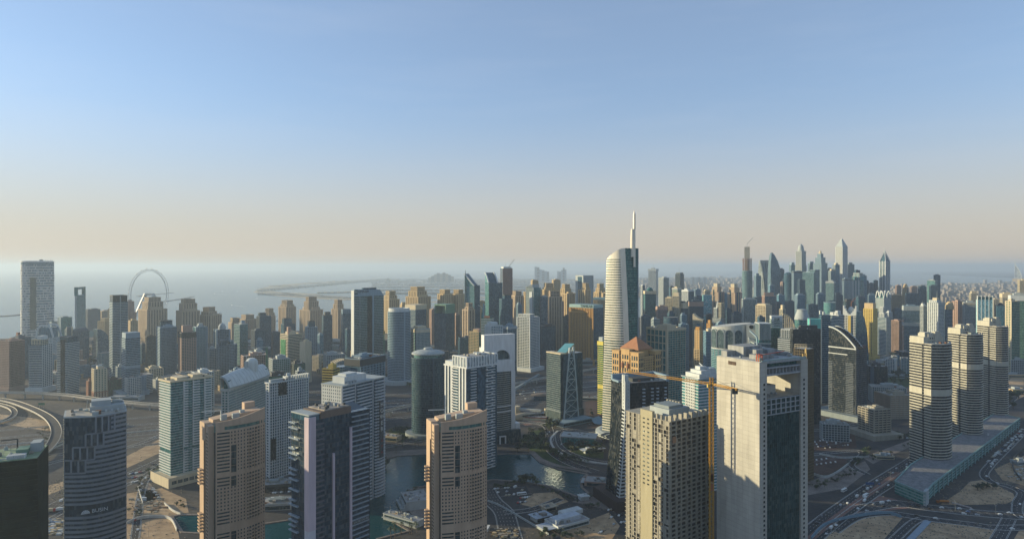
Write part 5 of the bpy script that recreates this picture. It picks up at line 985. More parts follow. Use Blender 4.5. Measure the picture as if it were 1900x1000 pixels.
MB().box(-hw*.2,hw*.95,-8,12,z+1,z+6).build('plant_room',wallm(W.lgrey),root);MB().box(-hw*.15,hw*.5,-4,9,z+6,z+10).build('plant_room',wallm(W.lgrey),root);MB().box(hw*.55,hw*.9,0,8,z+6,z+8).build('cooling_unit',wallm(W.grey),root)
m=MB();m.path([(hw*.93,-6,z+1),(hw*.8,8,z+9)],.8);m.build('roof_stair',wallm(W.grey),root)
for k in range(4):MB().box(hw*(.1+.2*k),hw*(.17+.2*k),-10.5,-9,z+1,z+3).build('cooling_unit',wallm(W.white),root)
zs=z-20.4*fh;MB().box(-8.4,-2.6,-22.75,-22.6,zs-1.6,zs+1.4).build('dark_band_grille',glassm(G.black),root)
textpart('BUSIN',4.0,'sign_lettering',wallm((.62,.66,.68)),root,(1.2,-22.95,zs-.3),(R_(90),0,0),.12,'LEFT') if False else textpart('BUSIN',4.2,'sign_lettering',wallm((.62,.66,.68)),root,(-3.0,-22.9,zs),(R_(90),0,0),.12,'LEFT')
m=MB()
for k in range(7):a0,a1=math.pi*k/7+.03,math.pi*(k+1)/7-.03;m.poly([(-7.2,-22.95,zs-1.4),(-7.2+3.2*math.cos(a0),-22.95,zs-1.4+3.2*math.sin(a0)),(-7.2+3.2*math.cos(a1),-22.95,zs-1.4+3.2*math.sin(a1))])
m.build('sun_emblem',wallm((.62,.66,.68)),root)
# --- green banded balcony tower with cream podium
o=T(RT,'dark green glass tower with white balcony columns on a cream podium','tower',297,317,392,710,790,66,wall=W.white,glass=G.teal,f='none',r='none',roof=False)
a,b,z=o['a'],o['b'],o['z'];root=o['root'];nf=38;fh=z/nf;A2,B2=a/2,b/2
q=[MB() for k in range(4)]
for k in range(nf):
 zz=k*fh
 q[3].box(A2-.05,A2+.5,-B2,B2,zz,zz+.35)
 if k==12:q[2].box(A2-.1,A2+.7,b*.32,b*.5,zz,zz+fh);continue
 q[3].box(-A2-.9,A2+.8,-B2-1.1,-B2,zz,zz+1.4)
 for j,(y0,y1) in enumerate([(-.2,-.09),(.02,.2),(.32,.5)]):q[j].box(A2-.1,A2+1.4,b*y0,b*y1,zz,zz+1.5);q[j].box(A2,A2+1.5,b*y0,b*y0+1.6,zz+1.5,zz+2.5)
for j in range(4):q[j].build('balcony_cladding' if j<3 else 'floor_band_cladding',wallm(W.white),root)
for (y0,y1) in [(-.21,-.2),(.31,.32)]:MB().box(A2-.1,A2+1.5,b*y0,b*y1,0,z).build('column',wallm(W.white),root)
m=MB();m.ring(offs(o['p'],-.4),offs(o['p'],1.6),z,z+2.2);m.build('parapet',wallm(W.cream),root);MB().prism(offs(o['p'],-.4),z,z+.6).build('roof_deck',wallm((.42,.38,.3),var=.35),root)
for (x0,x1,y0,y1,h) in [(-.3,.3,-.3,-.05,3.5),(-.2,.25,.1,.35,4.5),(-.4,-.2,-.42,-.36,2.5),(.1,.4,.38,.46,3)]:MB().box(a*x0,a*x1,b*y0,b*y1,z+.6,z+.6+h).build('plant_room',wallm(W.cream),root)
m=MB();m.box(-A2-6,A2+14,-B2-9,B2+26,0,11);m.box(-A2-6,A2+14,-B2-9,-B2-8.5,11,12.2);m.box(A2+13.5,A2+14,-B2-8.5,B2+26,11,12.2);m.box(-A2-6,-A2-5.5,-B2-8.5,B2+26,11,12.2);m.build('podium',wallm(W.cream),root)
for k in range(5):MB().box(A2+13.9,A2+14.25,-B2-5+k*7,-B2+.5+k*7,4,8).build('window',glassm(G.dark),root)
# --- the two tan towers with curved tops
def TAN(label,x0,x1,d,first=True):
 xc=(x0+x1)/2;a=46.0;b=30.0;s=(x1-x0)*d/F;k_=s/60.0
 root=thing('residential_tower',label,'tower',(gx(xc,d+16),d+16,0),-math.atan2(gx(xc,d),d)+R_(20),'pair of tan towers with sloping curved roofs')
 z=zt(798,d);hw=23.5*k_;wm=wallm(W.tan);n=16;x_l=-hw*.82
 arc=[(x_l+(hw-x_l)*k/n,-15*k_-5*k_*math.sin(math.pi*(.12+.88*k/n))) for k in range(n+1)]
 P=arc+[(hw,15*k_),(x_l,15*k_)]
 e=MB().prism(P,0,z);nf=42;fh=z/nf
 bands,piers=MB(),MB()
 def seg(u0,u1):return [arc[k] for k in range(int(u0*n),int(u1*n)+1)]
 zones=[(0,4,'wide'),(4,6,'glass'),(6,9,'punch'),(9,14,'balc'),(14,16,'punch')]
 for (k0,k1,ty) in zones:
  for k in range(k0,k1):
   p,q=arc[k],arc[k+1];dd=Vector((q[0]-p[0],q[1]-p[1]));L=dd.length;u=dd/L;nn=Vector((u.y,-u.x))
   for f_ in range(nf):
    zz=f_*fh;mid=15<=f_<26 or 38<=f_;t=ty
    if f_ in (13,14,29):bands.obox(p,u,nn,L,.5,zz,zz+fh+.01);continue
    if ty=='glass' and mid:t='punch'
    if ty=='wide' and mid and f_<38 and f_>18:t='punch'
    if t=='wide':bands.obox(p,u,nn,L,.4,zz,zz+fh*.52)
    elif t=='punch':bands.obox(p,u,nn,L,.4,zz,zz+fh*.5);bands.obox(p,u,nn,L*.34,.44,zz+fh*.5,zz+fh);bands.obox(p,u,nn,L*.18,.44,zz+fh*.5,zz+fh,u0=L*.82)
    elif t=='balc':bands.obox(p,u,nn,L,.35,zz,zz+.5);bands.obox(p,u,nn,L*.22,.4,zz+.5,zz+fh);bands.obox(p,u,nn,L*.78,1.5,zz,zz+1.25,u0=L*.22) if (k%2==0 or 12<f_<30) else bands.obox(p,u,nn,L*.78,.4,zz,zz+fh*.48,u0=L*.22)
    elif f_%2==0:bands.obox(p,u,nn,L,.1,zz,zz+.25)
 for k in (0,4,6,9,14):p,q=arc[k],arc[min(n,k+1)];dd=Vector((q[0]-p[0],q[1]-p[1])).normalized();piers.obox(p,dd,Vector((dd.y,-dd.x)),1.1,.6,0,z)
 # right, back walls
 for (p,q) in ((P[n],P[n+1]),(P[n+1],P[n+2])):facade(bands,p,q,0,z,'punch',fh)
 bands.build('facade_frame',wm,root);piers.build('stone_pier',wm,root)
 # sunlit end: a deep groove between two masonry slabs
 m=MB();m.box(x_l-4.5*k_,x_l-.02,-13*k_,-6*k_,0,z+6);m.box(x_l-3.2*k_,x_l-.02,3*k_,13*k_,0,z+6);m.box(x_l-5.0*k_,x_l-.02,-6*k_,3*k_,z-8,z+7.5);m.build('end_slab',wm,root)
 for f_ in range(nf):e.box(x_l-4.62*k_,x_l-4.4*k_,-11.4*k_,-10*k_,f_*fh+1.2,f_*fh+2.7);e.box(x_l-4.62*k_,x_l-4.4*k_,-8.6*k_,-7.2*k_,f_*fh+1.2,f_*fh+2.7)
 e.build('window_wall',glassm((.016,.032,.038),pw=1.6),root)
 for f_ in list(range(12,18))+list(range(26,31))+list(range(2,6)):MB().box(x_l-6.4*k_,x_l-3.1*k_,3.4*k_,9*k_,f_*fh,f_*fh+1.2).build('balcony',wm,root)
 # crown: blank curved band, ribbon window, sloping curved parapet
 m=MB();top=lambda x:z+9+6.5*((x-x_l)/(hw-x_l))**1.4
 cr=[]
 for k in range(n):
  p,q=arc[k],arc[k+1];dd=Vector((q[0]-p[0],q[1]-p[1]));L=dd.length;u=dd/L;nn=Vector((u.y,-u.x));a0=(p[0]+nn.x*.5,p[1]+nn.y*.5);a1=(q[0]+nn.x*.5,q[1]+nn.y*.5)
  for (zl,zh) in ((lambda x:z,lambda x:z+1.8),(lambda x:z+4.8,top)):
   i=len(m.v);m.v+=[(*a0,zl(p[0])),(*a1,zl(q[0])),(*a1,zh(q[0])),(*a0,zh(p[0])),(p[0]-nn.x*.6,p[1]-nn.y*.6,zl(p[0])),(q[0]-nn.x*.6,q[1]-nn.y*.6,zl(q[0])),(q[0]-nn.x*.6,q[1]-nn.y*.6,zh(q[0])),(p[0]-nn.x*.6,p[1]-nn.y*.6,zh(p[0]))]
   m.f+=[(i,i+1,i+2,i+3),(i+7,i+6,i+5,i+4),(i+3,i+2,i+6,i+7),(i+4,i+5,i+1,i)]
  if k<3 or k>=14:m.obox(p,u,nn,L*(1 if k<2 else .5),.5,z+1.8,z+4.8)
 m.build('curved_parapet',wm,root)
 MB().prism([(p[0],p[1]+1.2) for p in arc]+[(hw,14*k_),(x_l,14*k_)],z,z+5).build('ribbon_window',glassm((.04,.11,.11)),root)
 m=MB();m.prism([(x_l,-4*k_),(hw*.2,-9*k_),(hw,-8*k_),(hw,14*k_),(x_l,14*k_)],z+5,z+5.6);m.build('roof_deck',wallm((.40,.34,.26),var=.3),root)
 lid=[(x_l+3,-2*k_),(hw*.95,-10*k_),(hw*.95,2*k_),(hw*.3,8*k_),(x_l+3,9*k_)]
 m=MB();m.prism(lid,z+5.6,lambda p:z+8+5.5*(p[0]-x_l)/(hw-x_l));m.build('sloping_roof',wm,root)
 for (x0_,y0,w_,h_) in ((-.5,-.2,5,3.2),(-.1,-.3,6,3),(.25,.1,4,4.2)):MB().box(hw*x0_,hw*x0_+w_,12*k_*y0-6,12*k_*y0-3,z+8,z+9.5+h_).build('cooling_unit',wallm(W.lgrey),root)
 MB().box(hw*.55,hw*.95,4*k_,10*k_,z+8,z+18).build('lift_tower',wm,root)
 MB().path([(-hw*.3,6,z+8),(-hw*.3,6,z+14),(-hw*.95,8,z+14.6)],.6).build('roof_davit',wallm(W.white),root)
 return root
TAN('tan tower with sloping curved roof and sunlit grooved end, standing before the arched white roof',365,494,560)
TAN('tan tower with sloping curved roof and sunlit grooved end, standing in front of the lake',780,910,560)
# --- dark glass tower with balconies and pink-white fins
o=T(RT,'dark blue glass tower with pale pink fins, stacked glass balconies and cluttered roof','tower',541,573,686,782,500,56,wall=W.dgrey,glass=(.012,.03,.05),f='glass',r='line',roof=False)
a,b,z=o['a'],o['b'],o['z'];root=o['root'];A2,B2=a/2,b/2;nf=36;fh=z/nf;pk=wallm((.55,.45,.50));rnd=random.Random(21)
MB().box(A2-4.5,A2+1.2,-B2-.9,-B2+5.5,0,z+3).build('corner_fin',wallm((.58,.56,.60)),root)
MB().box(A2-4.6,A2+1.25,-B2-1.0,-B2+5.6,z*.42,z+2.9).build('pink_panel',pk,root)
for (y,w_,z0,z1,t) in [(.25-.5,2.0,0,.3,1.6),(.36-.5,1.6,0,.8,1.8),(.645-.5,2.0,0,.92,1.4)]:MB().box(A2-.1,A2+t,b*y,b*y+w_,z*z0,z*z1).build('pink_fin',pk,root)
bal=wallm((.30,.36,.42),rough=.35)
for f_ in range(2,nf):
 zz=f_*fh
 if f_%9 not in (0,):
  if f_%2==0 or (f_//5)%2:MB().box(-A2-1.8,-A2+a*(.3+.25*((f_*7)%5)/5),-B2-1.9,-B2,zz,zz+1.0).build('balcony',bal,root)
 MB().box(A2,A2+1.5,b*(.68-.5),b*(.97-.5),zz,zz+.8).build('balcony',bal,root)
dk=MB()
for f_ in range(nf):dk.box(A2,A2+.9,b*(.1-.5),b*(.23-.5),f_*fh,f_*fh+1.2)
dk.build('balcony_cladding',wallm((.10,.11,.14)),root)
MB().box(A2-.1,A2+.6,b*(.67-.5),b*(.985-.5),z*.365,z*.365+2.6).build('sign_band',wallm(W.dgrey),root)
textpart('LA ME DO RE',2.6,'sign_lettering',wallm(W.lgrey),root,(A2+1.75,b*(.83-.5),z*.365+2.2),(R_(90),0,R_(90)),.1)
MB().box(-A2,A2,-B2,-B2+b*.16,z,z+4).build('roof_block',glassm(G.navy),root)
MB().box(-A2-.3,A2+.3,-B2-.3,-B2+b*.16,z+4,z+5).build('roof_slab',wallm(W.lgrey),root)
MB().box(-A2,A2,-B2+b*.18,B2*.35,z,z+5.5).build('roof_block',wallm((.16,.12,.10)),root)
MB().box(-A2+1,A2-1,-B2+b*.25,B2*.3,z+5.5,z+6.3).build('roof_deck',wallm((.38,.33,.28),var=.4),root)
for k in range(14):x=rnd.uniform(-A2+2,A2-3);y=rnd.uniform(-B2+b*.25,B2*.22);s=rnd.uniform(.6,2);MB().box(x,x+s,y,y+s*1.5,z+6.3,z+6.8+s).build('cooling_unit',wallm(rnd.choice([W.lgrey,W.pink,W.white,W.conc,W.dgrey])),root)
MB().prism([(-A2,B2*.5),(A2,B2*.5),(A2,B2),(-A2,B2)],z-4,lambda p:z+(3 if p[0]<0 else-1)).build('sloping_roof',wallm(W.blue),root)
# --- white hotel tower behind, with vertical lettering
o=T('hotel_building','white balcony tower with vertical rooftop-to-waist lettering and a big white roof block','hotel',597,634,713,718,700,44,wall=W.white,glass=G.navy,f='punch',r='none',roof=False)
a,b,z=o['a'],o['b'],o['z'];root=o['root'];A2,B2=a/2,b/2;nf=38;fh=z/nf;m=MB()
for f_ in range(nf):
 zz=f_*fh
 m.box(A2,A2+.9,-B2,-B2+b*.28,zz,zz+1.5);m.box(A2,A2+1.6,-B2+b*.33,-B2+b*.68,zz,zz+1.1)
 q0,q1=B2-b*.25,B2-.3;n=5
 for j in range(n):y0=q0+(q1-q0)*j/n;t=1.5+1.6*math.sin(math.pi*(j+.5)/n);m.box(A2,A2+t,y0,y0+(q1-q0)/n,zz,zz+1.25)
m.build('balcony_cladding',wallm((.5,.53,.56)),root);m=MB()
for y in (.0,.29,.70,.985):m.box(A2,A2+1.2,-B2+b*y,-B2+b*y+.8,0,z)
m.build('vertical_fin',wallm((.5,.53,.56)),root)
m=MB();m.box(-A2-.6,A2+1.7,-B2-.6,B2+.6,z,z+1.6);m.build('roof_slab',wallm(W.lgrey),root)
MB().box(-A2*.5,A2*.7,-B2*.75,B2*.25,z+1.6,z+9).build('plant_room',wallm(W.white),root);MB().box(-A2*.3,A2*.5,-B2*.6,-B2*.1,z+9,z+11.5).build('plant_room',wallm(W.white),root)
for k in range(4):MB().box(A2*.72,A2*.95,-B2*.7+k*4,-B2*.7+k*4+2,z+1.6,z+4).build('cooling_unit',wallm(W.lgrey),root)
MB().box(A2+3.15,A2+3.6,B2-b*.125-3.4,B2-b*.125+3.4,z-92,z-25).build('sign_board',wallm((.05,.065,.08)),root)
for k,ch in enumerate('HOWER'):textpart(ch,7.0,'sign_lettering',wallm((.62,.62,.58)),root,(A2+4.0,B2-b*.125,z-30-k*7.2),(R_(90),0,R_(90)),.2)
for k,ch in enumerate('AVA'):textpart(ch,4.6,'sign_lettering',wallm((.30,.05,.04)),root,(A2+4.0,B2-b*.125,z-72-k*6.8),(R_(90),0,R_(90)),.2)
# --- buildings between
T(OT,'low yellow block with white roof slab peeping behind the lettered tower','building',598,618,630,686,900,wall=W.yellow,glass=G.bronze,f='bandw',r='bandw')
o=T(OT,'grey glass block with a curved white pergola roof behind the lettered tower','building',614,619,664,682,950,wall=W.lgrey,glass=G.navy,f='grid',r='grid',roof=False)
a,b,z=o['a'],o['b'],o['z'];m=MB();n=12;arc=[(-a/2+0,-b/2+b*k/n*.9,z+2+8*math.sin(math.pi*(.15+.75*k/n))) for k in range(n+1)];m.path([(a/2,y,h) for _,y,h in arc],1.5);m.path([(-a/2,y,h) for _,y,h in arc],1.5)
for _,y,h in arc:m.beam((-a/2,y,h),(a/2+3,y,h),.7)
m.build('pergola_roof',wallm(W.cream),o['root']);MB().box(a/2-1,a/2+1.2,-b/2,-b/2+5,0,z+6).build('corner_fin',wallm(W.white),o['root'])
T(RT,'dark gridded tower with pale vertical frames and a cluttered flat roof behind the lettered tower','tower',640,668,714,668,900,40,wall=W.lblue,glass=G.navy,f='line',r=dict(bh=.7,bp=.4,sp=6.5,pw=1.1,pp=.7),capm=(W.dgrey,9))
T(RT,'slim white framed wing attached beside the dark gridded tower','tower',690,694,714,700,880,wall=W.lblue,glass=G.navy,f='gridw',r='gridw',roof=False)
# --- arched white roof building
o=T(RT,'teal glass tower under a broad white barrel roof with ribbed vault and penthouse','tower',411,424,498,722,870,30,wall=W.white,glass=G.teal,f='gridw',r='gridf',roof=False)
a,b,z=o['a'],o['b'],o['z'];root=o['root'];A2,B2=a/2,b/2;n=14;m=MB();H2=zt(694,870)-z
def RF(k,j,dz=0):y=-B2-1+(b+2)*k/n;t=j/8;xe_=A2+2+6*math.sin(math.pi*k/n);return (-A2-1+(xe_+A2+1)*t,y,z+H2*(.12+.88*(1-t**2.2))*(.75+.25*math.sin(math.pi*(.1+.8*k/n)))+dz)
for k in range(n):
 for j in range(8):m.quad(RF(k,j),RF(k,j+1),RF(k+1,j+1),RF(k+1,j))
 m.quad(RF(k,8,-1.2),RF(k+1,8,-1.2),RF(k+1,8),RF(k,8));m.quad(RF(k,0),RF(k+1,0),RF(k+1,0,-H2*.8),RF(k,0,-H2*.8))
m.build('barrel_roof',wallm(W.white,rough=.4),root);m=MB()
for k in range(0,n+1,1):m.path([RF(k,j,.1) for j in range(9)],.3,.4)
m.path([RF(0,j,-.5) for j in range(9)],1.4,2.2)
m.path([RF(k,8,-.5) for k in range(n+1)],1.0,1.8)
m.build('roof_rib',wallm(W.lgrey),root);MB().box(-A2+2,A2-1,-B2+2,B2-2,z,z+H2*.55).build('penthouse_glass',glassm(G.teal),root)
m=MB();m.lathe([(9,z+H2*.6),(9,z+H2+5),(7.5,z+H2+9),(4,z+H2+11.5)],20,-A2*.2,B2*.3);m.build('round_penthouse',wallm(W.white),root);MB().box(-2,2,-2,2,z+H2,z+H2+9).build('stair_tower',wallm(W.lgrey),root);MB().path([(0,0,z+H2+9),(0,0,z+H2+17)],.5).build('mast',wallm(W.white),root)
m=MB();m.ring(offs(o['p'],-.1),offs(o['p'],1.2),z-2,z+.6);m.build('cornice',wallm(W.white),root)
# --- white gridded tower
o=T(RT,'white gridded apartment tower with slatted pergola roof and dark window columns','tower',494,500,572,712,808,60,wall=(.62,.64,.66),glass=G.navy,f='gridw',r=dict(bh=.75,bp=.7,sp=3.3,pw=.75,pp=.9),roof=False)
a,b,z=o['a'],o['b'],o['z'];root=o['root'];A2,B2=a/2,b/2
MB().box(A2,A2+1.1,-B2+b*.22,-B2+b*.42,z*.86,z-1).build('dark_panel',glassm(G.black),root);MB().box(A2,A2+1.1,-B2+b*.02,-B2+b*.15,z*.2,z*.42).build('dark_panel',glassm(G.black),root)
m=MB();m.ring(offs(o['p'],-.3),offs(o['p'],1.6),z,z+1.2)
for k in range(11):y=-B2+b*(.4+.06*k);m.box(-A2*.4,A2+1.5,y-.5,y+.5,z+1.2,z+6.5)
m.build('roof_pergola',wallm(W.white),root);MB().box(-A2+1,A2-3,-B2+3,B2*.2,z,z+4).build('plant_room',wallm(W.lgrey),root);MB().box(A2*.2,A2*.6,-B2*.1,B2*.1,z,z+10).build('roof_fin',wallm(W.white),root);MB().prism(offs(o['p'],-.3),z,z+.4).build('roof_deck',wallm((.36,.35,.34)),root)
# --- white-crowned dark balcony tower by the lake
o=T(RT,'dark blue balcony tower with a tall white ribbed crown, beside the arch-topped tower','tower',826,866,922,682,830,50,wall=W.white,glass=G.navy,f='none',r='none',roof=False)
a,b,z=o['a'],o['b'],o['z'];root=o['root'];A2,B2=a/2,b/2;nf=37;fh=z/nf;wl_=wallm((.66,.68,.68));m=MB();m9=MB();m8=MB()
for f_ in range(nf):
 zz=f_*fh
 m.box(-A2+a*.34,-A2+a*.62,-B2-1.2,-B2,zz,zz+1.3);m.box(-A2+a*.34,-A2+a*.40,-B2-1.25,-B2,zz+1.3,zz+2.4)
 m8.box(A2,A2+1.6,-B2+b*.12,-B2+b*.30,zz,zz+.9);m9.box(A2,A2+1.6,-B2+b*.62,-B2+b*.92,zz,zz+.9)
 m9.box(A2,A2+1.65,-B2+b*.62,-B2+b*.67,zz+.9,zz+2.2) if f_%2 else m9.box(A2,A2+1.65,-B2+b*.8,-B2+b*.85,zz+.9,zz+2.2)
m.build('balcony_cladding',wl_,root);m8.build('balcony_cladding',wl_,root);m9.build('balcony_cladding',wl_,root);m=MB()
for x in (.0,.14,.28,.66,.8,.93):m.box(-A2+a*x,-A2+a*(x+.06),-B2-1.0,-B2,0,z)
m.build('white_pier',wl_,root);m=MB();m.box(A2+.02,A2+.7,-B2+b*.34,-B2+b*.56,0,z);m.build('glass_strip',glassm((.02,.06,.10)),root)
m=MB();m.ring(offs(o['p'],-.1),offs(o['p'],1.5),z-1.5,z+.4);m.build('cornice',wl_,root)
zz=zt(664,830);MB().box(A2*-.25,A2+.8,-B2-.5,B2+.5,z+.4,zz).build('crown_block',glassm((.2,.25,.28)),root);m=MB()
for k in range(12):y=-B2+b*k/11;m.box(A2+.8,A2+1.3,y-.8,y+.8,z+.4,zz+.5)
for k in range(6):x=A2*-.25+(A2*1.25)*k/5;m.box(x-.7,x+.7,-B2-1,-B2-.5,z+.4,zz+.5)
m.box(A2*-.25,A2+1.3,-B2-1,-B2+3,zz,zz+1.2);m.box(A2*-.25,A2+1.3,B2-2,B2+.6,zz,zz+1.2);m.build('crown_fin_cladding',wl_,root)
MB().box(A2*-.2,A2*.9,-B2+3,B2-2.1,zz-.4,zz+.3).build('roof_deck',wallm((.4,.38,.35)),root)
MB().box(-A2,A2*-.3,-B2,B2,z+.4,z+5).build('roof_block',wallm(W.white),root);
for k in range(6):MB().box(-A2*.1+k*3.2,-A2*.1+k*3.2+1.6,B2*.2,B2*.5,zz+.3,zz+2.4).build('cooling_unit',wallm(W.white),root)
# --- arch-topped white tower
d=970;o=T(RT,'white-edged tower with bowed glass front and a round arched opening up top','tower',893,898,955,688,d,68,wall=W.white,glass=G.dark,f='none',r='none',roof=False)
a,b,z=o['a'],o['b'],o['z'];root=o['root'];A2,B2=a/2,b/2;zz=zt(622,d);wl_=wallm((.68,.69,.69));rr=b*.27;yc=b*.08;hz_=z+(zz-z)*.30
out=[(-B2,z-4),(B2,z-4),(B2,zz),(-B2,zz)];m=MB();n=14
for k in range(n):                                   # wall with an arched hole
 t0,t1=math.pi*k/n,math.pi*(k+1)/n;y0,y1=yc+rr*math.cos(t0),yc+rr*math.cos(t1);h0,h1=hz_+rr*math.sin(t0),hz_+rr*math.sin(t1)
 for x,sgn in ((A2+.6,1),(-A2,-1)):m.quad((x,y0,h0),(x,y1,h1),(x,y1,zz),(x,y0,zz))
 m.quad((-A2,y0,h0),(-A2,y1,h1),(A2+.6,y1,h1),(A2+.6,y0,h0));m.quad((-A2,y0,zz),(A2+.6,y0,zz),(A2+.6,y1,zz),(-A2,y1,zz))
m.box(-A2,A2+.6,-B2,yc-rr,z-3,zz);m.box(-A2,A2+.6,yc+rr,B2,z-3,zz);m.box(-A2,A2+.6,yc-rr,yc+rr,z-3,hz_-1);m.build('arched_top',wl_,root)
m=MB();m.box(A2*.1,A2*.2,yc-rr,yc+rr,hz_-1,hz_+rr*.98);m.build('arch_glass',glassm(G.grey),root)
bow=[(A2,-B2+b*.12)]+[(A2+4.5*math.sin(math.pi*k/12),-B2+b*.12+b*.74*k/12) for k in range(1,12)]+[(A2,-B2+b*.86)]
MB().prism(bow,0,z-3).build('bowed_glass',glassm((.015,.035,.04),pw=1.3),root);m=MB();nf=34
for f_ in range(nf):
 q=f_*(z-3)/nf
 for p,r_ in zip(bow,bow[1:]):dd=Vector((r_[0]-p[0],r_[1]-p[1]));u=dd.normalized();m.obox(p,u,Vector((u.y,-u.x)),dd.length,.35,q,q+(1.0 if f_<22 else .9))
m.build('floor_trim',wallm((.33,.34,.33)),root)
m=MB();q=z*.42
for zz_ in (q,q+8):m.prism(offs(bow,1.2),zz_,zz_+1.4)
m.build('belt_balcony',wl_,root);MB().box(-A2,A2+.9,B2-b*.12,B2+.6,0,z-3).build('side_pier',wl_,root);MB().box(-A2,A2+2.2,B2+.6,B2+8,0,z*.24).build('side_pier',wl_,root);MB().box(-A2,A2+.7,-B2,-B2+b*.12,0,z-3).build('side_pier',wallm(W.lgrey),root)
MB().prism([(A2,-B2-4),(A2+9,-B2-4),(A2+9,B2+6),(A2,B2+6)],0,z*.17).build('podium',glassm(G.dark),root)
for k in range(2):m=MB();y0=-B2+k*b*.42;m.box(A2+9,A2+11,y0,y0+1.5,0,12);m.box(A2+9,A2+11,y0+9,y0+10.5,0,12);m.box(A2+9,A2+11,y0+1.5,y0+9,10.5,12);m.build('entrance_frame',wl_,root)
MB().box(-A2-8,-A2,-B2,B2*.5,0,zz-20).build('rear_block',wallm(W.white),root)
# --- diagrid tower
d=1100;o=T(OT,'dark twin-curved office tower braced by one tall tapering white lattice ladder, turquoise roof','tower',1014,1040,1081,700-42,d,48,wall=W.grey,glass=G.dark,f='bandt',r='none',roof=False)
a,b,z=o['a'],o['b'],o['z'];root=o['root'];A2,B2=a/2,b/2;wl_=wallm((.5,.55,.58))
MB().box(A2*.9,A2+2.2,-B2+b*.10,-B2+b*.72,0,z*.98).build('lattice_backing',glassm(G.navy),root)
m=MB();nseg=7;base=(-B2+b*.10,-B2+b*.76);tip=(-B2+b*.36,-B2+b*.52);zt0=zt(646,d)
def yy(t):t=t**1.15;return base[0]+(tip[0]-base[0])*t,base[1]+(tip[1]-base[1])*t
L,R2=[],[]
for k in range(nseg*2+1):t=k/(nseg*2);y0,y1=yy(t);L.append((A2+2.6,y0,zt0*t));R2.append((A2+2.6,y1,zt0*t))
m.path(L,2.2,2.2);m.path(R2,2.2,2.2);m.build('lattice_leg',wl_,root);m=MB()
for k in range(0,nseg*2-1,2):m.beam(L[k],R2[k],1.1);m.beam(L[k],R2[k+2],.75);m.beam(R2[k],L[k+2],.75)
m.build('lattice_brace',wl_,root)
m=MB();m.poly([(-A2*.2,-B2*.6,z+1),(A2,-B2*.6,z+1),(A2*.6,B2*.5,zt(641,d)),(-A2*.7,B2*.5,zt(643,d))]);m.poly([(-A2*.7,B2*.5,zt(643,d)),(A2*.6,B2*.5,zt(641,d)),(A2*.6,B2*.55,z),(-A2*.7,B2*.55,z)]);m.build('turquoise_roof',wallm((.09,.27,.33),rough=.4),root)
m=MB();m.poly([(A2,-B2*.6,z),(A2,-B2*.6,z+1),(A2*.6,B2*.5,zt(641,d)),(A2*.6,B2*.55,z)]);m.poly([(-A2*.2,-B2*.6,z),(-A2*.2,-B2*.6,z+1),(-A2*.7,B2*.5,zt(643,d)),(-A2*.7,B2*.55,z)]);m.box(-A2-.5,A2+.5,-B2-.5,-B2*.55,z,z+2.2);m.build('roof_wedge',wallm(W.cream),root)
MB().prism(offs(o['p'],.2),z*.16,z*.17).build('belt_trim',wallm(W.grey),root);MB().prism(offs(o['p'],1.4),z*.02,z*.155).build('netted_base',glassm((.02,.035,.038),rough=.4),root)
m=MB();m.prism([(A2-6,-B2-18),(A2+26,-B2-18),(A2+26,B2),(A2-6,B2)],0,7);m.build('podium',wallm(W.lblue),root);MB().box(A2+26,A2+26.4,-B2-16,B2-2,2,5.5).build('podium_glass',glassm(G.dark),root)
m=MB()
for k in range(14):x0=A2+26+40*k/14;m.quad((x0,B2-4-8*math.sin(k/4),6-4.5*math.sin(math.pi*k/14)),(x0+40/14,B2-4-8*math.sin((k+1)/4),6-4.5*math.sin(math.pi*(k+1)/14)),(x0+40/14,B2+14,8-4.5*math.sin(math.pi*(k+1)/14)),(x0,B2+14,8-4.5*math.sin(math.pi*k/14)))
m.build('wave_canopy',wallm(W.lblue),root)
# --- the tallest: white curved blade tower with a spire
d=1000;X=gx(1157,d);s=d/F;root=thing('skyscraper','tallest tower, white curved shell with floor bands, green glass flank and a needle spire','tower',(X,d+22,0),-math.atan2(X,d));hw=33*s;z=zt(460,d)
px=lambda p:(p-1157)*s
edge=[(0,1170,1189),(640,1170,1189),(560,1167.5,1188.5),(500,1165,1188),(460,1163.5,1187.5)]
def xe(zz):                                             # where the white shell meets the glass flank
 r=488-(zz-275)/s;ks=[(1000,1174),(800,1174),(640,1171.5),(560,1169),(460,1164)]
 for (r0,x0),(r1,x1) in zip(ks,ks[1:]):
  if r0>=r>=r1:return px(x0+(x1-x0)*(r0-r)/(r0-r1))
 return px(1174 if r>640 else 1164)
def xl_(zz):
 r=488-(zz-275)/s;t=max(0,min(1,(800-r)/340));return px(1121.5+9*t**1.2)
ztop=lambda x:z-17*((xe(z)-x)/(xe(z)-px(1130)))**1.8 if x<xe(z) else z
def shell(zz,t,off=0.0):                              # t 0..1 across the bowed white front
 x0,x1=xl_(zz),xe(zz);x=x0+(x1-x0)*t;y=-6-17*math.sin(math.pi*(.10+.55*t))+10;n=Vector((-.5+.7*t,-1)).normalized();return (x+n.x*off,y+n.y*off)
N=12;fh=4.0;nf=int(z/fh);g=MB();wb=MB()
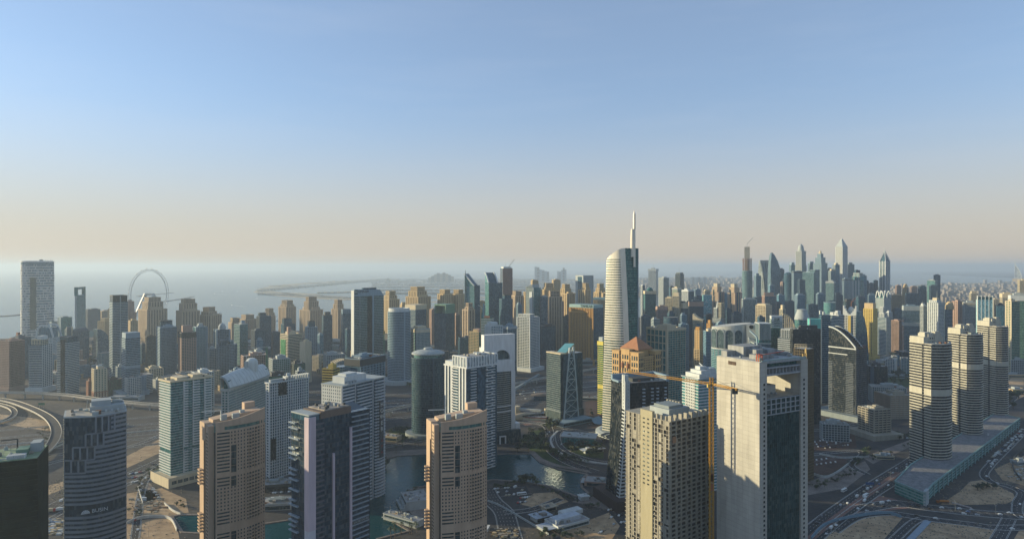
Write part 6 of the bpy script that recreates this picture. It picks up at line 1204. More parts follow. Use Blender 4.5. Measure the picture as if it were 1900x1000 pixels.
def surf(mb,z0,z1,off,t0=0,t1=1,cut=True):
 for k in range(N):
  a_,b_=t0+(t1-t0)*k/N,t0+(t1-t0)*(k+1)/N;p0,p1,q0,q1=shell(z0,a_,off),shell(z0,b_,off),shell(z1,a_,off),shell(z1,b_,off)
  za,zb=min(z1,ztop(q0[0])),min(z1,ztop(q1[0]))
  if za<=z0 and zb<=z0:continue
  mb.quad((*p0,z0),(*p1,z0),(*q1,max(z0,zb)),(*q0,max(z0,za)))
  if off>.2:r0,r1=shell(z1,a_,-.1),shell(z1,b_,-.1);mb.quad((*q0,max(z0,za)),(*q1,max(z0,zb)),(*r1,max(z0,zb)),(*r0,max(z0,za)));r0,r1=shell(z0,a_,-.1),shell(z0,b_,-.1);mb.quad((*r0,z0),(*r1,z0),(*p1,z0),(*p0,z0))
for f_ in range(nf+1):
 z0,z1=f_*fh,min(z,(f_+1)*fh);surf(g,z0,z1,0)
 if z0<z-20:surf(wb,z0,z0+(1.8 if z0<z*.5 else 2.5),.6)
 else:surf(wb,z0,z1,.6)
g.build('window_wall',glassm((.06,.10,.095),ph=4,pw=2),root);wsh=wallm((.80,.74,.62),rough=.22,spec=.8);wb.build('floor_band_cladding',wsh,root)
m=MB()
for f_ in range(nf*2):                                # plain white blade along the edge, broader toward the top
 z0,z1=f_*fh/2,min(z,(f_+1)*fh/2+.01)
 if z0>=z:break
 def tb(zz):return max(.05,1-.18-.10*(zz/z)**2)
 surf(m,z0,z1,.85,tb(z0),1)
m.build('white_blade',wsh,root)
fl=MB()
for f_ in range(nf+1):
 z0,z1=f_*fh,min(z,(f_+1)*fh);a0,a1=shell(z0,1),shell(z1,1);c=px(1188.5);fl.quad((*a0,z0),(c,6,z0),(c,6,z1),(*a1,z1));fl.quad((c,6,z0),(c-4,34,z0),(c-4,34,z1),(c,6,z1));b0,b1=shell(z0,0),shell(z1,0);zl=ztop(b0[0]);zk=max(0,min(1,(z1-zl)/(z-zl)))
 if z0<zl:fl.quad((c-4,34,z0),(*b0,z0),(*b1,min(z1,zl)),(c-4,34,min(z1,zl)))
 if z1>zl:y0=max(0,(z0-zl)/(z-zl));L0=lambda q:(b0[0]+(c-4-b0[0])*q,b0[1]+(34-b0[1])*q,zl+(z-zl)*q);fl.quad((c-4,34,max(z0,zl)),L0(y0),L0(zk),(c-4,34,z1))
fl.build('glass_flank',glassm((.015,.075,.07),pw=2.2),root);m=MB();c=px(1188.5)
m.beam((c,5.5,0),(c,5.5,z),1.6)
for f_ in range(nf):a0=shell(f_*fh,1);m.beam((*a0,f_*fh),(c,6,f_*fh),.3)
m.build('flank_mullion',wallm(W.lblue),root)
rp=[(*shell(z,1),z)]+[(c,6,z),(c-4,34,z-3)]+[(*shell(z-17,t/6),ztop(shell(z,t/6)[0])) for t in range(0,6)];m=MB();m.poly(rp);m.build('sloping_roof',wsh,root)
xs=px(1178);m=MB();m.lathe([(3.4,z-14),(3.0,zt(440,d)),(2.4,zt(424,d)),(1.4,zt(424,d)+.2)],16,xs,-2);m.build('spire_base',wsh,root)
m=MB();zz=zt(424,d);m.lathe([(1.9,z-30),(1.7,zz),(1.5,zt(395,d)),(.5,zt(389,d))],12,xs+3,-2)
for k in range(14):h=zz+k*(zt(395,d)-zz)/14;m.lathe([(2.3,h),(2.3,h+.9)],12,xs+3,-2)
m.build('spire',wsh,root)
m=MB();m.lathe([(46,0),(46,5),(40,7)],40,5,10);m.build('podium',wallm(W.lgrey),root);
for k in range(4):
 m=MB();q=[(px(1098+k*9)+0,-58+3*k,1+0)];ar=[(-30+36*t/8-k*2,-52+k*9+10*t/8,4+5*math.sin(math.pi*t/8)) for t in range(9)]
 for p,r_ in zip(ar,ar[1:]):m.quad(p,r_,(r_[0]+4,r_[1]+7,r_[2]-1),(p[0]+4,p[1]+7,p[2]-1))
 m.build('canopy_vault',wallm(W.lblue,rough=.3),root)
# --- yellow slim tower
T(OT,'narrow bright yellow balcony tower tucked against the tallest white tower','tower',1109,1119,1128,634,1165,wall=(.60,.50,.10),glass=G.green,f='band',r='band',capm=((.6,.5,.1),7),add=[('refuge_band',-.01,1.01,-.01,1.01,722,715,(.6,.5,.1),G.dark,'none'),('roof_block',.1,.8,.1,.8,634,626,W.lgrey,G.dark,'none')],roof=False)
# --- sandstone palace-like tower with a pyramid roof
d=880;o=T('hotel_building','sandstone orange tower with arched bays and a red pyramid roof','hotel',1138,1186,1224,664,d,40,wall=(.52,.34,.16),glass=G.dark,f=dict(bh=1.7,bp=.5,sp=4.0,pw=1.7,pp=.6),r=dict(bh=1.7,bp=.5,sp=4.0,pw=1.7,pp=.6),roof=False)
a,b,z=o['a'],o['b'],o['z'];root=o['root'];A2,B2=a/2,b/2;sm=wallm((.52,.34,.16));tm=wallm((.36,.17,.09))
for (x0,x1,y0,y1,h) in [(-.5,-.22,-.56,-.3,6),(.22,.52,-.56,-.3,6),(.3,.56,.2,.5,6),(-.54,-.3,.2,.5,6),(-.16,.16,-.54,-.3,9)]:
 q=MB();q.box(a*x0,a*x1,b*y0,b*y1,0,z+h);k=q.build('corner_pavilion',sm,root);c=MB();c.box(a*x0-.6,a*x1+.6,b*y0-.6,b*y1+.6,z+h,z+h+1.2);c.build('cornice',sm,k);g_=MB()
 for f_ in range(12):
  for j in range(3):xx=a*x0+a*(x1-x0)*(.14+.29*j);g_.box(xx,xx+a*(x1-x0)*.16,b*y0-.15,b*y0,z-f_*9-4,z-f_*9+2);yy_=b*y0+b*(y1-y0)*(.14+.29*j);g_.box(a*x1,a*x1+.15,yy_,yy_+b*(y1-y0)*.16,z-f_*9-4,z-f_*9+2)
 g_.build('window_pane',glassm(G.dark),k)
m=MB();m.ring(offs(o['p'],-.2),offs(o['p'],1.1),z-1,z+1.2);m.build('cornice',sm,root)
MB().box(-A2*.62,A2*.62,-B2*.62,B2*.62,z,z+9).build('attic_block',sm,root);g_=MB()
for j in range(5):g_.box(-A2*.5+j*A2*.22,-A2*.5+j*A2*.22+2,-B2*.62-.2,-B2*.62,z+3.5,z+7.5)
g_.build('attic_window_pane',glassm(G.dark),root)
p=rect(a*.70,b*.70);MB().prism(p,z+9,z+10.2).build('eaves',tm,root);m=MB();m.prism(p,z+10.2,zt(629,d),top=[(x*.03,y*.03) for x,y in p]);m.build('pyramid_roof',tm,root)
for f_ in range(4):
 for j in (-1,1):m=MB();m.lathe([(2.2,z-16-f_*14),(2.2,z-10-f_*14),(.4,z-8-f_*14)],12,j*a*.1+a*.0,-b*.54);m.build('bay_turret',tm,root)
# --- dark tower with flared white balcony spine
d=716;o=T(OT,'black glass office block with a white balcony spine that flares toward the ground','tower',1134,1158,1240,712,d,60,wall=W.dgrey,glass=G.black,f='line',r='line',roof=False)
a,b,z=o['a'],o['b'],o['z'];root=o['root'];A2,B2=a/2,b/2;wl_=wallm(W.white);nf=36;m=MB();m2=MB()
wid=lambda t:b*(.10+.20*(1-t)**2.0);lean=lambda t:9*(1-t)**2
for f_ in range(nf):
 t=f_/nf;zz=t*z*1.02;y0=-B2-lean(t);w_=wid(t);m.box(A2-4,A2+2.5,y0,y0+w_,zz,zz+1.6);m.box(A2+2.0,A2+2.6,y0+w_*.45,y0+w_*.56,zz+1.6,zz+4.2);m.box(A2+1.8,A2+2.6,y0,y0+1.1,zz+1.6,zz+4.2);m.box(A2+1.8,A2+2.6,y0+w_-1.1,y0+w_,zz+1.6,zz+4.2);m2.box(A2-3,A2+1.5,y0+.2,y0+w_-.2,zz+1.6,zz+4.2)
 if f_>0:pass
m.build('balcony_spine_cladding',wl_,root);m2.build('spine_glass',glassm(G.black),root)
fl=MB()
for f_ in range(nf):t=f_/nf;zz=t*z;fl.box(-A2,A2-4,-B2-lean(t)-.0,-B2+.02,zz,zz+z/nf)
fl.build('flared_base_glass',glassm(G.black),root)
for k in range(2):MB().box(A2-4+k*3.6,A2-4+k*3.6+2.2,-B2-.5,-B2+3+k*1.5,z*.8,zt(697,d)+1).build('white_blade',wl_,root)
bal=wallm((.45,.5,.55))
for f_ in range(9):
 for (y0,y1) in ((.40,.46),(.60,.65),(.72,.77),(.9,.95)):MB().box(A2,A2+1.6,-B2+b*y0,-B2+b*y1,z-8-f_*3.9,z-6.9-f_*3.9).build('balcony',bal,root)
m=MB();m.box(-A2-.6,-A2+3,-B2,B2+.6,z-.6,z+6.5);m.box(-A2+3,A2+.6,B2-3,B2+.6,z-.6,z+6.5);m.box(-A2+3,-A2+a*.6,-B2-.6,-B2+2,z-.6,z+1.5);m.build('roof_screen',wallm(W.lblue),root)
MB().box(-A2+3,A2-.5,-B2+2,B2-3,z,z+.4).build('roof_deck',wallm((.30,.28,.26)),root);MB().box(-A2*.3,A2*.6,-B2*.5,B2*.5,z+.4,z+4).build('plant_room',wallm(W.dgrey),root)
MB().prism(rect(a+26,b+34),0,12).build('dark_podium',wallm((.05,.035,.035)),root)
# --- teal and white apartment tower behind the crane
d=760;o=T(RT,'white apartment tower with turquoise glass side bays and stepped roof terraces','tower',1266,1296,1336,705,d,50,wall=W.white,glass=(.02,.12,.14),f='none',r='bandw',roof=False)
a,b,z=o['a'],o['b'],o['z'];root=o['root'];A2,B2=a/2,b/2;m=MB();nf=38;fh=z/nf
for f_ in range(nf):zz=f_*fh;m.box(-A2,-A2+a*.22,-B2-.6,-B2,zz,zz+1.2);m.box(A2-a*.18,A2,-B2-.6,-B2,zz,zz+1.2);m.box(-A2+a*.22,A2-a*.18,-B2-.9,-B2,zz,zz+1.7)
for k in range(6):x=-A2+a*(.22+.105*k);m.box(x,x+a*.045,-B2-1,-B2,0,z)
m.build('facade_frame',wallm(W.white),root);m=MB();m.ring(offs(o['p'],-.2),offs(o['p'],1.2),z,z+1.3);m.build('parapet',wallm(W.lgrey),root)
for (x0,x1,y0,y1,h0,h1) in [(-.4,.45,-.42,.45,0,6),(-.25,.4,-.3,.4,6,10),(-.1,.2,-.2,.1,10,14),(.1,.4,.1,.35,10,12.5)]:MB().box(a*x0,a*x1,b*y0,b*y1,z+.1+h0,z+h1).build('roof_terrace_block',wallm(W.white),root)
for k in range(7):MB().box(A2*(-.6+.2*k),A2*(-.5+.2*k),B2*.75,B2*.9,z+.4,z+2.2).build('cooling_unit',wallm(W.lgrey),root)
MB().path([(A2*.2,0,z+14),(-A2*.2,0,z+17)],1.0).build('roof_wing',wallm(W.white),root)
# --- concrete tower under construction
d=560;o=T('tower_under_construction','raw concrete apartment tower shell with open floors and a plain yellowish lift wall','tower',1164,1243,1318,782,d,42,wall=W.conc,glass=(.03,.028,.025),f='none',r='none',roof=False,core=wallm((.05,.045,.04)))
a,b,z=o['a'],o['b'],o['z'];root=o['root'];A2,B2=a/2,b/2;cm=wallm((.36,.335,.275),var=.3);cd=wallm((.33,.31,.28),var=.3);nf=34;fh=z/nf;rnd=random.Random(5)
fr=MB();pa=MB()
for f_ in range(nf+1):zz=f_*fh;fr.box(-A2-1.6,A2+1.6,-B2-1.6,B2+1.6,zz-.3,zz+.12)
co=MB()
for k in range(9):x=-A2+a*k/8;co.box(x-.45,x+.45,-B2-1.3,-B2-.1,0,z);co.box(x-.45,x+.45,B2+.1,B2+1.3,0,z)
for k in range(9):y=-B2+b*k/8;co.box(A2+.1,A2+1.3,y-.45,y+.45,0,z);co.box(-A2-1.3,-A2-.1,y-.45,y+.45,0,z)
co.build('column_lattice',cm,root)
for f_ in range(nf):
 zz=f_*fh
 for k in range(8):
  if 3<=k<=4:continue
  x0=-A2+a*k/8+.45;w_=a/8-.9
  if rnd.random()<.9:fr.box(x0,x0+w_*(.45 if k%2 else .62) if rnd.random()<.88 else x0+w_,-B2-.9,-B2-.4,zz+.12,zz+fh*(.97 if rnd.random()<.9 else .4))
 for k in range(8):
  y0=-B2+b*k/8+.45;w_=b/8-.9
  if rnd.random()<.85:fr.box(A2+.4,A2+.8,y0,y0+w_*(.38 if k%2 else .2),zz+.12,zz+fh*.95);fr.box(A2+.4,A2+.8,y0,y0+w_,zz+.12,zz+fh*.22)
fr.build('floor_slab',cm,root)
MB().box(-A2+a*.36,-A2+a*.64,-B2-2.0,-B2+1,0,z+5.5).build('lift_wall',wallm((.40,.36,.24),var=.15),root);g_=MB()
for f_ in range(nf-16,nf):
 for x in (.42,.52):g_.box(-A2+a*x,-A2+a*x+2.6,-B2-2.06,-B2-1.9,f_*fh+1,f_*fh+2.3)
g_.build('window_pane',glassm(G.black),root)
for k in range(8):MB().box(A2-2.2,A2+1.2,-B2+b*k/8,-B2+b*k/8+1.6,z,z+5).build('roof_stub_column',cm,root)
for k in range(5):MB().box(-A2+a*(.02+.07*k),-A2+a*(.02+.07*k)+1.6,B2-2,B2+.6,z,z+5).build('roof_stub_column',cm,root)
for k in range(3):MB().box(-A2+a*(.70+.1*k),-A2+a*(.70+.1*k)+1.4,-B2-.6,-B2+1.4,z,z+4).build('roof_stub_column',cm,root)
MB().box(-A2*.4,A2*.5,-B2*.5,B2*.5,z,z+6).build('plant_room',wallm(W.lgrey),root);MB().box(-A2*.3,A2*.4,-B2*.4,B2*.3,z+6,z+8.5).build('plant_room',wallm(W.grey),root)
MB().box(A2+1.7,A2+2.3,-B2*.96,-B2*.8,z*.86,z*.9).build('safety_netting',wallm((.34,.20,.12)),root)
# --- yellow tower crane
d=545;X,Y=gx(1320,d),d;root=thing('tower_crane','yellow lattice tower crane between the concrete shell and the pale portal tower','crane',(X,Y,0),0.0);ym=wallm((.46,.24,.03),rough=.5);zj=zt(712,d)
def lattice(mb,A,B,w_,step,t):
 A,B=Vector(A),Vector(B);L=(B-A).length;n=max(1,int(L/step));dr=(B-A).normalized();s_=dr.cross(Vector((0,0,1)) if abs(dr.z)<.9 else Vector((0,1,0))).normalized()*w_/2;u=s_.cross(dr).normalized()*w_/2
 cs=[s_+u,-s_+u,-s_-u,s_-u]
 for c in cs:mb.beam(A+c,B+c,t)
 for k in range(n):
  p,q=A.lerp(B,k/n),A.lerp(B,(k+1)/n)
  for j in range(4):mb.beam(p+cs[j],q+cs[(j+1)%4],t*.6)
m=MB();lattice(m,(0,0,0),(0,0,zj-2),3.0,4.2,.5);m.build('mast_lattice',ym,root)
rn=random.Random(2);m=MB()
for k in range(5):zz=rn.uniform(20,90);m.box(-1.4,1.4,-1.7,-1.4,zz,zz+6)
m.build('mast_board',wallm((.25,.09,.04)),root)
jl=Vector((gx(1163,600)-X,600-Y,0));jr=Vector((gx(1368,520)-X,520-Y,0))
m=MB();lattice(m,(0,0,zj),(jl.x,jl.y,zj+1.5),1.6,2.6,.32);m.build('jib_lattice',ym,root);m=MB();lattice(m,(0,0,zj),(jr.x,jr.y,zj),1.3,2.6,.36);m.build('counter_jib_lattice',ym,root)
m=MB();lattice(m,(0,0,zj-2),(0,0,zj+5.5),2.4,2.5,.45);m.build('tower_head',ym,root);MB().box(-3.6,-1.6,-2,1,zj-3,zj).build('cab',wallm((.5,.35,.1)),root)
MB().box(jr.x*.8-1,jr.x+1,jr.y*.9-1.2,jr.y*.9+1.2,zj-4,zj+.4).build('counterweight',wallm(W.dgrey),root)
m=MB();m.beam((0,0,zj+5.5),(jl.x*.6,jl.y*.6,zj+1.4),.18);m.beam((0,0,zj+5.5),(jr.x*.85,jr.y*.85,zj),.18);m.build('tie_rod',wallm(W.dgrey),root)
# --- pale portal tower
d=520;o=T('tower_under_construction','huge pale concrete tower with blank sunlit side, dark glass front and open portal top','tower',1333,1408,1494,742,d,40,wall=W.lgrey,glass=(.006,.03,.034),f='none',r='none',roof=False)
a,b,z=o['a'],o['b'],o['z'];root=o['root'];A2,B2=a/2,b/2;pm=wallm((.47,.45,.40),var=.22,scale=.06,joint=6);gm_=wallm((.36,.38,.40));zT=zt(672,d);t1=b*.135
MB().box(-A2-.8,A2+1.6,-B2-1.2,-B2+t1,0,zT).build('end_slab',pm,root);MB().box(-A2-.8,A2+1.6,B2-t1,B2+1.2,0,zT-1).build('end_slab',pm,root)
m=MB();facade(m,(A2,-B2+t1),(A2,B2-t1),0,z-16,dict(bh=.3,bp=.1,sp=2.4,pw=.12,pp=.12));m.build('curtain_mullion',wallm((.02,.06,.065)),root)
g_=MB()
for f_ in range(44):
 for y in (-B2+t1*.45,B2-t1*.6):g_.box(A2+1.55,A2+1.75,y,y+1.9,8+f_*3.8,9.8+f_*3.8)
g_.build('slot_window_pane',glassm(G.black),root)
MB().box(-A2+a*.28,-A2+a*.48,-B2-1.3,-B2,zT-5.5,zT-2.5).build('louvre_opening',glassm((.05,.035,.025)),root)
m=MB()
for f_ in range(4):m.box(-A2,A2+1.2,-B2+t1,B2-t1,z-1-f_*4.2,z-.4-f_*4.2)
for k in range(8):y=-B2+t1+(b-2*t1)*k/7;m.box(A2+.2,A2+1.1,y-.4,y+.4,z-13,z-1)
m.build('open_floor_frame',gm_,root)
MB().box(-A2,A2,-B2+t1,B2-t1,z-.4,z+.3).build('terrace_deck',wallm((.38,.34,.28),var=.3),root)
MB().box(-A2*.3,A2*.5,-b*.12,b*.08,z+.3,z+8).build('terrace_hut',pm,root);MB().box(-A2*.1,A2*.7,-B2+t1+1,-B2+t1+5,z+.3,z+2.6).build('terrace_hut',wallm((.2,.14,.11)),root)
m=MB();m.box(-A2,A2+1.2,-B2+t1,B2-t1,zT-12,zT-10.6);m.box(-A2,A2+1.2,-B2+t1,B2-t1,zT-6,zT-5);m.box(-A2,A2+1.4,-B2+t1,B2-t1,zT-1.6,zT-.2);m.build('bridge_slab',gm_,root);MB().box(-A2+2,A2-3,-B2+t1,B2-t1,zT-10.6,zT-6).build('bridge_glass',glassm(G.dark),root);MB().box(-A2+2,A2-2.5,-B2+t1,B2-t1,zT-5,zT-1.6).build('bridge_glass',glassm((.015,.06,.06)),root)
m=MB()
for k in range(11):y=-B2+t1+(b-2*t1)*k/10;m.box(A2-2.6,A2+.8,y-.3,y+.3,zT-10.6,zT-6)
m.build('bridge_column',gm_,root)
m=MB();m.box(-A2,A2+1.6,-B2,B2,zT-.1,zT+.4);m.build('roof_deck',wallm((.42,.42,.41),var=.3),root)
m=MB();m.path([(A2+1,-B2+2,zT),(A2+1,B2,zT)],.5,2.4);m.build('parapet',wallm((.25,.36,.36)),root)
for (x0,x1,y0,y1,h) in [(-.5,-.1,-.3,.1,9),(-.4,.05,.1,.3,6),(-.45,-.3,-.48,-.3,5),(-.1,.1,-.2,-.05,7),(.1,.3,-.35,-.1,4),(-.2,.2,.32,.44,3.5)]:MB().box(a*x0,a*x1,b*y0,b*y1,zT+.4,zT+h).build('plant_room',wallm((.30,.31,.31),var=.4),root)
rnd=random.Random(8)
for k in range(22):x,y,s=rnd.uniform(-A2*.8,A2*.9),rnd.uniform(-B2*.9,B2*.95),rnd.uniform(.7,1.8);MB().box(x,x+s,y,y+s*1.3,zT+.4,zT+.6+s).build('cooling_unit',wallm(rnd.choice([W.white,W.lgrey,W.cream,W.grey])),root)
m=MB();x=A2-3;m.path([(x,-B2+1,zT),(x,-B2+1,zT+6),(x,-B2+5,zT+6),(x,-B2+5,zT)],.6);m.path([(x+2,-B2+1,zT),(x+2,-B2+1,zT+6),(x+2,-B2+5,zT+6),(x+2,-B2+5,zT)],.6);m.path([(x,-B2+5,zT+5),(x,B2*.2,zT+6.5)],.5);m.build('red_hoist_frame',wallm((.42,.09,.05)),root)
m=MB();m.path([(-A2*.3,B2*.1,zT+6),(-A2*.35,B2*.1,zT+16),(-A2*.7,B2*.1,zT+21)],1.1);m.build('roof_davit',wallm(W.lblue),root)
# --- three black and white striped towers on a long green glass podium
def STRIPE(label,xl,xc,xr,top,d,belt):
 o=T('residential_tower',label,'tower',xl,xc,xr,top+8,d,41,wall=(.62,.60,.53),glass=(.008,.011,.016),f='none',r='none',group='three striped towers in a row',roof=False)
 a,b,z=o['a'],o['b'],o['z'];root=o['root'];A2,B2=a/2,b/2;wl_=wallm((.47,.45,.375));nf=44;fh=z/nf;m=MB();n=8
 ar=[(A2+5.5*math.sin(math.pi*k/n),-B2+b*k/n) for k in range(n+1)]
 MB().prism(ar,0,z).build('bowed_glass',glassm((.008,.011,.016)),root)
 for f_ in range(nf):
  zz=f_*fh;hgt=fh*.42
  if f_ in (belt,belt+1):hgt=fh*1.0
  for (x0,x1,pr) in ((0,.33,.2),(.33,.58,.8),(.70,1.0,1.3)):m.box(-A2+a*x0-.4,-A2+a*x1,-B2-pr,-B2+.5,zz,zz+hgt)
  m.box(-A2+a*.58,-A2+a*.70,-B2-.1,-B2+.5,zz,zz+.4)
  for p,q in zip(ar,ar[1:]):dd=Vector((q[0]-p[0],q[1]-p[1]));u=dd.normalized();m.obox(p,u,Vector((u.y,-u.x)),dd.length,.6,zz,zz+(fh*.34 if f_ not in (belt,belt+1) else hgt))
  m.box(-A2-.6,-A2,-B2+1,B2,zz,zz+hgt);m.box(-A2,A2,B2,B2+.6,zz,zz+hgt)
 m.build('stripe_cladding',wl_,root);z1=z+fh
 for k,(x0,x1,y0,y1,h) in enumerate([(-.5,.14,-.5,.5,9),(-.35,.12,-.25,.42,13),(.02,.16,.05,.3,16),(-.2,.05,-.35,-.05,15)]):
  q=MB().box(a*x0,a*x1,b*y0,b*y1,z,z+h).build('roof_block',wl_,root)
 s=MB()
 for f_ in range(2):s.box(-A2-.4,a*.14+.3,-B2-.5,B2*.9,z+f_*fh,z+f_*fh+fh*.5)
 s.build('stripe_cladding',wl_,root)
 g_=MB()
 for f_ in range(3):
  for k in range(4):g_.box(a*.14-.02,a*.14+.15,-B2+b*(.3+.12*k),-B2+b*(.36+.12*k),z+.8+3.4*f_*.8,z+2.6+3.4*f_*.8)
 g_.build('window_pane',glassm(G.black),root)
 MB().prism([(p[0]-.2,p[1]) for p in ar]+[(a*.16,B2),(a*.16,-B2)],z,z+1.0).build('roof_deck',wallm((.45,.43,.38)),root)
 for k in range(4):MB().box(A2*(.35+.1*k),A2*(.42+.1*k),-B2*.5+k*5,-B2*.5+k*5+2.4,z+1,z+2.6).build('cooling_unit',wallm(W.lgrey),root)
 return o
s1=STRIPE('black and white striped tower, front of three in a row, cream belt below its middle',1688,1729,1766,632,845,26)
s2=STRIPE('black and white striped tower, middle of three in a row',1759,1795,1824,614,971,30)
s3=STRIPE('black and white striped tower, last of three in a row, cream belt at mid height',1813,1849,1871,599,1102,26)
pod=[gp(1661,893,14),gp(1716,915,14),gp(1731,897,14),gp(1892,776,14),gp(1848,766,14),gp(1690,862,14)];c=pod[0]
root=thing('podium_building','long green glass podium building under the three striped towers','building',(c.x,c.y,0));P=[(p.x-c.x,p.y-c.y) for p in pod]
P=P if area([Vector((*q,0)) for q in P])>0 else P[::-1]
MB().prism(P,0,13.6).build('window_wall',glassm((.03,.13,.12),ph=3.2),root);m=MB()
for k in range(4):m.ring(offs(P,-.05),offs(P,.7),k*3.4+2.4,k*3.4+3.5)
m.ring(offs(P,-.5),offs(P,.9),13.6,15);m.build('floor_trim',wallm((.20,.33,.32)),root);MB().prism(offs(P,-.5),13.6,14).build('roof_deck',groundm('gravel_roof',(.11,.125,.14),(.22,.23,.24),.25,fine=1.2),root)
e=[Vector((P[k][0],P[k][1])) for k in range(len(P))];q1,q2=gp(1716,915,14)-c,gp(1731,897,14)-c;mm=(q1+q2)/2
MB().beam((q1.x,q1.y,8),(q1.x+(q2.x-q1.x)*.3,q1.y+(q2.y-q1.y)*.3,8),3,16.6).build('end_pier',wallm(W.lgrey),root)
A_,B_=gp(1731,897,14)-c,gp(1892,776,14)-c;m=MB();nn=Vector((B_.y-A_.y,A_.x-B_.x,0)).normalized()
for k in range(26):m=MB();p=A_.lerp(B_,k/26)+nn*1.4;m.beam((p.x,p.y,0),(p.x,p.y,14.2),1.0);m.build('column',wallm((.25,.36,.36)),root)
# ------------------------------------------------------------------ giant slotted tower, big wheel, sail hotel
d=2300;s=d/F;X=gx(58.5,d);root=thing('hotel_building','giant pale oval hotel tower with a tall glass slot between its joined halves','hotel',(X,d+30,0),-math.atan2(X,d));z=zt(484,d);fx=math.cos(math.atan2(X,d))
hw=31.5*s*fx;N=40;P=[(hw*math.cos(t),-30*math.sin(t) if True else 0) for t in [math.pi-math.pi*k/N for k in range(N+1)]]   # front half of the oval, seen from the city
P=[(x,y if True else 0) for x,y in P];sl0,sl1=-hw*.48,-hw*.08
left=[p for p in P if p[0]<sl0]+[(sl0,-30*math.sqrt(1-(sl0/hw)**2)),(sl0,30),(-hw,10)];right=[(sl1,30),(sl1,-30*math.sqrt(1-(sl1/hw)**2))]+[p for p in P if p[0]>sl1]+[(hw,10)]
gm=glassm((.05,.10,.14),ph=4.6,pw=2.5);wl_=wallm((.62,.63,.62),rough=.3,spec=.6);zs,zb=zt(513,d),zt(611,d)
full=P+[(hw,12),(-hw,12)]
MB().prism(left,zb,zs).build('west_shaft',gm,root);MB().prism(right,zb,zs).build('east_shaft',gm,root);MB().prism(full,zs,z-5).build('sky_bridge_block',gm,root);MB().prism(full,0,zb).build('base_block',gm,root)
MB().box(sl0-1,sl1+1,-10,14,zb,zs).build('slot_glass',glassm((.012,.05,.07)),root);m=MB();rnd=random.Random(12);fh=9.2;nf=int((z-6)/fh)
for f_ in range(nf):
 zz=f_*fh
 for k in range(N):
  p,q=P[k],P[k+1];xm=(p[0]+q[0])/2
  if zb<zz<zs-4 and sl0<xm<sl1:continue
  dd=Vector((q[0]-p[0],q[1]-p[1]));L=dd.length;u=dd/L;n=Vector((u.y,-u.x));m.obox(p,u,n,L,.9,zz,zz+2.7)
  if rnd.random()<(.7 if xm<-hw*.6 else .22):m.obox(p,u,n,1.6,.95,zz+2.7,zz+fh)
m.build('staggered_frame',wl_,root);m=MB();m.prism(offs(full,.8),z-5,z-1);m.prism(offs(full,-4),z-1,z);m.build('parapet',wl_,root)
m=MB();m.box(hw*.1,hw*.32,-14,0,z,z+5);m.build('plant_room',wallm(W.grey),root);m=MB()
for k in range(6):m.box(hw*(.35+.1*k),hw*(.35+.1*k)+1,-12,-11,z,z+3+k%3)
m.build('roof_mast_lattice',wallm(W.grey),root)
# big observation wheel
d=2650;s=d/F;X=gx(277,d);R1=46*s;zc=zt(546,d);yaw=R_(48);root=thing('observation_wheel','giant white observation wheel on splayed legs by the sea','ferris wheel',(X,d,0),-math.atan2(X,d)+yaw);wm=wallm((.55,.56,.55),rough=.4);n=48
R1=46*s;m=MB()
for rr,yy,t in ((R1,-5,1.1),(R1,5,1.1),(R1-7,0,1.1)):ring=[(rr*math.cos(2*math.pi*k/n),yy,zc+rr*math.sin(2*math.pi*k/n)) for k in range(n+1)];m.path(ring,t)
for k in range(n):
 a0=2*math.pi*k/n;a1=2*math.pi*(k+.5)/n;o0=(math.cos(a0),math.sin(a0));o1=(math.cos(a1),math.sin(a1))
 for yy in (-5,5):m.beam((R1*o0[0],yy,zc+R1*o0[1]),((R1-7)*o1[0],0,zc+(R1-7)*o1[1]),.55)
m.build('rim',wm,root);m=MB()
for k in range(24):a0=2*math.pi*k/24;m.beam((4*math.cos(a0),0,zc+4*math.sin(a0)),((R1-7)*math.cos(a0),0,zc+(R1-7)*math.sin(a0)),.14)
m.build('spoke',wm,root);cb=MB();cb.lathe([(.5,-1.9),(1.9,-1.4),(2.2,0),(1.9,1.4),(.5,1.9)],10)
for k in range(24):
 a0=2*math.pi*(k+.5)/24;c=cb.build('cabin',wm,root) if k==0 else c0.copy()
 if k==0:c0=c
 else:COL.objects.link(c)
 c.location=((R1+5)*math.cos(a0),0,zc+(R1+5)*math.sin(a0))
m=MB();m.beam((0,-20,zc),(0,20,zc),9,9);m.build('hub',wm,root)
for sx in (-1,1):
 for sy in (-1,1):MB().beam((0,sy*20,zc+2),(sx*62,sy*46,4),6.5,7.5).build('leg',wm,root)
MB().box(-70,70,-42,42,0,9).build('base_terminal',wallm(W.lgrey),root)
# sail-shaped hotel far up the coast
d=9200;s=d/F;X=gx(1889,d);root=thing('hotel_building','white sail-shaped hotel far along the coast at the edge of the view','hotel',(X,d,0),-math.atan2(X,d));wm=wallm(W.white,rough=.3);zz=zt(491,d);hB=zt(517,d);n=12;w0=10*s
crv=[(-w0*.45+w0*math.sin(math.pi/2*(1-k/n))**1.0,hB+(zz-hB)*(k/n)) for k in range(n+1)]
m=MB()
for (x0,h0),(x1,h1) in zip(crv,crv[1:]):m.quad((-w0*.45,-20,h0),(x0,-20,h0),(x1,-20,h1),(-w0*.45,-20,h1));m.quad((x0,-20,h0),(x0,20,h0),(x1,20,h1),(x1,-20,h1));m.quad((-w0*.45,20,h0),(-w0*.45,20,h1),(x1,20,h1),(x0,20,h0));m.quad((-w0*.45,-20,h0),(-w0*.45,-20,h1),(-w0*.45,20,h1),(-w0*.45,20,h0))
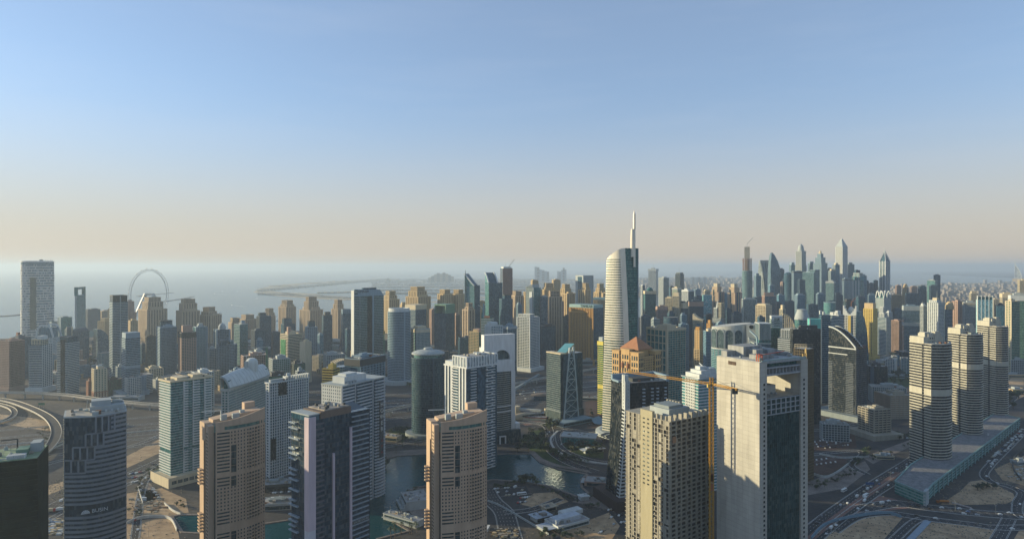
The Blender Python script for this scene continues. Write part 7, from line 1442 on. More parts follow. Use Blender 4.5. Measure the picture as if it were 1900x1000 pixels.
m.build('sail_wall',glassm((.2,.24,.26),ph=12,pw=12),root);m=MB();m.path([(x,-22,h) for x,h in crv],9);m.path([(-w0*.45,-22,hB),(-w0*.45,-22,zz+50)],8);m.path([(-w0*.45,-22,hB),(crv[0][0],-22,hB)],8);m.build('exoskeleton_frame',wm,root)
MB().box(-w0*.8,w0,-60,60,0,hB).build('island_base',wallm(W.sand),root)
# grand arched hotel and clustered towers on the outer island
d=9000;s=d/F
def FAR(label,px0,px1,rows,d,col,name='hotel_building'):
 X=gx((px0+px1)/2,d);root=thing(name,label,'hotel',(X,d,0),-math.atan2(X,d));n=len(rows);w_=(px1-px0)*d/F;mm=MB()
 for k,r_ in enumerate(rows):MB().box(-w_/2+w_*k/n,-w_/2+w_*(k+1)/n-.5,-30,30,0,max(8,zt(r_,d))).build('block',glassm((.10,.09,.085),ph=8,pw=8) if k%2 else wallm(col),root)
 for k,r_ in enumerate(rows):
  h=max(8,zt(r_,d));q=MB()
  for f_ in range(5):q.box(-w_/2+w_*k/n-.4,-w_/2+w_*(k+1)/n-.2,-31.5,31.5,h*f_/5+h*.1,h*f_/5+h*.16)
  q.build('cornice',wallm(col),root)
 return root
FAR('pale pink grand hotel with a high arched middle on the outer island',795,842,[515,512,509,506.5,508,505.5,508,510,513],11500,W.beige)
FAR('cluster of hazy stacked-box towers on the outer island, first group',992,1019,[495,496,500,501,503,504],11000,W.lgrey)
FAR('cluster of hazy stacked-box towers on the outer island, second group with one tall end',1034,1051,[503,504,501,497,500],11000,W.lgrey)
for i,(x0,x1,rows,dd,lb) in enumerate([(608,646,[525,523,521,522,524,522,521,525],11500,'domed sand-coloured resort on the crescent, behind the lagoon'),(574,596,[529,527,526,528],10500,'small domed resort at the middle of the crescent'),(500,540,[534,532,530,532,529,531,534],9000,'palace-like resort with white domes on the crescent tip'),
 (590,636,[549,546,545,547,545,546,548,549],6600,'row of sand-coloured resort blocks on the breakwater island'),(638,655,[548,546,547],6700,'small resort wing behind the tall green twin slab'),(714,726,[519,516,518],12000,'pink palace hotel standing alone on the far crescent'),
 (1281,1292,[514,514,515],9500,'hazy white apartment slab on the far shore, first of three'),(1293,1302,[514,514,515],9500,'hazy white apartment slab on the far shore, middle of three'),(1304,1312,[514,514,514],9500,'hazy white apartment slab on the far shore, last of three')]):FAR(lb,x0,x1,rows,dd,W.sand if i<6 else W.lgrey,'resort_building')
# ------------------------------------------------------------------ more towers filling the rows
WL=dict(b=(W.blue,G.navy),s=(W.sand,G.bronze),g=(W.lblue,G.blue),d=(W.dgrey,G.dark),w=(W.white,G.navy),t=(W.lgrey,G.teal),p=(W.pink,G.bronze),c=(W.cream,G.grey))
for (xl,xc,xr,tp,d,k,f,r,lb) in [
 (503,507,520,618,1750,'b','line','pier','dark navy block in the gap before the round-cornered building'),(589,593,600,622,1700,'g','grid','line','slim grey-blue tower in the gap under the black-blue tower'),(640,644,655,612,1800,'b','line','line','low navy tower tucked beside the tall green twin slab'),(412,416,428,618,1800,'b','band','line','small dark tower behind the domed crown tower'),
 (476,480,488,632,1650,'g','band','line','low grey banded tower before the navy pair'),(346,350,362,648,1650,'b','grid','grid','short dark block seen past the brown-pink ribbed tower'),(310,313,330,640,1750,'g','band','band','blue-grey block behind the zigzag gridded tower'),(259,263,271,640,1750,'b','line','line','short navy block in the gap before the wheel tower'),
 (238,242,256,596,2000,'s','punchw','punchw','low beige block under the pinkish slab by the wheel'),(150,153,160,606,2300,'g','grid','grid','narrow grey tower near the portal-topped green one'),(120,124,136,612,1850,'b','line','grid','dark blue block before the portal-topped green tower'),
 (742,746,756,566,2100,'s','punchw','punchw','low beige shoulder tower beside the round banded tower'),(797,801,810,575,2150,'p','pierw','pierw','pinkish slab half hidden by the portal-topped dark tower'),(843,846,853,585,2000,'p','pierw','pier','narrow pink tower under the beige flat-topped pair'),(886,889,900,560,2150,'s','punchw','punchw','beige tower in the gap between the two sail-topped towers'),(933,937,948,566,1950,'b','pier','line','dark tower behind the wedge roof'),
 (958,961,968,566,2000,'g','pier','pier','grey ribbed slab just behind the white gridded tower'),(1030,1034,1046,560,2100,'p','pierw','pierw','shaded pinkish tower behind the black glass block'),(1044,1047,1058,588,1950,'d','line','line','dark block beside the brown ribbed hotel'),(1116,1119,1130,545,2200,'s','punchw','punchw','sunlit slab touching the shaft of the tallest tower'),(1024,1027,1040,520,2800,'s','punchw','punchw','far beige tower above the cluster of stepped ones'),(985,988,999,521,2700,'s','punchw','punchw','far beige tower behind the serrated teal roof'),
 (1196,1200,1212,560,2250,'g','grid','line','grey-blue tower behind the dark teal slab'),(1208,1212,1220,575,2050,'c','gridf','gridf','little cream tower behind the round-cornered pale block'),(1238,1242,1252,582,1780,'b','line','line','dark office in front of the bright cream slab'),(1262,1265,1274,585,1720,'g','pier','line','grey ribbed office under the narrow beige-topped tower'),(1268,1272,1282,553,2500,'b','line','pier','dark tower behind the beige-topped pair'),(1305,1308,1318,540,2700,'c','gridf','gridf','far cream block above the banner building'),(1340,1343,1350,545,2700,'g','line','line','far grey-blue slab between the brown twins'),(1310,1314,1322,585,1850,'d','line','line','dark low block behind the orange pavilion'),(1357,1361,1376,582,1800,'b','line','grid','dark block in front of the brown twin'),(1328,1332,1344,602,1550,'g','band','band','grey banded block before the castle-like tower'),(1405,1409,1420,590,1550,'b','line','line','navy office behind the finned attic'),
 (1432,1436,1450,562,2300,'b','pier','line','dark ribbed tower at the foot of the knife-topped supertall'),(1441,1445,1456,548,2500,'g','line','line','slate tower in front of the knife-topped supertall'),(1456,1461,1474,560,2250,'b','pier','pier','navy tower under the dome-capped shaft'),(1474,1480,1494,548,2400,'g','pier','line','blue-grey ribbed tower below the overhanging cap'),(1496,1502,1518,566,2200,'b','line','line','broad navy block before the uneven mirrored tower'),(1514,1519,1532,546,2500,'g','pier','line','slate ribbed tower below the stepped supertall'),(1546,1551,1564,548,2450,'b','pier','pier','navy ribbed tower below the pyramid-roofed supertall'),(1564,1570,1584,560,2250,'d','line','pier','black-blue tower behind the scooped crown'),(1588,1593,1606,552,2350,'b','line','line','dark tower behind the yellow apartment tower'),(1608,1612,1626,548,2500,'g','pier','line','grey-blue tower between the yellow tower and the gothic crown'),(1523,1528,1540,598,1700,'b','line','band','navy slab behind the tower with two pale fins'),(1478,1483,1500,602,1600,'d','line','line','dark block under the drum-roofed hall'),
 (1399,1403,1412,512,2850,'g','pier','line','slate tower tucked beside the twisting supertall'),(1443,1447,1455,500,2950,'b','pier','pier','navy tower just past the knife-topped supertall'),(1464,1468,1476,492,3050,'g','pier','line','hazy ribbed tower behind the domed supertall'),(1499,1503,1513,489,3050,'g','pier','pier','hazy slate tower behind the uneven mirrored tower'),(1534,1538,1546,500,3050,'b','pier','line','navy tower between the stepped and pyramid-roofed supertalls'),(1584,1588,1596,502,3050,'b','line','pier','dark tower behind the teal tower with the toothed crown'),(1596,1600,1608,512,2950,'g','pier','line','grey ribbed tower before the three shaded slabs'),(1425,1429,1437,530,2600,'g','band','line','grey banded tower at the foot of the twisting supertall'),(1480,1484,1494,520,2500,'b','pier','line','navy tower before the blue ribbed one with the cap'),
 (1655,1660,1674,575,2200,'b','line','line','dark blue block behind the brown gridded office'),(1700,1704,1722,578,2150,'b','grid','line','navy block behind the very thin white tower'),(1738,1743,1756,590,2050,'g','line','line','blue-grey office behind the stepped pointed roof'),(1764,1768,1780,590,2050,'b','line','line','navy block behind the pinkish ribbed tower'),(1780,1785,1796,574,2200,'s','grid','grid','sand-coloured office behind the toothed roof tower'),(1798,1802,1815,545,2600,'c','grid','grid','cream far office seen over the toothed roof tower'),(1840,1844,1856,556,2200,'c','grid','grid','cream office in the gap past the cyan tower'),(1830,1834,1848,600,1900,'b','line','line','dark office low behind the cyan mirrored tower')]:
 rn=random.Random(xl);ww,gg=WL[k];T(OT if k in 'bgdt' else RT,lb,'tower',xl,xc,xr,tp,d,wall=ww,glass=gg,f=f,r=r,add=[('roof_block',.15,rn.uniform(.5,.9),.15,.8,tp,tp-rn.uniform(2,5),ww,gg,'none')] if rn.random()<.7 else (),mast=(rn.uniform(10,26),.5,.5) if rn.random()<.3 else None,roof=True)
# small blocks of the streets between
rn=random.Random(55);used=[]
for (x0,x1,y0,y1,n,lb,gr) in [(240,480,655,735,38,'small flat-roofed block in the streets behind the green banded tower','small blocks behind the green banded tower'),(560,760,620,715,36,'small flat-roofed block in the streets around the round banded tower','small blocks around the round tower'),(780,1010,600,680,34,'small flat-roofed block among the streets before the sail-topped towers','small blocks before the sail-topped towers'),(1190,1420,560,660,38,'small flat-roofed block between the business towers','small blocks between the business towers'),(1500,1680,600,700,28,'small flat-roofed block near the park','small blocks near the park'),(1640,1890,575,650,38,'small flat-roofed block in the streets behind the striped towers','small blocks behind the striped towers'),(60,240,640,715,26,'small flat-roofed block near the marina hall','small blocks near the marina hall')]:
 for k in range(n):
  c=gp(rn.uniform(x0,x1),rn.uniform(y0,y1));s=rn.uniform(8,19);h=rn.choice([6,8,10,13,28,38,38]);o=thing('low_block',lb,'building',(c.x,c.y,0),rn.uniform(0,1.5),gr);P=rect(s*2,s*rn.uniform(1,1.7));ww,gg=WL[rn.choice('sgdwpct')]
  MB().prism(P,0,h).build('window_wall',glassm(gg),o);m=MB();wrap(m,P,0,h,rn.choice(['grid','gridw','punch','band']),3.6);m.ring(offs(P,-.4),offs(P,.5),h,h+1);m.build('facade_frame',wallm(ww),o);m=MB().prism(offs(P,-.4),h,h+.3);m.box(-s*.5,s*.1,-s*.2,s*.2,h+.3,h+3.5);m.build('roof_deck',wallm((.30,.28,.26),var=.35),o)
# ------------------------------------------------------------------ low buildings by the lake
def LOW(label,px,py,sx,sy,h,rot,col,parts=(),name='low_block',roof=None,cat='building'):
 c=gp(px,py);o=thing(name,label,cat,(c.x,c.y,0),R_(rot));P=rect(sx,sy);MB().prism(P,0,h).build('wall',wallm(col),o)
 m=MB();m.ring(offs(P,-.5),offs(P,.3),h,h+.8);m.build('parapet',wallm(col),o);MB().prism(offs(P,-.5),h,h+.25).build('roof_deck',wallm(roof or (.34,.34,.34),var=.3,streak=False),o)
 for nm,x0,x1,y0,y1,z0,z1,cc in parts:MB().box(x0,x1,y0,y1,z0,z1).build(nm,glassm(cc) if nm.startswith(('glass','window')) else wallm(cc,var=.25),o)
 return o
LOW('white two-storey building with a barrel roof and porches on the near lake shore',1052,972,40,24,5,32,W.white,[('barrel_roof',-18,14,-6,6,5,9.5,(.45,.5,.56)),('wing',0,26,6,16,5,9,W.white),('glass_band',-19,19,-12.3,-12,1,3.4,G.dark),('window',20,20.3,-9,9,1,3.4,G.dark),('porch_roof',-34,-20,-10,8,3.4,3.9,(.42,.46,.52))])
LOW('open-sided white pavilion with a flat blue-grey roof beside the barrel roof',1003,963,18,12,4.5,32,W.lgrey,[('canopy',-11,11,-8,8,4.8,5.2,(.40,.46,.54)),('glass_front',-8,8,-6.3,-6,.4,3.8,G.black)])
LOW('small shed with a tan and blue roof near the barrel-roofed building',1018,945,14,10,4,32,W.cream,[('canopy',-9,9,-7,7,4.3,4.7,(.35,.29,.22)),('glass_front',-6,6,-5.3,-5,.4,3.4,G.black)])
LOW('pinkish round-ended restaurant terrace at the end of the lake',1118,898,42,22,5,-15,W.pink,[('glass_front',-18,18,-11.3,-11,.6,3.8,G.dark),('dome',-3,3,-3,3,5,8,W.lgrey),('awning',-26,-21.1,-10,8,3,3.4,W.lgrey)])
LOW('stepped white terrace building curving along the quay beside the tan tower',770,935,26,34,9,20,W.lgrey,[('terrace',-19,-13.1,-17,14,0,3,W.lgrey),('terrace',-16,-13.1,-16,12,3.02,6,W.lgrey),('glass_front',-13.3,-13,-14,10,6.2,8.4,G.dark)])
LOW('white hull-like quay building with long balcony lines',748,968,46,12,6,-33,W.lgrey,[('balcony',-23,23,-8.2,-6.1,2.6,3.4,W.lgrey),('glass_front',-21,21,-6.3,-6,3.6,5.4,G.dark)])
LOW('low white arcade building between the green banded tower and the dark glass tower',515,940,34,22,7,10,W.lgrey,[('glass_front',-15,15,-11.3,-11,1,5,G.dark),('plant_room',-8,6,-4,6,7,10,W.grey)])
LOW('flat dark building with courtyard behind the dark glass tower',518,905,36,26,8,12,W.dgrey,[('glass_front',-16,16,-13.3,-13,1,6,G.black),('plant_room',-10,0,-6,4,8,11,W.grey)])
LOW('white pavilion hall with blue glass walls in front of the lattice tower',1075,820,48,26,10,-14,W.lgrey,[('glass_wall',-24.4,24.4,-13.4,-13,.6,9,(.03,.13,.14)),('roof_slab',-27,27,-15,15,10.3,11.3,W.lgrey)],name='pavilion')
LOW('pointed white canopy pavilion beside the tallest tower',1100,838,30,10,4,22,W.lgrey,[('roof_slab',-20,18,-7,6,4.8,5.3,W.white),('glass_front',-13,13,-5.3,-5,.6,3.5,G.dark)],name='pavilion')
LOW('little white tent-roofed kiosk on the lake plaza',1083,926,10,8,3,20,W.white,[('tent_roof',-6,6,-5,5,3.8,5,W.white)],name='kiosk')
LOW('low cream strip building by the highway near the yellow tower',1095,742,46,10,5,-12,W.cream,[('glass_front',-20,20,-5.3,-5,1,4,G.dark)])
LOW('brick-red low hall with a pale wall beside the lattice tower',985,778,56,12,5,-10,(.30,.13,.10),[('front_wall',-28,28,-8,-6.2,0,3.5,W.cream)])
LOW('long pale school-like building with courtyard beside the shaded park',720,815,40,16,7,-20,W.cream,[('glass_front',-18,18,-8.3,-8,1,5,G.dark)])
LOW('terracotta-roofed villa near the second banded tower',145,700,26,18,9,12,W.sand,[('window',-11,11,-9.3,-9,3,6,G.dark)],roof=(.36,.16,.10));LOW('pinkish low block between the two banded towers',103,712,22,18,10,20,W.pink,[('window',-9,9,-9.3,-9,3,7,G.dark)])
LOW('low white podium block beneath the blue-grey office tower',236,742,60,20,8,0,W.lgrey,[('glass_front',-28,28,-10.3,-10,2,6,G.dark)])
LOW('domed yellow pavilion in the park beyond the tower with one dark strip',167,650,16,14,12,0,W.sand,[('window',-6,6,-7.3,-7,4,9,G.dark)])
LOW('long white market hall with a pink roof by the marina',158,663,90,26,9,4,W.lgrey,[('glass_front',-42,42,-13.3,-13,2,7,G.dark)],roof=(.42,.28,.24));LOW('white clubhouse with stepped roofs at the foot of the sail-shaped block',190,671,46,22,9,-6,W.lgrey,[('roof_block',-18,4,-6,6,9,13,W.lgrey),('window',-20,20,-11.3,-11,2,7,G.dark)])
for i,(px,py,sx,sy,h,cc,lb) in enumerate([(330,690,60,30,14,W.lgrey,'grey podium block with roof plant near the brown-pink ribbed tower'),(400,672,70,30,16,W.blue,'blue-grey podium block at the foot of the slim teal tower'),(470,640,60,36,14,W.lgrey,'pale podium with pool deck beneath the teal glass tower'),(540,655,60,30,12,W.dgrey,'dark podium beside the round-cornered building'),(620,640,70,30,18,W.lgrey,'grey podium under the black-blue tower'),(800,650,70,30,12,W.pink,'pink low roof block by the portal-topped tower'),(840,660,60,30,14,W.cream,'cream low roof block before the low green balcony block'),(880,640,60,30,20,W.blue,'dark low block at the foot of the sail-topped tower'),(1030,650,80,40,12,W.lgrey,'low grey annex behind the black glass block'),(1095,676,60,40,14,W.grey,'grey garage block before the brown ribbed hotel'),(1330,690,60,40,12,W.blue,'blue shaded annex under the bank drum'),(1650,672,60,30,7,W.lgrey,'pale low roof in the park beside the yellow tower'),(1665,700,40,20,6,W.lgrey,'small white roof among park trees'),(1880,700,40,24,8,W.sand,'sand-coloured stepped villas across the road'),(1885,728,34,24,8,W.sand,'cream villas by the road bend'),(1892,860,18,12,4,W.lgrey,'white site cabin inside the round compound'),(1640,850,24,10,4,W.cream,'cream gatehouse by the tree-lined road')]):
 LOW(lb,px,py,sx,sy,h,-8+5*(i%4),cc,[('plant_room',-sx*.2,sx*.15,-sy*.2,sy*.2,h+.3,h+4,W.lgrey),('window',-sx*.45,sx*.45,-sy/2-.3,-sy/2,h*.3,h*.7,G.dark)])
# site enclosure walls, hoardings
def WALLP(label,px,h=2.2,m=KERB,name='boundary_wall',w_=.8):
 p=smooth(gpl(px));c=p[0];mb=MB();wallstrip(mb,[q-c for q in p],0,w_,0,h);o=mb.build(name,m);o.location=c;tag(o,label,'wall')
WALLP('curved pale fence wall around the sandy lot by the canal',[(235,972),(262,962),(300,960),(318,966),(328,985)],3);WALLP('straight pale wall of the car park by the cream podium',[(256,905),(265,935)],2.5);WALLP('pale wall from the cream podium down to the canal',[(305,935),(320,948),(335,955)],2.5);WALLP('blue hoarding around the sandy corner lot',[(1505,1000),(1530,975),(1572,962),(1640,953),(1672,960)],3,wallm((.16,.26,.33)));WALLP('low white wall along the near shore road',[(905,930),(930,940),(990,975),(1018,992)],2,wallm(W.lgrey));WALLP('pale retaining wall along the raised car park',[(1520,843),(1560,850),(1612,848)],2.5);WALLP('second pale retaining wall of the lower car park',[(1495,875),(1535,886),(1575,862)],3)
WALLP('curved dark fence around the round compound',[(1900,835),(1882,850),(1880,870),(1895,892)],3,wallm(W.dgrey));WALLP('narrow blue footpath wall by the junction',[(1680,1010),(1722,966)],.6,wallm((.26,.33,.40)),w_=6)
# ------------------------------------------------------------------ trees
def crown(rnd,r,h,n,flat=.8):
 m=MB();lob=[(Vector((rnd.gauss(0,.45),rnd.gauss(0,.45),rnd.uniform(.35,1.0))),rnd.uniform(.35,.6)) for k in range(7)]
 for k in range(n):
  c,q=rnd.choice(lob);v=Vector((rnd.gauss(0,1),rnd.gauss(0,1),rnd.gauss(0,1))).normalized()*q*rnd.uniform(.5,1.05);p=Vector(((c.x+v.x)*r,(c.y+v.y)*r,h*.35+(c.z+v.z*flat)*h*.5));s=r*rnd.uniform(.10,.22)
  a,b=Vector((rnd.gauss(0,1),rnd.gauss(0,1),rnd.gauss(0,.6))).normalized()*s,Vector((rnd.gauss(0,1),rnd.gauss(0,1),rnd.gauss(0,.6))).normalized()*s;m.quad(p-a,p-b,p+a,p+b)
 return m
rnd=random.Random(77);LEAF=[leafm((.030,.050,.022)),leafm((.045,.075,.028)),leafm((.026,.045,.030))];BARK=wallm((.10,.075,.05));protos=[]
for k in range(5):
 r=rnd.uniform(3.2,4.6);h=rnd.uniform(7,10);t=thing('tree','dark bushy tree','tree',(0,0,-400));m=MB();m.lathe([(.35,0),(.25,h*.4),(.12,h*.7)],7)
 for j in range(4):a0=j*1.6;m.beam((0,0,h*.35),(math.cos(a0)*r*.5,math.sin(a0)*r*.5,h*.62),.16)
 m.build('trunk',BARK,t);crown(rnd,r,h,260).build('crown',LEAF[k%3],t);protos.append(t)
pp=[]
for k in range(2):
 h=rnd.uniform(8,10);t=thing('palm_tree','palm','tree',(0,0,-400));m=MB();m.lathe([(.32,0),(.22,h*.5),(.2,h)],7);m.build('trunk',wallm((.17,.13,.09)),t);m=MB()
 for j in range(18):
  a0=j*2.4;e=rnd.uniform(-.2,.9);prev=Vector((0,0,h));
  for q in range(4):nx=prev+Vector((math.cos(a0)*math.cos(e),math.sin(a0)*math.cos(e),math.sin(e)))*.95;w_=Vector((-math.sin(a0),math.cos(a0),0))*(.38-.07*q);m.quad(prev-w_,nx-w_*.7,nx+w_*.7,prev+w_);prev=nx;e-=.45
 m.build('frond_crown',LEAF[1],t);pp.append(t)
NT=[0]
def plant(px,py,s,label,group,palm=False,z=0):
 src=rnd.choice(pp if palm else protos);o=copy_tree(src);p=gp(px,py);o.location=(p.x,p.y,z);o.rotation_euler.z=rnd.uniform(0,6.28);o.scale=(s,s,s*rnd.uniform(.85,1.15));o['label']=label;o['group']=group;NT[0]+=1
def clump(poly,n,s,label,group,palm=False):
 xs=[p[0] for p in poly];ys=[p[1] for p in poly];k=0;tries=0
 while k<n and tries<n*60:
  tries+=1;x,y=rnd.uniform(min(xs),max(xs)),rnd.uniform(min(ys),max(ys));ins=False
  for i in range(len(poly)):
   (x0,y0),(x1,y1)=poly[i-1],poly[i]
   if (y0>y)!=(y1>y) and x<(x1-x0)*(y-y0)/(y1-y0)+x0:ins=not ins
  if ins:plant(x,y,s*rnd.uniform(.75,1.25),label,group,palm);k+=1
clump([(1600,690),(1690,680),(1690,712),(1640,738),(1600,725)],34,1.7,'dark bushy tree in the park beside the yellow tower','park trees by the yellow tower')
clump([(905,905),(918,903),(970,893),(972,898),(920,910)],14,.6,'small tree in the row along the lakeside lot','lakeside lot trees');clump([(1085,925),(1150,905),(1150,935),(1100,940)],14,.7,'dark tree on the plaza beside the tent kiosk','plaza kiosk trees');clump([(985,985),(1090,992),(1090,1000),(990,1000)],10,.7,'dark tree along the near street edge','near street trees');clump([(1010,955),(1110,935),(1112,942),(1015,962)],8,.55,'shrub tree behind the barrel-roofed building','barrel roof trees')
clump([(1010,802),(1014,830),(1050,850),(1100,860),(1040,856),(1006,832)],26,.9,'dark tree in the strip between lake road and promenade','road strip trees');clump([(1075,826),(1118,830),(1118,850),(1085,846)],14,1.0,'dark tree in the shaded garden below the pointed canopy','shaded garden trees');clump([(60,800),(95,792),(100,815),(70,825)],8,.5,'dry shrub inside the loop ramp','loop ramp shrubs');clump([(250,893),(262,890),(270,925),(256,928)],7,.55,'small green tree by the car park wall','car park wall trees')
clump([(1655,655),(1690,650),(1690,680),(1650,685)],14,1.6,'dark bushy tree behind the park roofs','trees behind the park roofs');clump([(1872,742),(1892,735),(1892,755),(1876,760)],5,1.9,'round dark tree by the road bend past the third striped tower','trees at the road bend');clump([(1795,655),(1895,643),(1895,660),(1800,668)],14,1.8,'green tree on the lawn beyond the third striped tower','lawn trees beyond the striped towers')
clump([(985,800),(1008,795),(1012,825),(1035,850),(1000,845),(982,825)],16,1.1,'dark tree on the green bank above the lake promenade','bank trees above the promenade');clump([(1014,790),(1034,786),(1036,800),(1018,806)],6,1.4,'large dark tree between the curving road lanes','trees between the road lanes');clump([(958,822),(980,818),(982,838),(960,840)],5,1.6,'broad dark tree beside the arch-topped tower','trees beside the arch-topped tower')
clump([(1040,825),(1115,835),(1115,848),(1045,842)],12,1.0,'small tree in the garden ring below the tallest tower','garden ring trees');clump([(1030,848),(1100,862),(1100,872),(1040,862)],12,.8,'palm along the lakeside promenade','promenade palms',True);clump([(964,886),(996,892),(996,902),(964,898)],8,1.1,'bushy tree on the near quay of the lake','near quay trees')
for k in range(8):plant(1007+k*9.2,908+k*3.6,.62,'round clipped tree in the row along the lake plaza','clipped plaza trees')
clump([(703,858),(722,852),(716,868),(700,875)],6,1.1,'dark tree on the rounded tip of the far quay','quay tip trees');clump([(716,798),(762,792),(766,815),(720,820)],12,1.0,'green tree on the lawn in front of the disc-roofed tower','lawn trees by the disc roof');clump([(730,820),(800,815),(800,838),(735,842)],10,.9,'palm on the far lake plaza','far plaza palms',True);clump([(755,912),(775,908),(772,940),(756,930)],6,.7,'dark shrub tree on the round quay beside the tan tower','round quay trees');clump([(720,985),(775,975),(780,1000),(720,1000)],10,.9,'palm on the near shore below the quay building','near shore palms',True)
clump([(272,872),(298,862),(298,888),(276,888)],9,.75,'green bushy tree beside the cream podium','trees by the cream podium');clump([(235,945),(310,955),(318,950),(240,958)],9,.45,'small shrub along the hedge of the sandy lot','hedge shrubs');clump([(320,925),(345,930),(345,948),(325,942)],6,.5,'green shrub on the canal edge','canal shrubs');clump([(1500,900),(1590,868),(1600,880),(1510,912)],22,.55,'dark small tree dotted on the pale plaza','plaza trees near the portal tower');clump([(1610,850),(1685,820),(1685,828),(1618,858)],14,.5,'small tree dotted along the pale verge','verge trees');clump([(1575,868),(1608,832),(1615,838),(1590,866)],8,.9,'dark tree on the bank of the raised car park','bank trees by the car park');clump([(1645,800),(1690,800),(1690,818),(1650,818)],7,.9,'dark tree behind the front striped tower','trees behind the front striped tower')
clump([(1800,905),(1850,900),(1856,908),(1810,915)],7,.8,'green shrub tree in the sandy lot below the curving road','sandy lot shrubs');clump([(1095,745),(1125,760),(1120,785),(1092,780)],8,.8,'small tree in the car park beside the yellow tower','car park trees by the yellow tower');clump([(640,800),(690,790),(690,815),(650,820)],6,1.0,'tree by the highway behind the lettered tower','highway trees');clump([(140,655),(210,665),(205,690),(140,688)],16,1.4,'dark tree beside the marina market hall','marina trees');clump([(240,655),(285,650),(285,690),(245,700)],14,1.3,'dark tree in the street behind the blue-grey office tower','street trees');clump([(700,690),(760,700),(780,720),(710,720)],8,1.2,'dark tree at the foot of the round banded tower','trees by the round tower')
for t in protos+pp:
 for ch in list(t.children):bpy.data.objects.remove(ch)
 bpy.data.objects.remove(t)
# ------------------------------------------------------------------ vehicles
def carmesh(col,L=4.6,W_=1.9,h=1.5,kind='car'):
 m=MB();hl,hw=L/2,W_/2
 if kind=='car':prof=[(-hl,.35),(hl,.35),(hl,.8),(hl*.62,.95),(hl*.25,h),(-hl*.55,h),(-hl*.85,1.0),(-hl,.95)]
 else:prof=[(-hl,.4),(hl,.4),(hl,h*.6),(hl*.92,h),(-hl,h)]
 n=len(prof);i=len(m.v);m.v+=[(x,-hw,z) for x,z in prof]+[(x,hw,z) for x,z in prof];m.f+=[tuple(i+k for k in range(n)),tuple(i+n+k for k in reversed(range(n)))]+[(i+(k+1)%n,i+k,i+n+k,i+n+(k+1)%n) for k in range(n)]
 for x in (-hl*.6,hl*.6):m.box(x-.33,x+.33,-hw-.02,hw+.02,0,.66)
 me=bpy.data.meshes.new(kind);me.from_pydata(m.v,[],m.f);me.materials.append(wallm(col,rough=.3,spec=.6,var=.05));return me
CARS={c:carmesh(v) for c,v in dict(white=(.72,.72,.70),silver=(.42,.43,.44),black=(.02,.02,.022),grey=(.16,.165,.17),red=(.34,.03,.025),blue=(.04,.09,.22),beige=(.45,.38,.27)).items()}
VAN=carmesh((.72,.72,.70),5.6,2.1,2.4,'van');BUS=carmesh((.70,.70,.68),11.5,2.6,3.2,'bus');LORRY=carmesh((.48,.40,.27),12,2.6,3.6,'lorry')
def car(p,t,where,group,kind=None):
 c=rnd.choices(list(CARS),[9,4,3,3,1,1,1])[0];nm='car';me=CARS[c];lab='%s car %s'%(c,where)
 if kind=='van' or (kind is None and rnd.random()<.06):me,nm,lab=VAN,'van','white van '+where
 if kind=='bus':me,nm,lab=BUS,'bus','white bus '+where
 o=bpy.data.objects.new(nm,me);COL.objects.link(o);o.location=p;o.rotation_euler.z=math.atan2(t.y,t.x);tag(o,lab,nm,group)
def traffic(r,n,where,group,y0=0,y1=1e9,lanes=None):
 p,width,ln=r;L=along(p,6.0);L=[q for q in L if F*(H-q[0].z)/max(1,q[0].y)+HY<1000 and y0<q[0].y<y1 and abs(q[0].x)<q[0].y*.82]
 used=[]
 for k in range(n):
  for _ in range(20):
   c,t=rnd.choice(L);ln_=rnd.randrange(ln);q=c+Vector((t.y,-t.x,0))*(-width/2+.7+(ln_+.5)*(width-1.4)/ln)
   if all((q-u).length>8 for u in used):break
  used.append(q);s_=1 if ln_>=ln/2 else-1;car(q+Vector((0,0,.16)),t*s_,where,group)
RD=ROADS
traffic(RD[0],44,'on the far carriageway of the highway','cars on the far carriageway',500,1900);traffic(RD[1],42,'on the near carriageway of the highway','cars on the near carriageway',500,1900);traffic(RD[2],12,'on the highway service road','cars on the service road',500,1500)
traffic(RD[6],8,'on the diagonal road behind the bowed tower','cars on the diagonal road');traffic(RD[9],9,'on the street between the tan tower and the lake shed','cars on the near shore street');traffic((rA,15,4),24,'on the boulevard beside the podium','cars on the boulevard');traffic((rB,10,3),8,'on the second roadway of the boulevard','cars on the second roadway');traffic((rC,20,5),20,'on the wide cross road','cars on the cross road');traffic((rD,13,3),7,'on the road by the sandy lots','cars by the sandy lots');traffic((rE,10,2),18,'on the winding road beside the podium','cars on the winding road');traffic((rG,14,3),10,'on the curving lakeside road','cars on the lakeside road')
def parked(a,b,n,where,group,ang,p=.8):
 A,B=gp(*a),gp(*b)
 for k in range(n):
  if rnd.random()<p:car(A.lerp(B,(k+.5)/n)+Vector((rnd.uniform(-.3,.3),rnd.uniform(-.3,.3),.08)),Vector((math.cos(ang),math.sin(ang),0)),where,group)
for k in range(4):parked((1500+3*k,823+4*k),(1575+3*k,806+6*k),16,'parked on the raised brown car park','cars on the raised car park',1.2,.5)
for k in range(2):parked((1500,856+8*k),(1552,848+9*k),12,'parked on the lower brown car park','cars on the lower car park',1.2,.4)
parked((1832,858),(1898,796),34,'parked in the row beside the green podium','cars parked beside the podium',0.1,.9);parked((1838,862),(1898,806),26,'parked in the outer row beside the green podium','cars in the outer podium row',0.1,.6)
for k in range(3):parked((915+6*k,907+7*k),(972,903+6*k),9,'parked on the lakeside lot behind the tan tower','cars on the lakeside lot',1.0,.6)
parked((258,906),(268,930),10,'parked in the lot by the cream podium','cars by the cream podium',0.2,.9);parked((283,905),(295,925),8,'parked under the cream podium wall','cars under the podium wall',0.2,.8)
for k in range(3):parked((1092,770+9*k),(1126,764+9*k),12,'parked on the lot beside the yellow tower','cars by the yellow tower',1.0,.6)
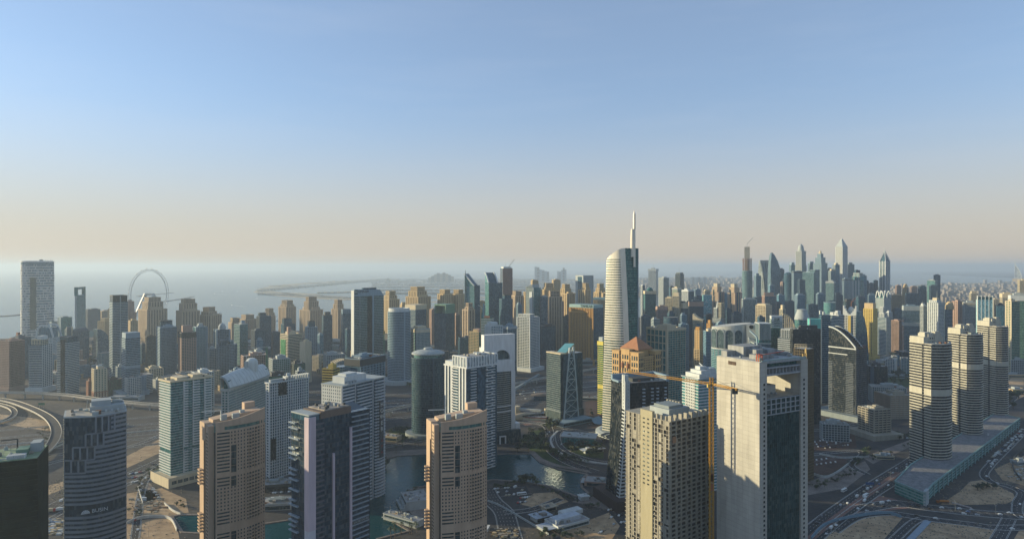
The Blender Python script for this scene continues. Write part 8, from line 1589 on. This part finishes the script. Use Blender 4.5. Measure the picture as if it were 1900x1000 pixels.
for k in range(4):parked((1118+5*k,935+13*k),(1150+5*k,928+13*k),7,'parked on the bare lot before the dark podium','cars on the bare lot',1.0,.5)
for k in range(2):parked((960,925+8*k),(985,922+8*k),6,'parked on the lane by the white pavilion','cars by the white pavilion',1.0,.7)
for k in range(3):parked((240,880+8*k),(262,876+8*k),5,'parked on the dusty ground behind the bowed tower','cars on the dusty ground',1.0,.6)
for k in range(3):parked((500,915+12*k),(540,912+12*k),8,'parked on the deck by the arcade building','cars on the arcade deck',1.2,.6)
parked((1040,824),(1070,828),8,'parked in front of the blue glass pavilion','cars at the glass pavilion',1.3,.9);parked((385,915),(480,930),14,'parked on the dark deck behind the tan tower','cars on the dark deck',1.2,.5);parked((250,690),(285,716),20,'parked in the street behind the blue-grey office','cars in the back street',.6,.7);parked((1110,990),(1120,985),4,'parked on the bare ground by the concrete shell','cars on the bare ground',1.0,1)
for (px,py,a0,lb) in [(1606,921,.7,'white bus waiting at the boulevard crossing'),(1566,911,.7,'white bus on the boulevard near the pale plaza'),(968,918,.3,'white bus parked on the lakeside lot'),(905,983,1.4,'dark-shaded bus beside the tan tower')]:
 o=bpy.data.objects.new('bus',BUS);COL.objects.link(o);o.location=gp(px,py)+Vector((0,0,.2));o.rotation_euler.z=a0;tag(o,lb,'bus',None)
 g=MB().box(-5.3,5.3,-1.34,1.34,1.5,2.4).build('window_band',glassm(G.black),o)
c=gp(88,950);o=thing('truck','cream lorry with a red cab parked by the diagonal road','truck',(c.x,c.y,.1),.45);MB().box(-6,5,-1.3,1.3,1,3.8).build('cargo_box',wallm((.5,.42,.28)),o);MB().box(-8.6,-6.2,-1.2,1.2,.4,3).build('cab',wallm((.40,.03,.03)),o);MB().box(-8,4.5,-1.1,1.1,.1,.95).build('chassis',wallm(W.dgrey),o)
c=gp(112,947);o=thing('truck','white lorry with a red nose following the cream one','truck',(c.x,c.y,.1),.45);MB().box(-4,5,-1.3,1.3,1,3.6).build('cargo_box',wallm(W.white),o);MB().box(-6.5,-4.2,-1.2,1.2,.4,3).build('cab',wallm((.40,.03,.03)),o);MB().box(-6,4.5,-1.1,1.1,.1,.95).build('chassis',wallm(W.dgrey),o)
c=gp(1750,933);o=thing('truck','orange tanker lorry at the junction below the podium','truck',(c.x,c.y,.2),-.1);m=MB();m.lathe([(.1,-5),(1.3,-4.8),(1.3,4.8),(.1,5)],12);t_=m.build('tank',wallm((.40,.15,.03)),o);t_.rotation_euler=(0,R_(90),0);t_.location=(1,0,2.3);MB().box(-7.2,-4.6,-1.2,1.2,.4,2.9).build('cab',wallm((.30,.10,.03)),o);MB().box(-7,6,-1,1,.2,.95).build('chassis',wallm(W.dgrey),o)
m=MB()
for k in range(16):p=gp(1768+k*2.2,933+k*.62);m.box(p.x-.9,p.x+.9,p.y-.4,p.y+.4,0,1.0)
tag(m.build('traffic_barrier',wallm((.5,.42,.40))),'row of red and white water barriers closing a lane','barrier')
# heaps of building material
def heap(poly,n,label,cols,name='debris'):
 m={};
 for k in range(n):
  x=rnd.uniform(*poly[0]);y=rnd.uniform(*poly[1]);p=gp(x,y);s=rnd.uniform(.4,2.2);m.setdefault(k%len(cols),MB()).box(p.x-s,p.x+s*rnd.uniform(.5,2),p.y-s*.5,p.y+s*.6,0,rnd.uniform(.4,2.0))
 for k,q in m.items():struct(q.build(name,wallm(cols[k])),'stuff')
heap([(78,121),(962,992)],160,'',[W.white,W.sand,(.16,.24,.36),W.conc]);heap([(910,960),(982,998)],90,'',[W.sand,W.conc,(.2,.15,.1)]);heap([(240,310),(925,950)],60,'',[W.conc,(.3,.2,.13)]);heap([(1885,1900),(850,890)],40,'',[W.white,W.conc])
# street lamps along the main roads
lp=thing('street_lamp','lamp','street lamp',(0,0,-400));m=MB();m.lathe([(.14,0),(.08,10)],6);m.build('pole',wallm(W.grey),lp);m=MB();m.path([(0,-2.2,10.4),(0,0,10),(0,2.2,10.4)],.12);m.box(-.2,.2,-2.8,-1.9,10.35,10.5);m.box(-.2,.2,1.9,2.8,10.35,10.5);m.build('lamp_head',wallm(W.lgrey),lp)
for r_,off,lb in ((rA,9,'boulevard'),(rC,0,'wide cross road'),(RD[0][0],13.5,'highway median'),(RD[6][0],9,'diagonal road'),(RD[9][0],12,'near shore street')):
 for c,t in along(r_,38):
  if c.y<630 or c.y>1500 or abs(c.x)>c.y*.8:continue
  o=copy_tree(lp);o.location=c+Vector((t.y,-t.x,0))*off;o.rotation_euler.z=math.atan2(t.y,t.x);o['label']='slim grey two-armed street lamp along the '+lb;o['group']='street lamps of the '+lb
for ch in list(lp.children):bpy.data.objects.remove(ch)
bpy.data.objects.remove(lp)
# green construction crane far behind
c=gp(495,745);o=thing('tower_crane','thin green and white tower crane behind the arched white roof','crane',(c.x,c.y,0));d=c.y;zj=zt(643,d);m=MB();lattice(m,(0,0,0),(0,0,zj),2.6,5,.5);m.build('mast_lattice',wallm((.05,.20,.13)),o);m=MB();lattice(m,(-32,4,zj-3),(6,-1,zj),1.4,3,.35);m.build('jib_lattice',wallm(W.lgrey),o);MB().box(3,7,-2,1,zj-4,zj).build('counterweight',wallm(W.lgrey),o)
c=gp(713,700);o=thing('tower_crane','thin green tower crane mast beside the tall green twin slab','crane',(c.x,c.y,0));zj=zt(620,c.y);m=MB();lattice(m,(0,0,0),(0,0,zj),3,5,.6);m.build('mast_lattice',wallm((.05,.22,.15)),o);MB().box(-2,2,-2,2,zj,zj+8).build('tower_head',wallm((.3,.25,.1)),o)
c=gp(948,620);o=thing('tower_crane','distant tower crane leaning over the half-built tower','crane',(c.x,c.y,0));zj=zt(496,c.y);m=MB();lattice(m,(0,0,0),(0,0,zj),4,8,.9);m.build('mast_lattice',wallm(W.terra),o);m=MB();lattice(m,(-10,0,zj),(14,0,zj+32),2.5,5,.6);m.build('jib_lattice',wallm(W.conc),o)
# ------------------------------------------------------------------ boats and breakwaters
hull=MB();hull.prism([(-9,-2),(5,-2.2),(10,0),(5,2.2),(-9,2)],0,2.2);wk=wallm((.7,.72,.72),var=.3)
for i,(px,py,a0,L,lb) in enumerate([(398,545,2.4,260,'white speedboat with the longest wake, off the beach'),(413,540,1.2,80,'small white boat farther out beside the speedboat'),(430,566,2.3,200,'white boat curving back toward the beige towers'),(440,541,.4,180,'white boat heading for the crescent island'),(408,580,.9,90,'small boat just beyond the beige towers'),(477,554,1.6,30,'sailing boat below the crescent tip'),(515,595,.2,60,'boat between the two beige towers'),(612,556,0,40,'boat close to the breakwater'),(564,570,1,30,'tiny boat beside the chamfered beige tower')]):
 c=gp(px,py,-1.5);o=thing('boat',lb,'boat',c,a0,'boats on the sea');hull.build('hull',wk,o);MB().box(-4,2,-1.3,1.3,2.2,4).build('cabin',wk,o);m=MB();m.poly([(-9,1.6,.12),(-9,-1.6,.12),(-9-L,-11,.12),(-9-L*1.1,0,.12),(-9-L,11,.12)]);m.build('wake_foam',wallm((.42,.5,.52),var=.5,scale=.05),o)
BW=wallm((.10,.10,.10))
for px,lb in (([(255,550),(320,543)],'thin dark breakwater far out behind the wheel'),([(300,560),(330,556),(358,550.5)],'dark rock breakwater curving out from behind the wheel'),([(-20,588),(20,586),(52,582)],'dark sandy jetty at the edge of the view beside the slotted tower')):
 p=smooth(gpl(px,-1.5));m=MB();wallstrip(m,p,0,26 if py else 20,0,3.5);tag(m.build('breakwater',BW),lb,'breakwater')
m=MB()
# ------------------------------------------------------------------ clutter on the nearer roofs, lot markings, road furniture
rn=random.Random(404);CL=[wallm(c,var=.3) for c in (W.lgrey,W.white,W.grey,(.33,.31,.27),(.20,.19,.18))];RST=wallm((.24,.12,.07),var=.4)
for o in [q for q in list(bpy.data.objects) if q.name.split('.')[0] in ('roof_deck','terrace_deck') and q.parent]:
 rt=o.parent;D=rt.location.y
 if rt.parent or D>1320 or D<300 or any(c.name.startswith('sloping_roof') for c in rt.children):continue
 vs_=[v.co for v in o.data.vertices];x0,x1=min(v.x for v in vs_),max(v.x for v in vs_);y0,y1=min(v.y for v in vs_),max(v.y for v in vs_);zt_=max(v.z for v in vs_)
 if rt.get('category')=='bridge' or zt_<3:continue
 ar=(x1-x0)*(y1-y0);n=int(min(20 if D<800 else 11 if D<1050 else 6,ar/18))
 for k in range(n):
  x=x0+(x1-x0)*rn.uniform(.08,.92);y=y0+(y1-y0)*rn.uniform(.08,.92);t=rn.random();m=MB();mt=rn.choice(CL)
  if t<.45:s=rn.uniform(.8,1.7);m.box(x-s,x+s,y-s*.7,y+s*.7,zt_+.35,zt_+.5+s*1.1);m.lathe([(s*.45,zt_+.5+s*1.1),(s*.45,zt_+.8+s*1.1)],8,x,y);nm='cooling_unit'
  elif t<.68:L=rn.uniform(3,9);h=rn.uniform(.4,.8);(m.beam((x-L/2,y,zt_+.7),(x+L/2,y,zt_+.7),h) if rn.random()<.5 else m.beam((x,y-L/2,zt_+.7),(x,y+L/2,zt_+.7),h));nm='duct'
  elif t<.80:m.lathe([(1.1,zt_),(1.1,zt_+2.2),(.3,zt_+2.6)],10,x,y);nm='water_tank'
  elif t<.90:m.beam((x,y,zt_),(x,y,zt_+rn.uniform(3,7)),.16);nm='antenna'
  else:s=rn.uniform(1.4,2.6);m.box(x-s,x+s,y-s,y+s,zt_,zt_+2.6);m.box(x-s-.15,x+s+.15,y-s-.15,y+s+.15,zt_+2.6,zt_+2.85);nm='stair_head'
  m.build(nm,RST if rn.random()<.08 else mt,rt)
# painted bays of the car parks
m=MB()
for (a,b,n,ang) in [((1500,823),(1575,806),40,1.2),((1506,831),(1581,818),40,1.2),((1500,858),(1552,849),26,1.2),((915,907),(972,903),22,1.0),((925,921),(984,915),22,1.0),((1092,770),(1126,764),20,1.0),((1094,782),(1128,776),20,1.0),((385,915),(480,930),34,1.2)]:
 A,B=gp(*a),gp(*b);t=Vector((math.cos(ang),math.sin(ang),0));u=(B-A).normalized()*.09
 for k in range(n+1):p=A.lerp(B,k/n);m.quad(*[(q.x,q.y,.045) for q in (p-u-t*2.6,p+u-t*2.6,p+u+t*2.6,p-u+t*2.6)])
struct(m.build('road_marking',MARK))
# scrub, stones and spoil on the open ground
m=MB();m2=MB()
for k in range(2600):
 px,py=rn.choice([(rn.uniform(235,345),rn.uniform(800,1000)),(rn.uniform(1510,1680),rn.uniform(950,1000)),(rn.uniform(1690,1850),rn.uniform(968,1000)),(rn.uniform(1745,1885),rn.uniform(893,936)),(rn.uniform(1845,1900),rn.uniform(845,900)),(rn.uniform(0,120),rn.uniform(765,800)),(rn.uniform(960,1150),rn.uniform(905,1000)),(rn.uniform(60,121),rn.uniform(890,930)),(rn.uniform(700,1000),rn.uniform(770,800))])
 p=gp(px,py);s=rn.uniform(.25,1.0);q=m if rn.random()<.6 else m2;q.lathe([(s,0),(s*.8,s*.45),(s*.2,s*.7)],5,p.x,p.y)
struct(m.build('rubble',wallm((.26,.22,.17),var=.4,scale=.02)),'stuff');struct(m2.build('dry_scrub',leafm((.05,.055,.03))),'stuff')
for px,py,w_,h,lb in [(77,757,12,4,'green direction sign board beside the loop ramp'),(1614,908,10,3,'small blue sign board over the boulevard')]:
 c=gp(px,py);o=thing('road_sign',lb,'sign',(c.x,c.y,0));MB().box(-w_/2,w_/2,-.2,.2,6,6+h).build('sign_panel',wallm((.01,.16,.09) if px<500 else (.03,.09,.22)),o)
 for s in (-1,1):MB().box(s*w_*.35-.2,s*w_*.35+.2,.2,.5,0,6+h).build('post',wallm(W.grey),o)
HAZE=0.72e-4
# ------------------------------------------------------------------ haze over city and sea
hz=bpy.data.materials.new('haze_air');hz.use_nodes=True
for nd in list(hz.node_tree.nodes):
 if nd.type=='BSDF_PRINCIPLED':hz.node_tree.nodes.remove(nd)
pv=hz.node_tree.nodes.new('ShaderNodeVolumePrincipled');pv.inputs['Color'].default_value=(.53,.67,.82,1)
pv.inputs['Density'].default_value=HAZE;pv.inputs['Anisotropy'].default_value=0.25
hz.node_tree.links.new(pv.outputs[0],hz.node_tree.nodes['Material Output'].inputs['Volume'])
m=MB();m.box(-61000,71000,-900,61000,-3.0,400.0);o=m.build('haze',hz);o['kind']='stuff'
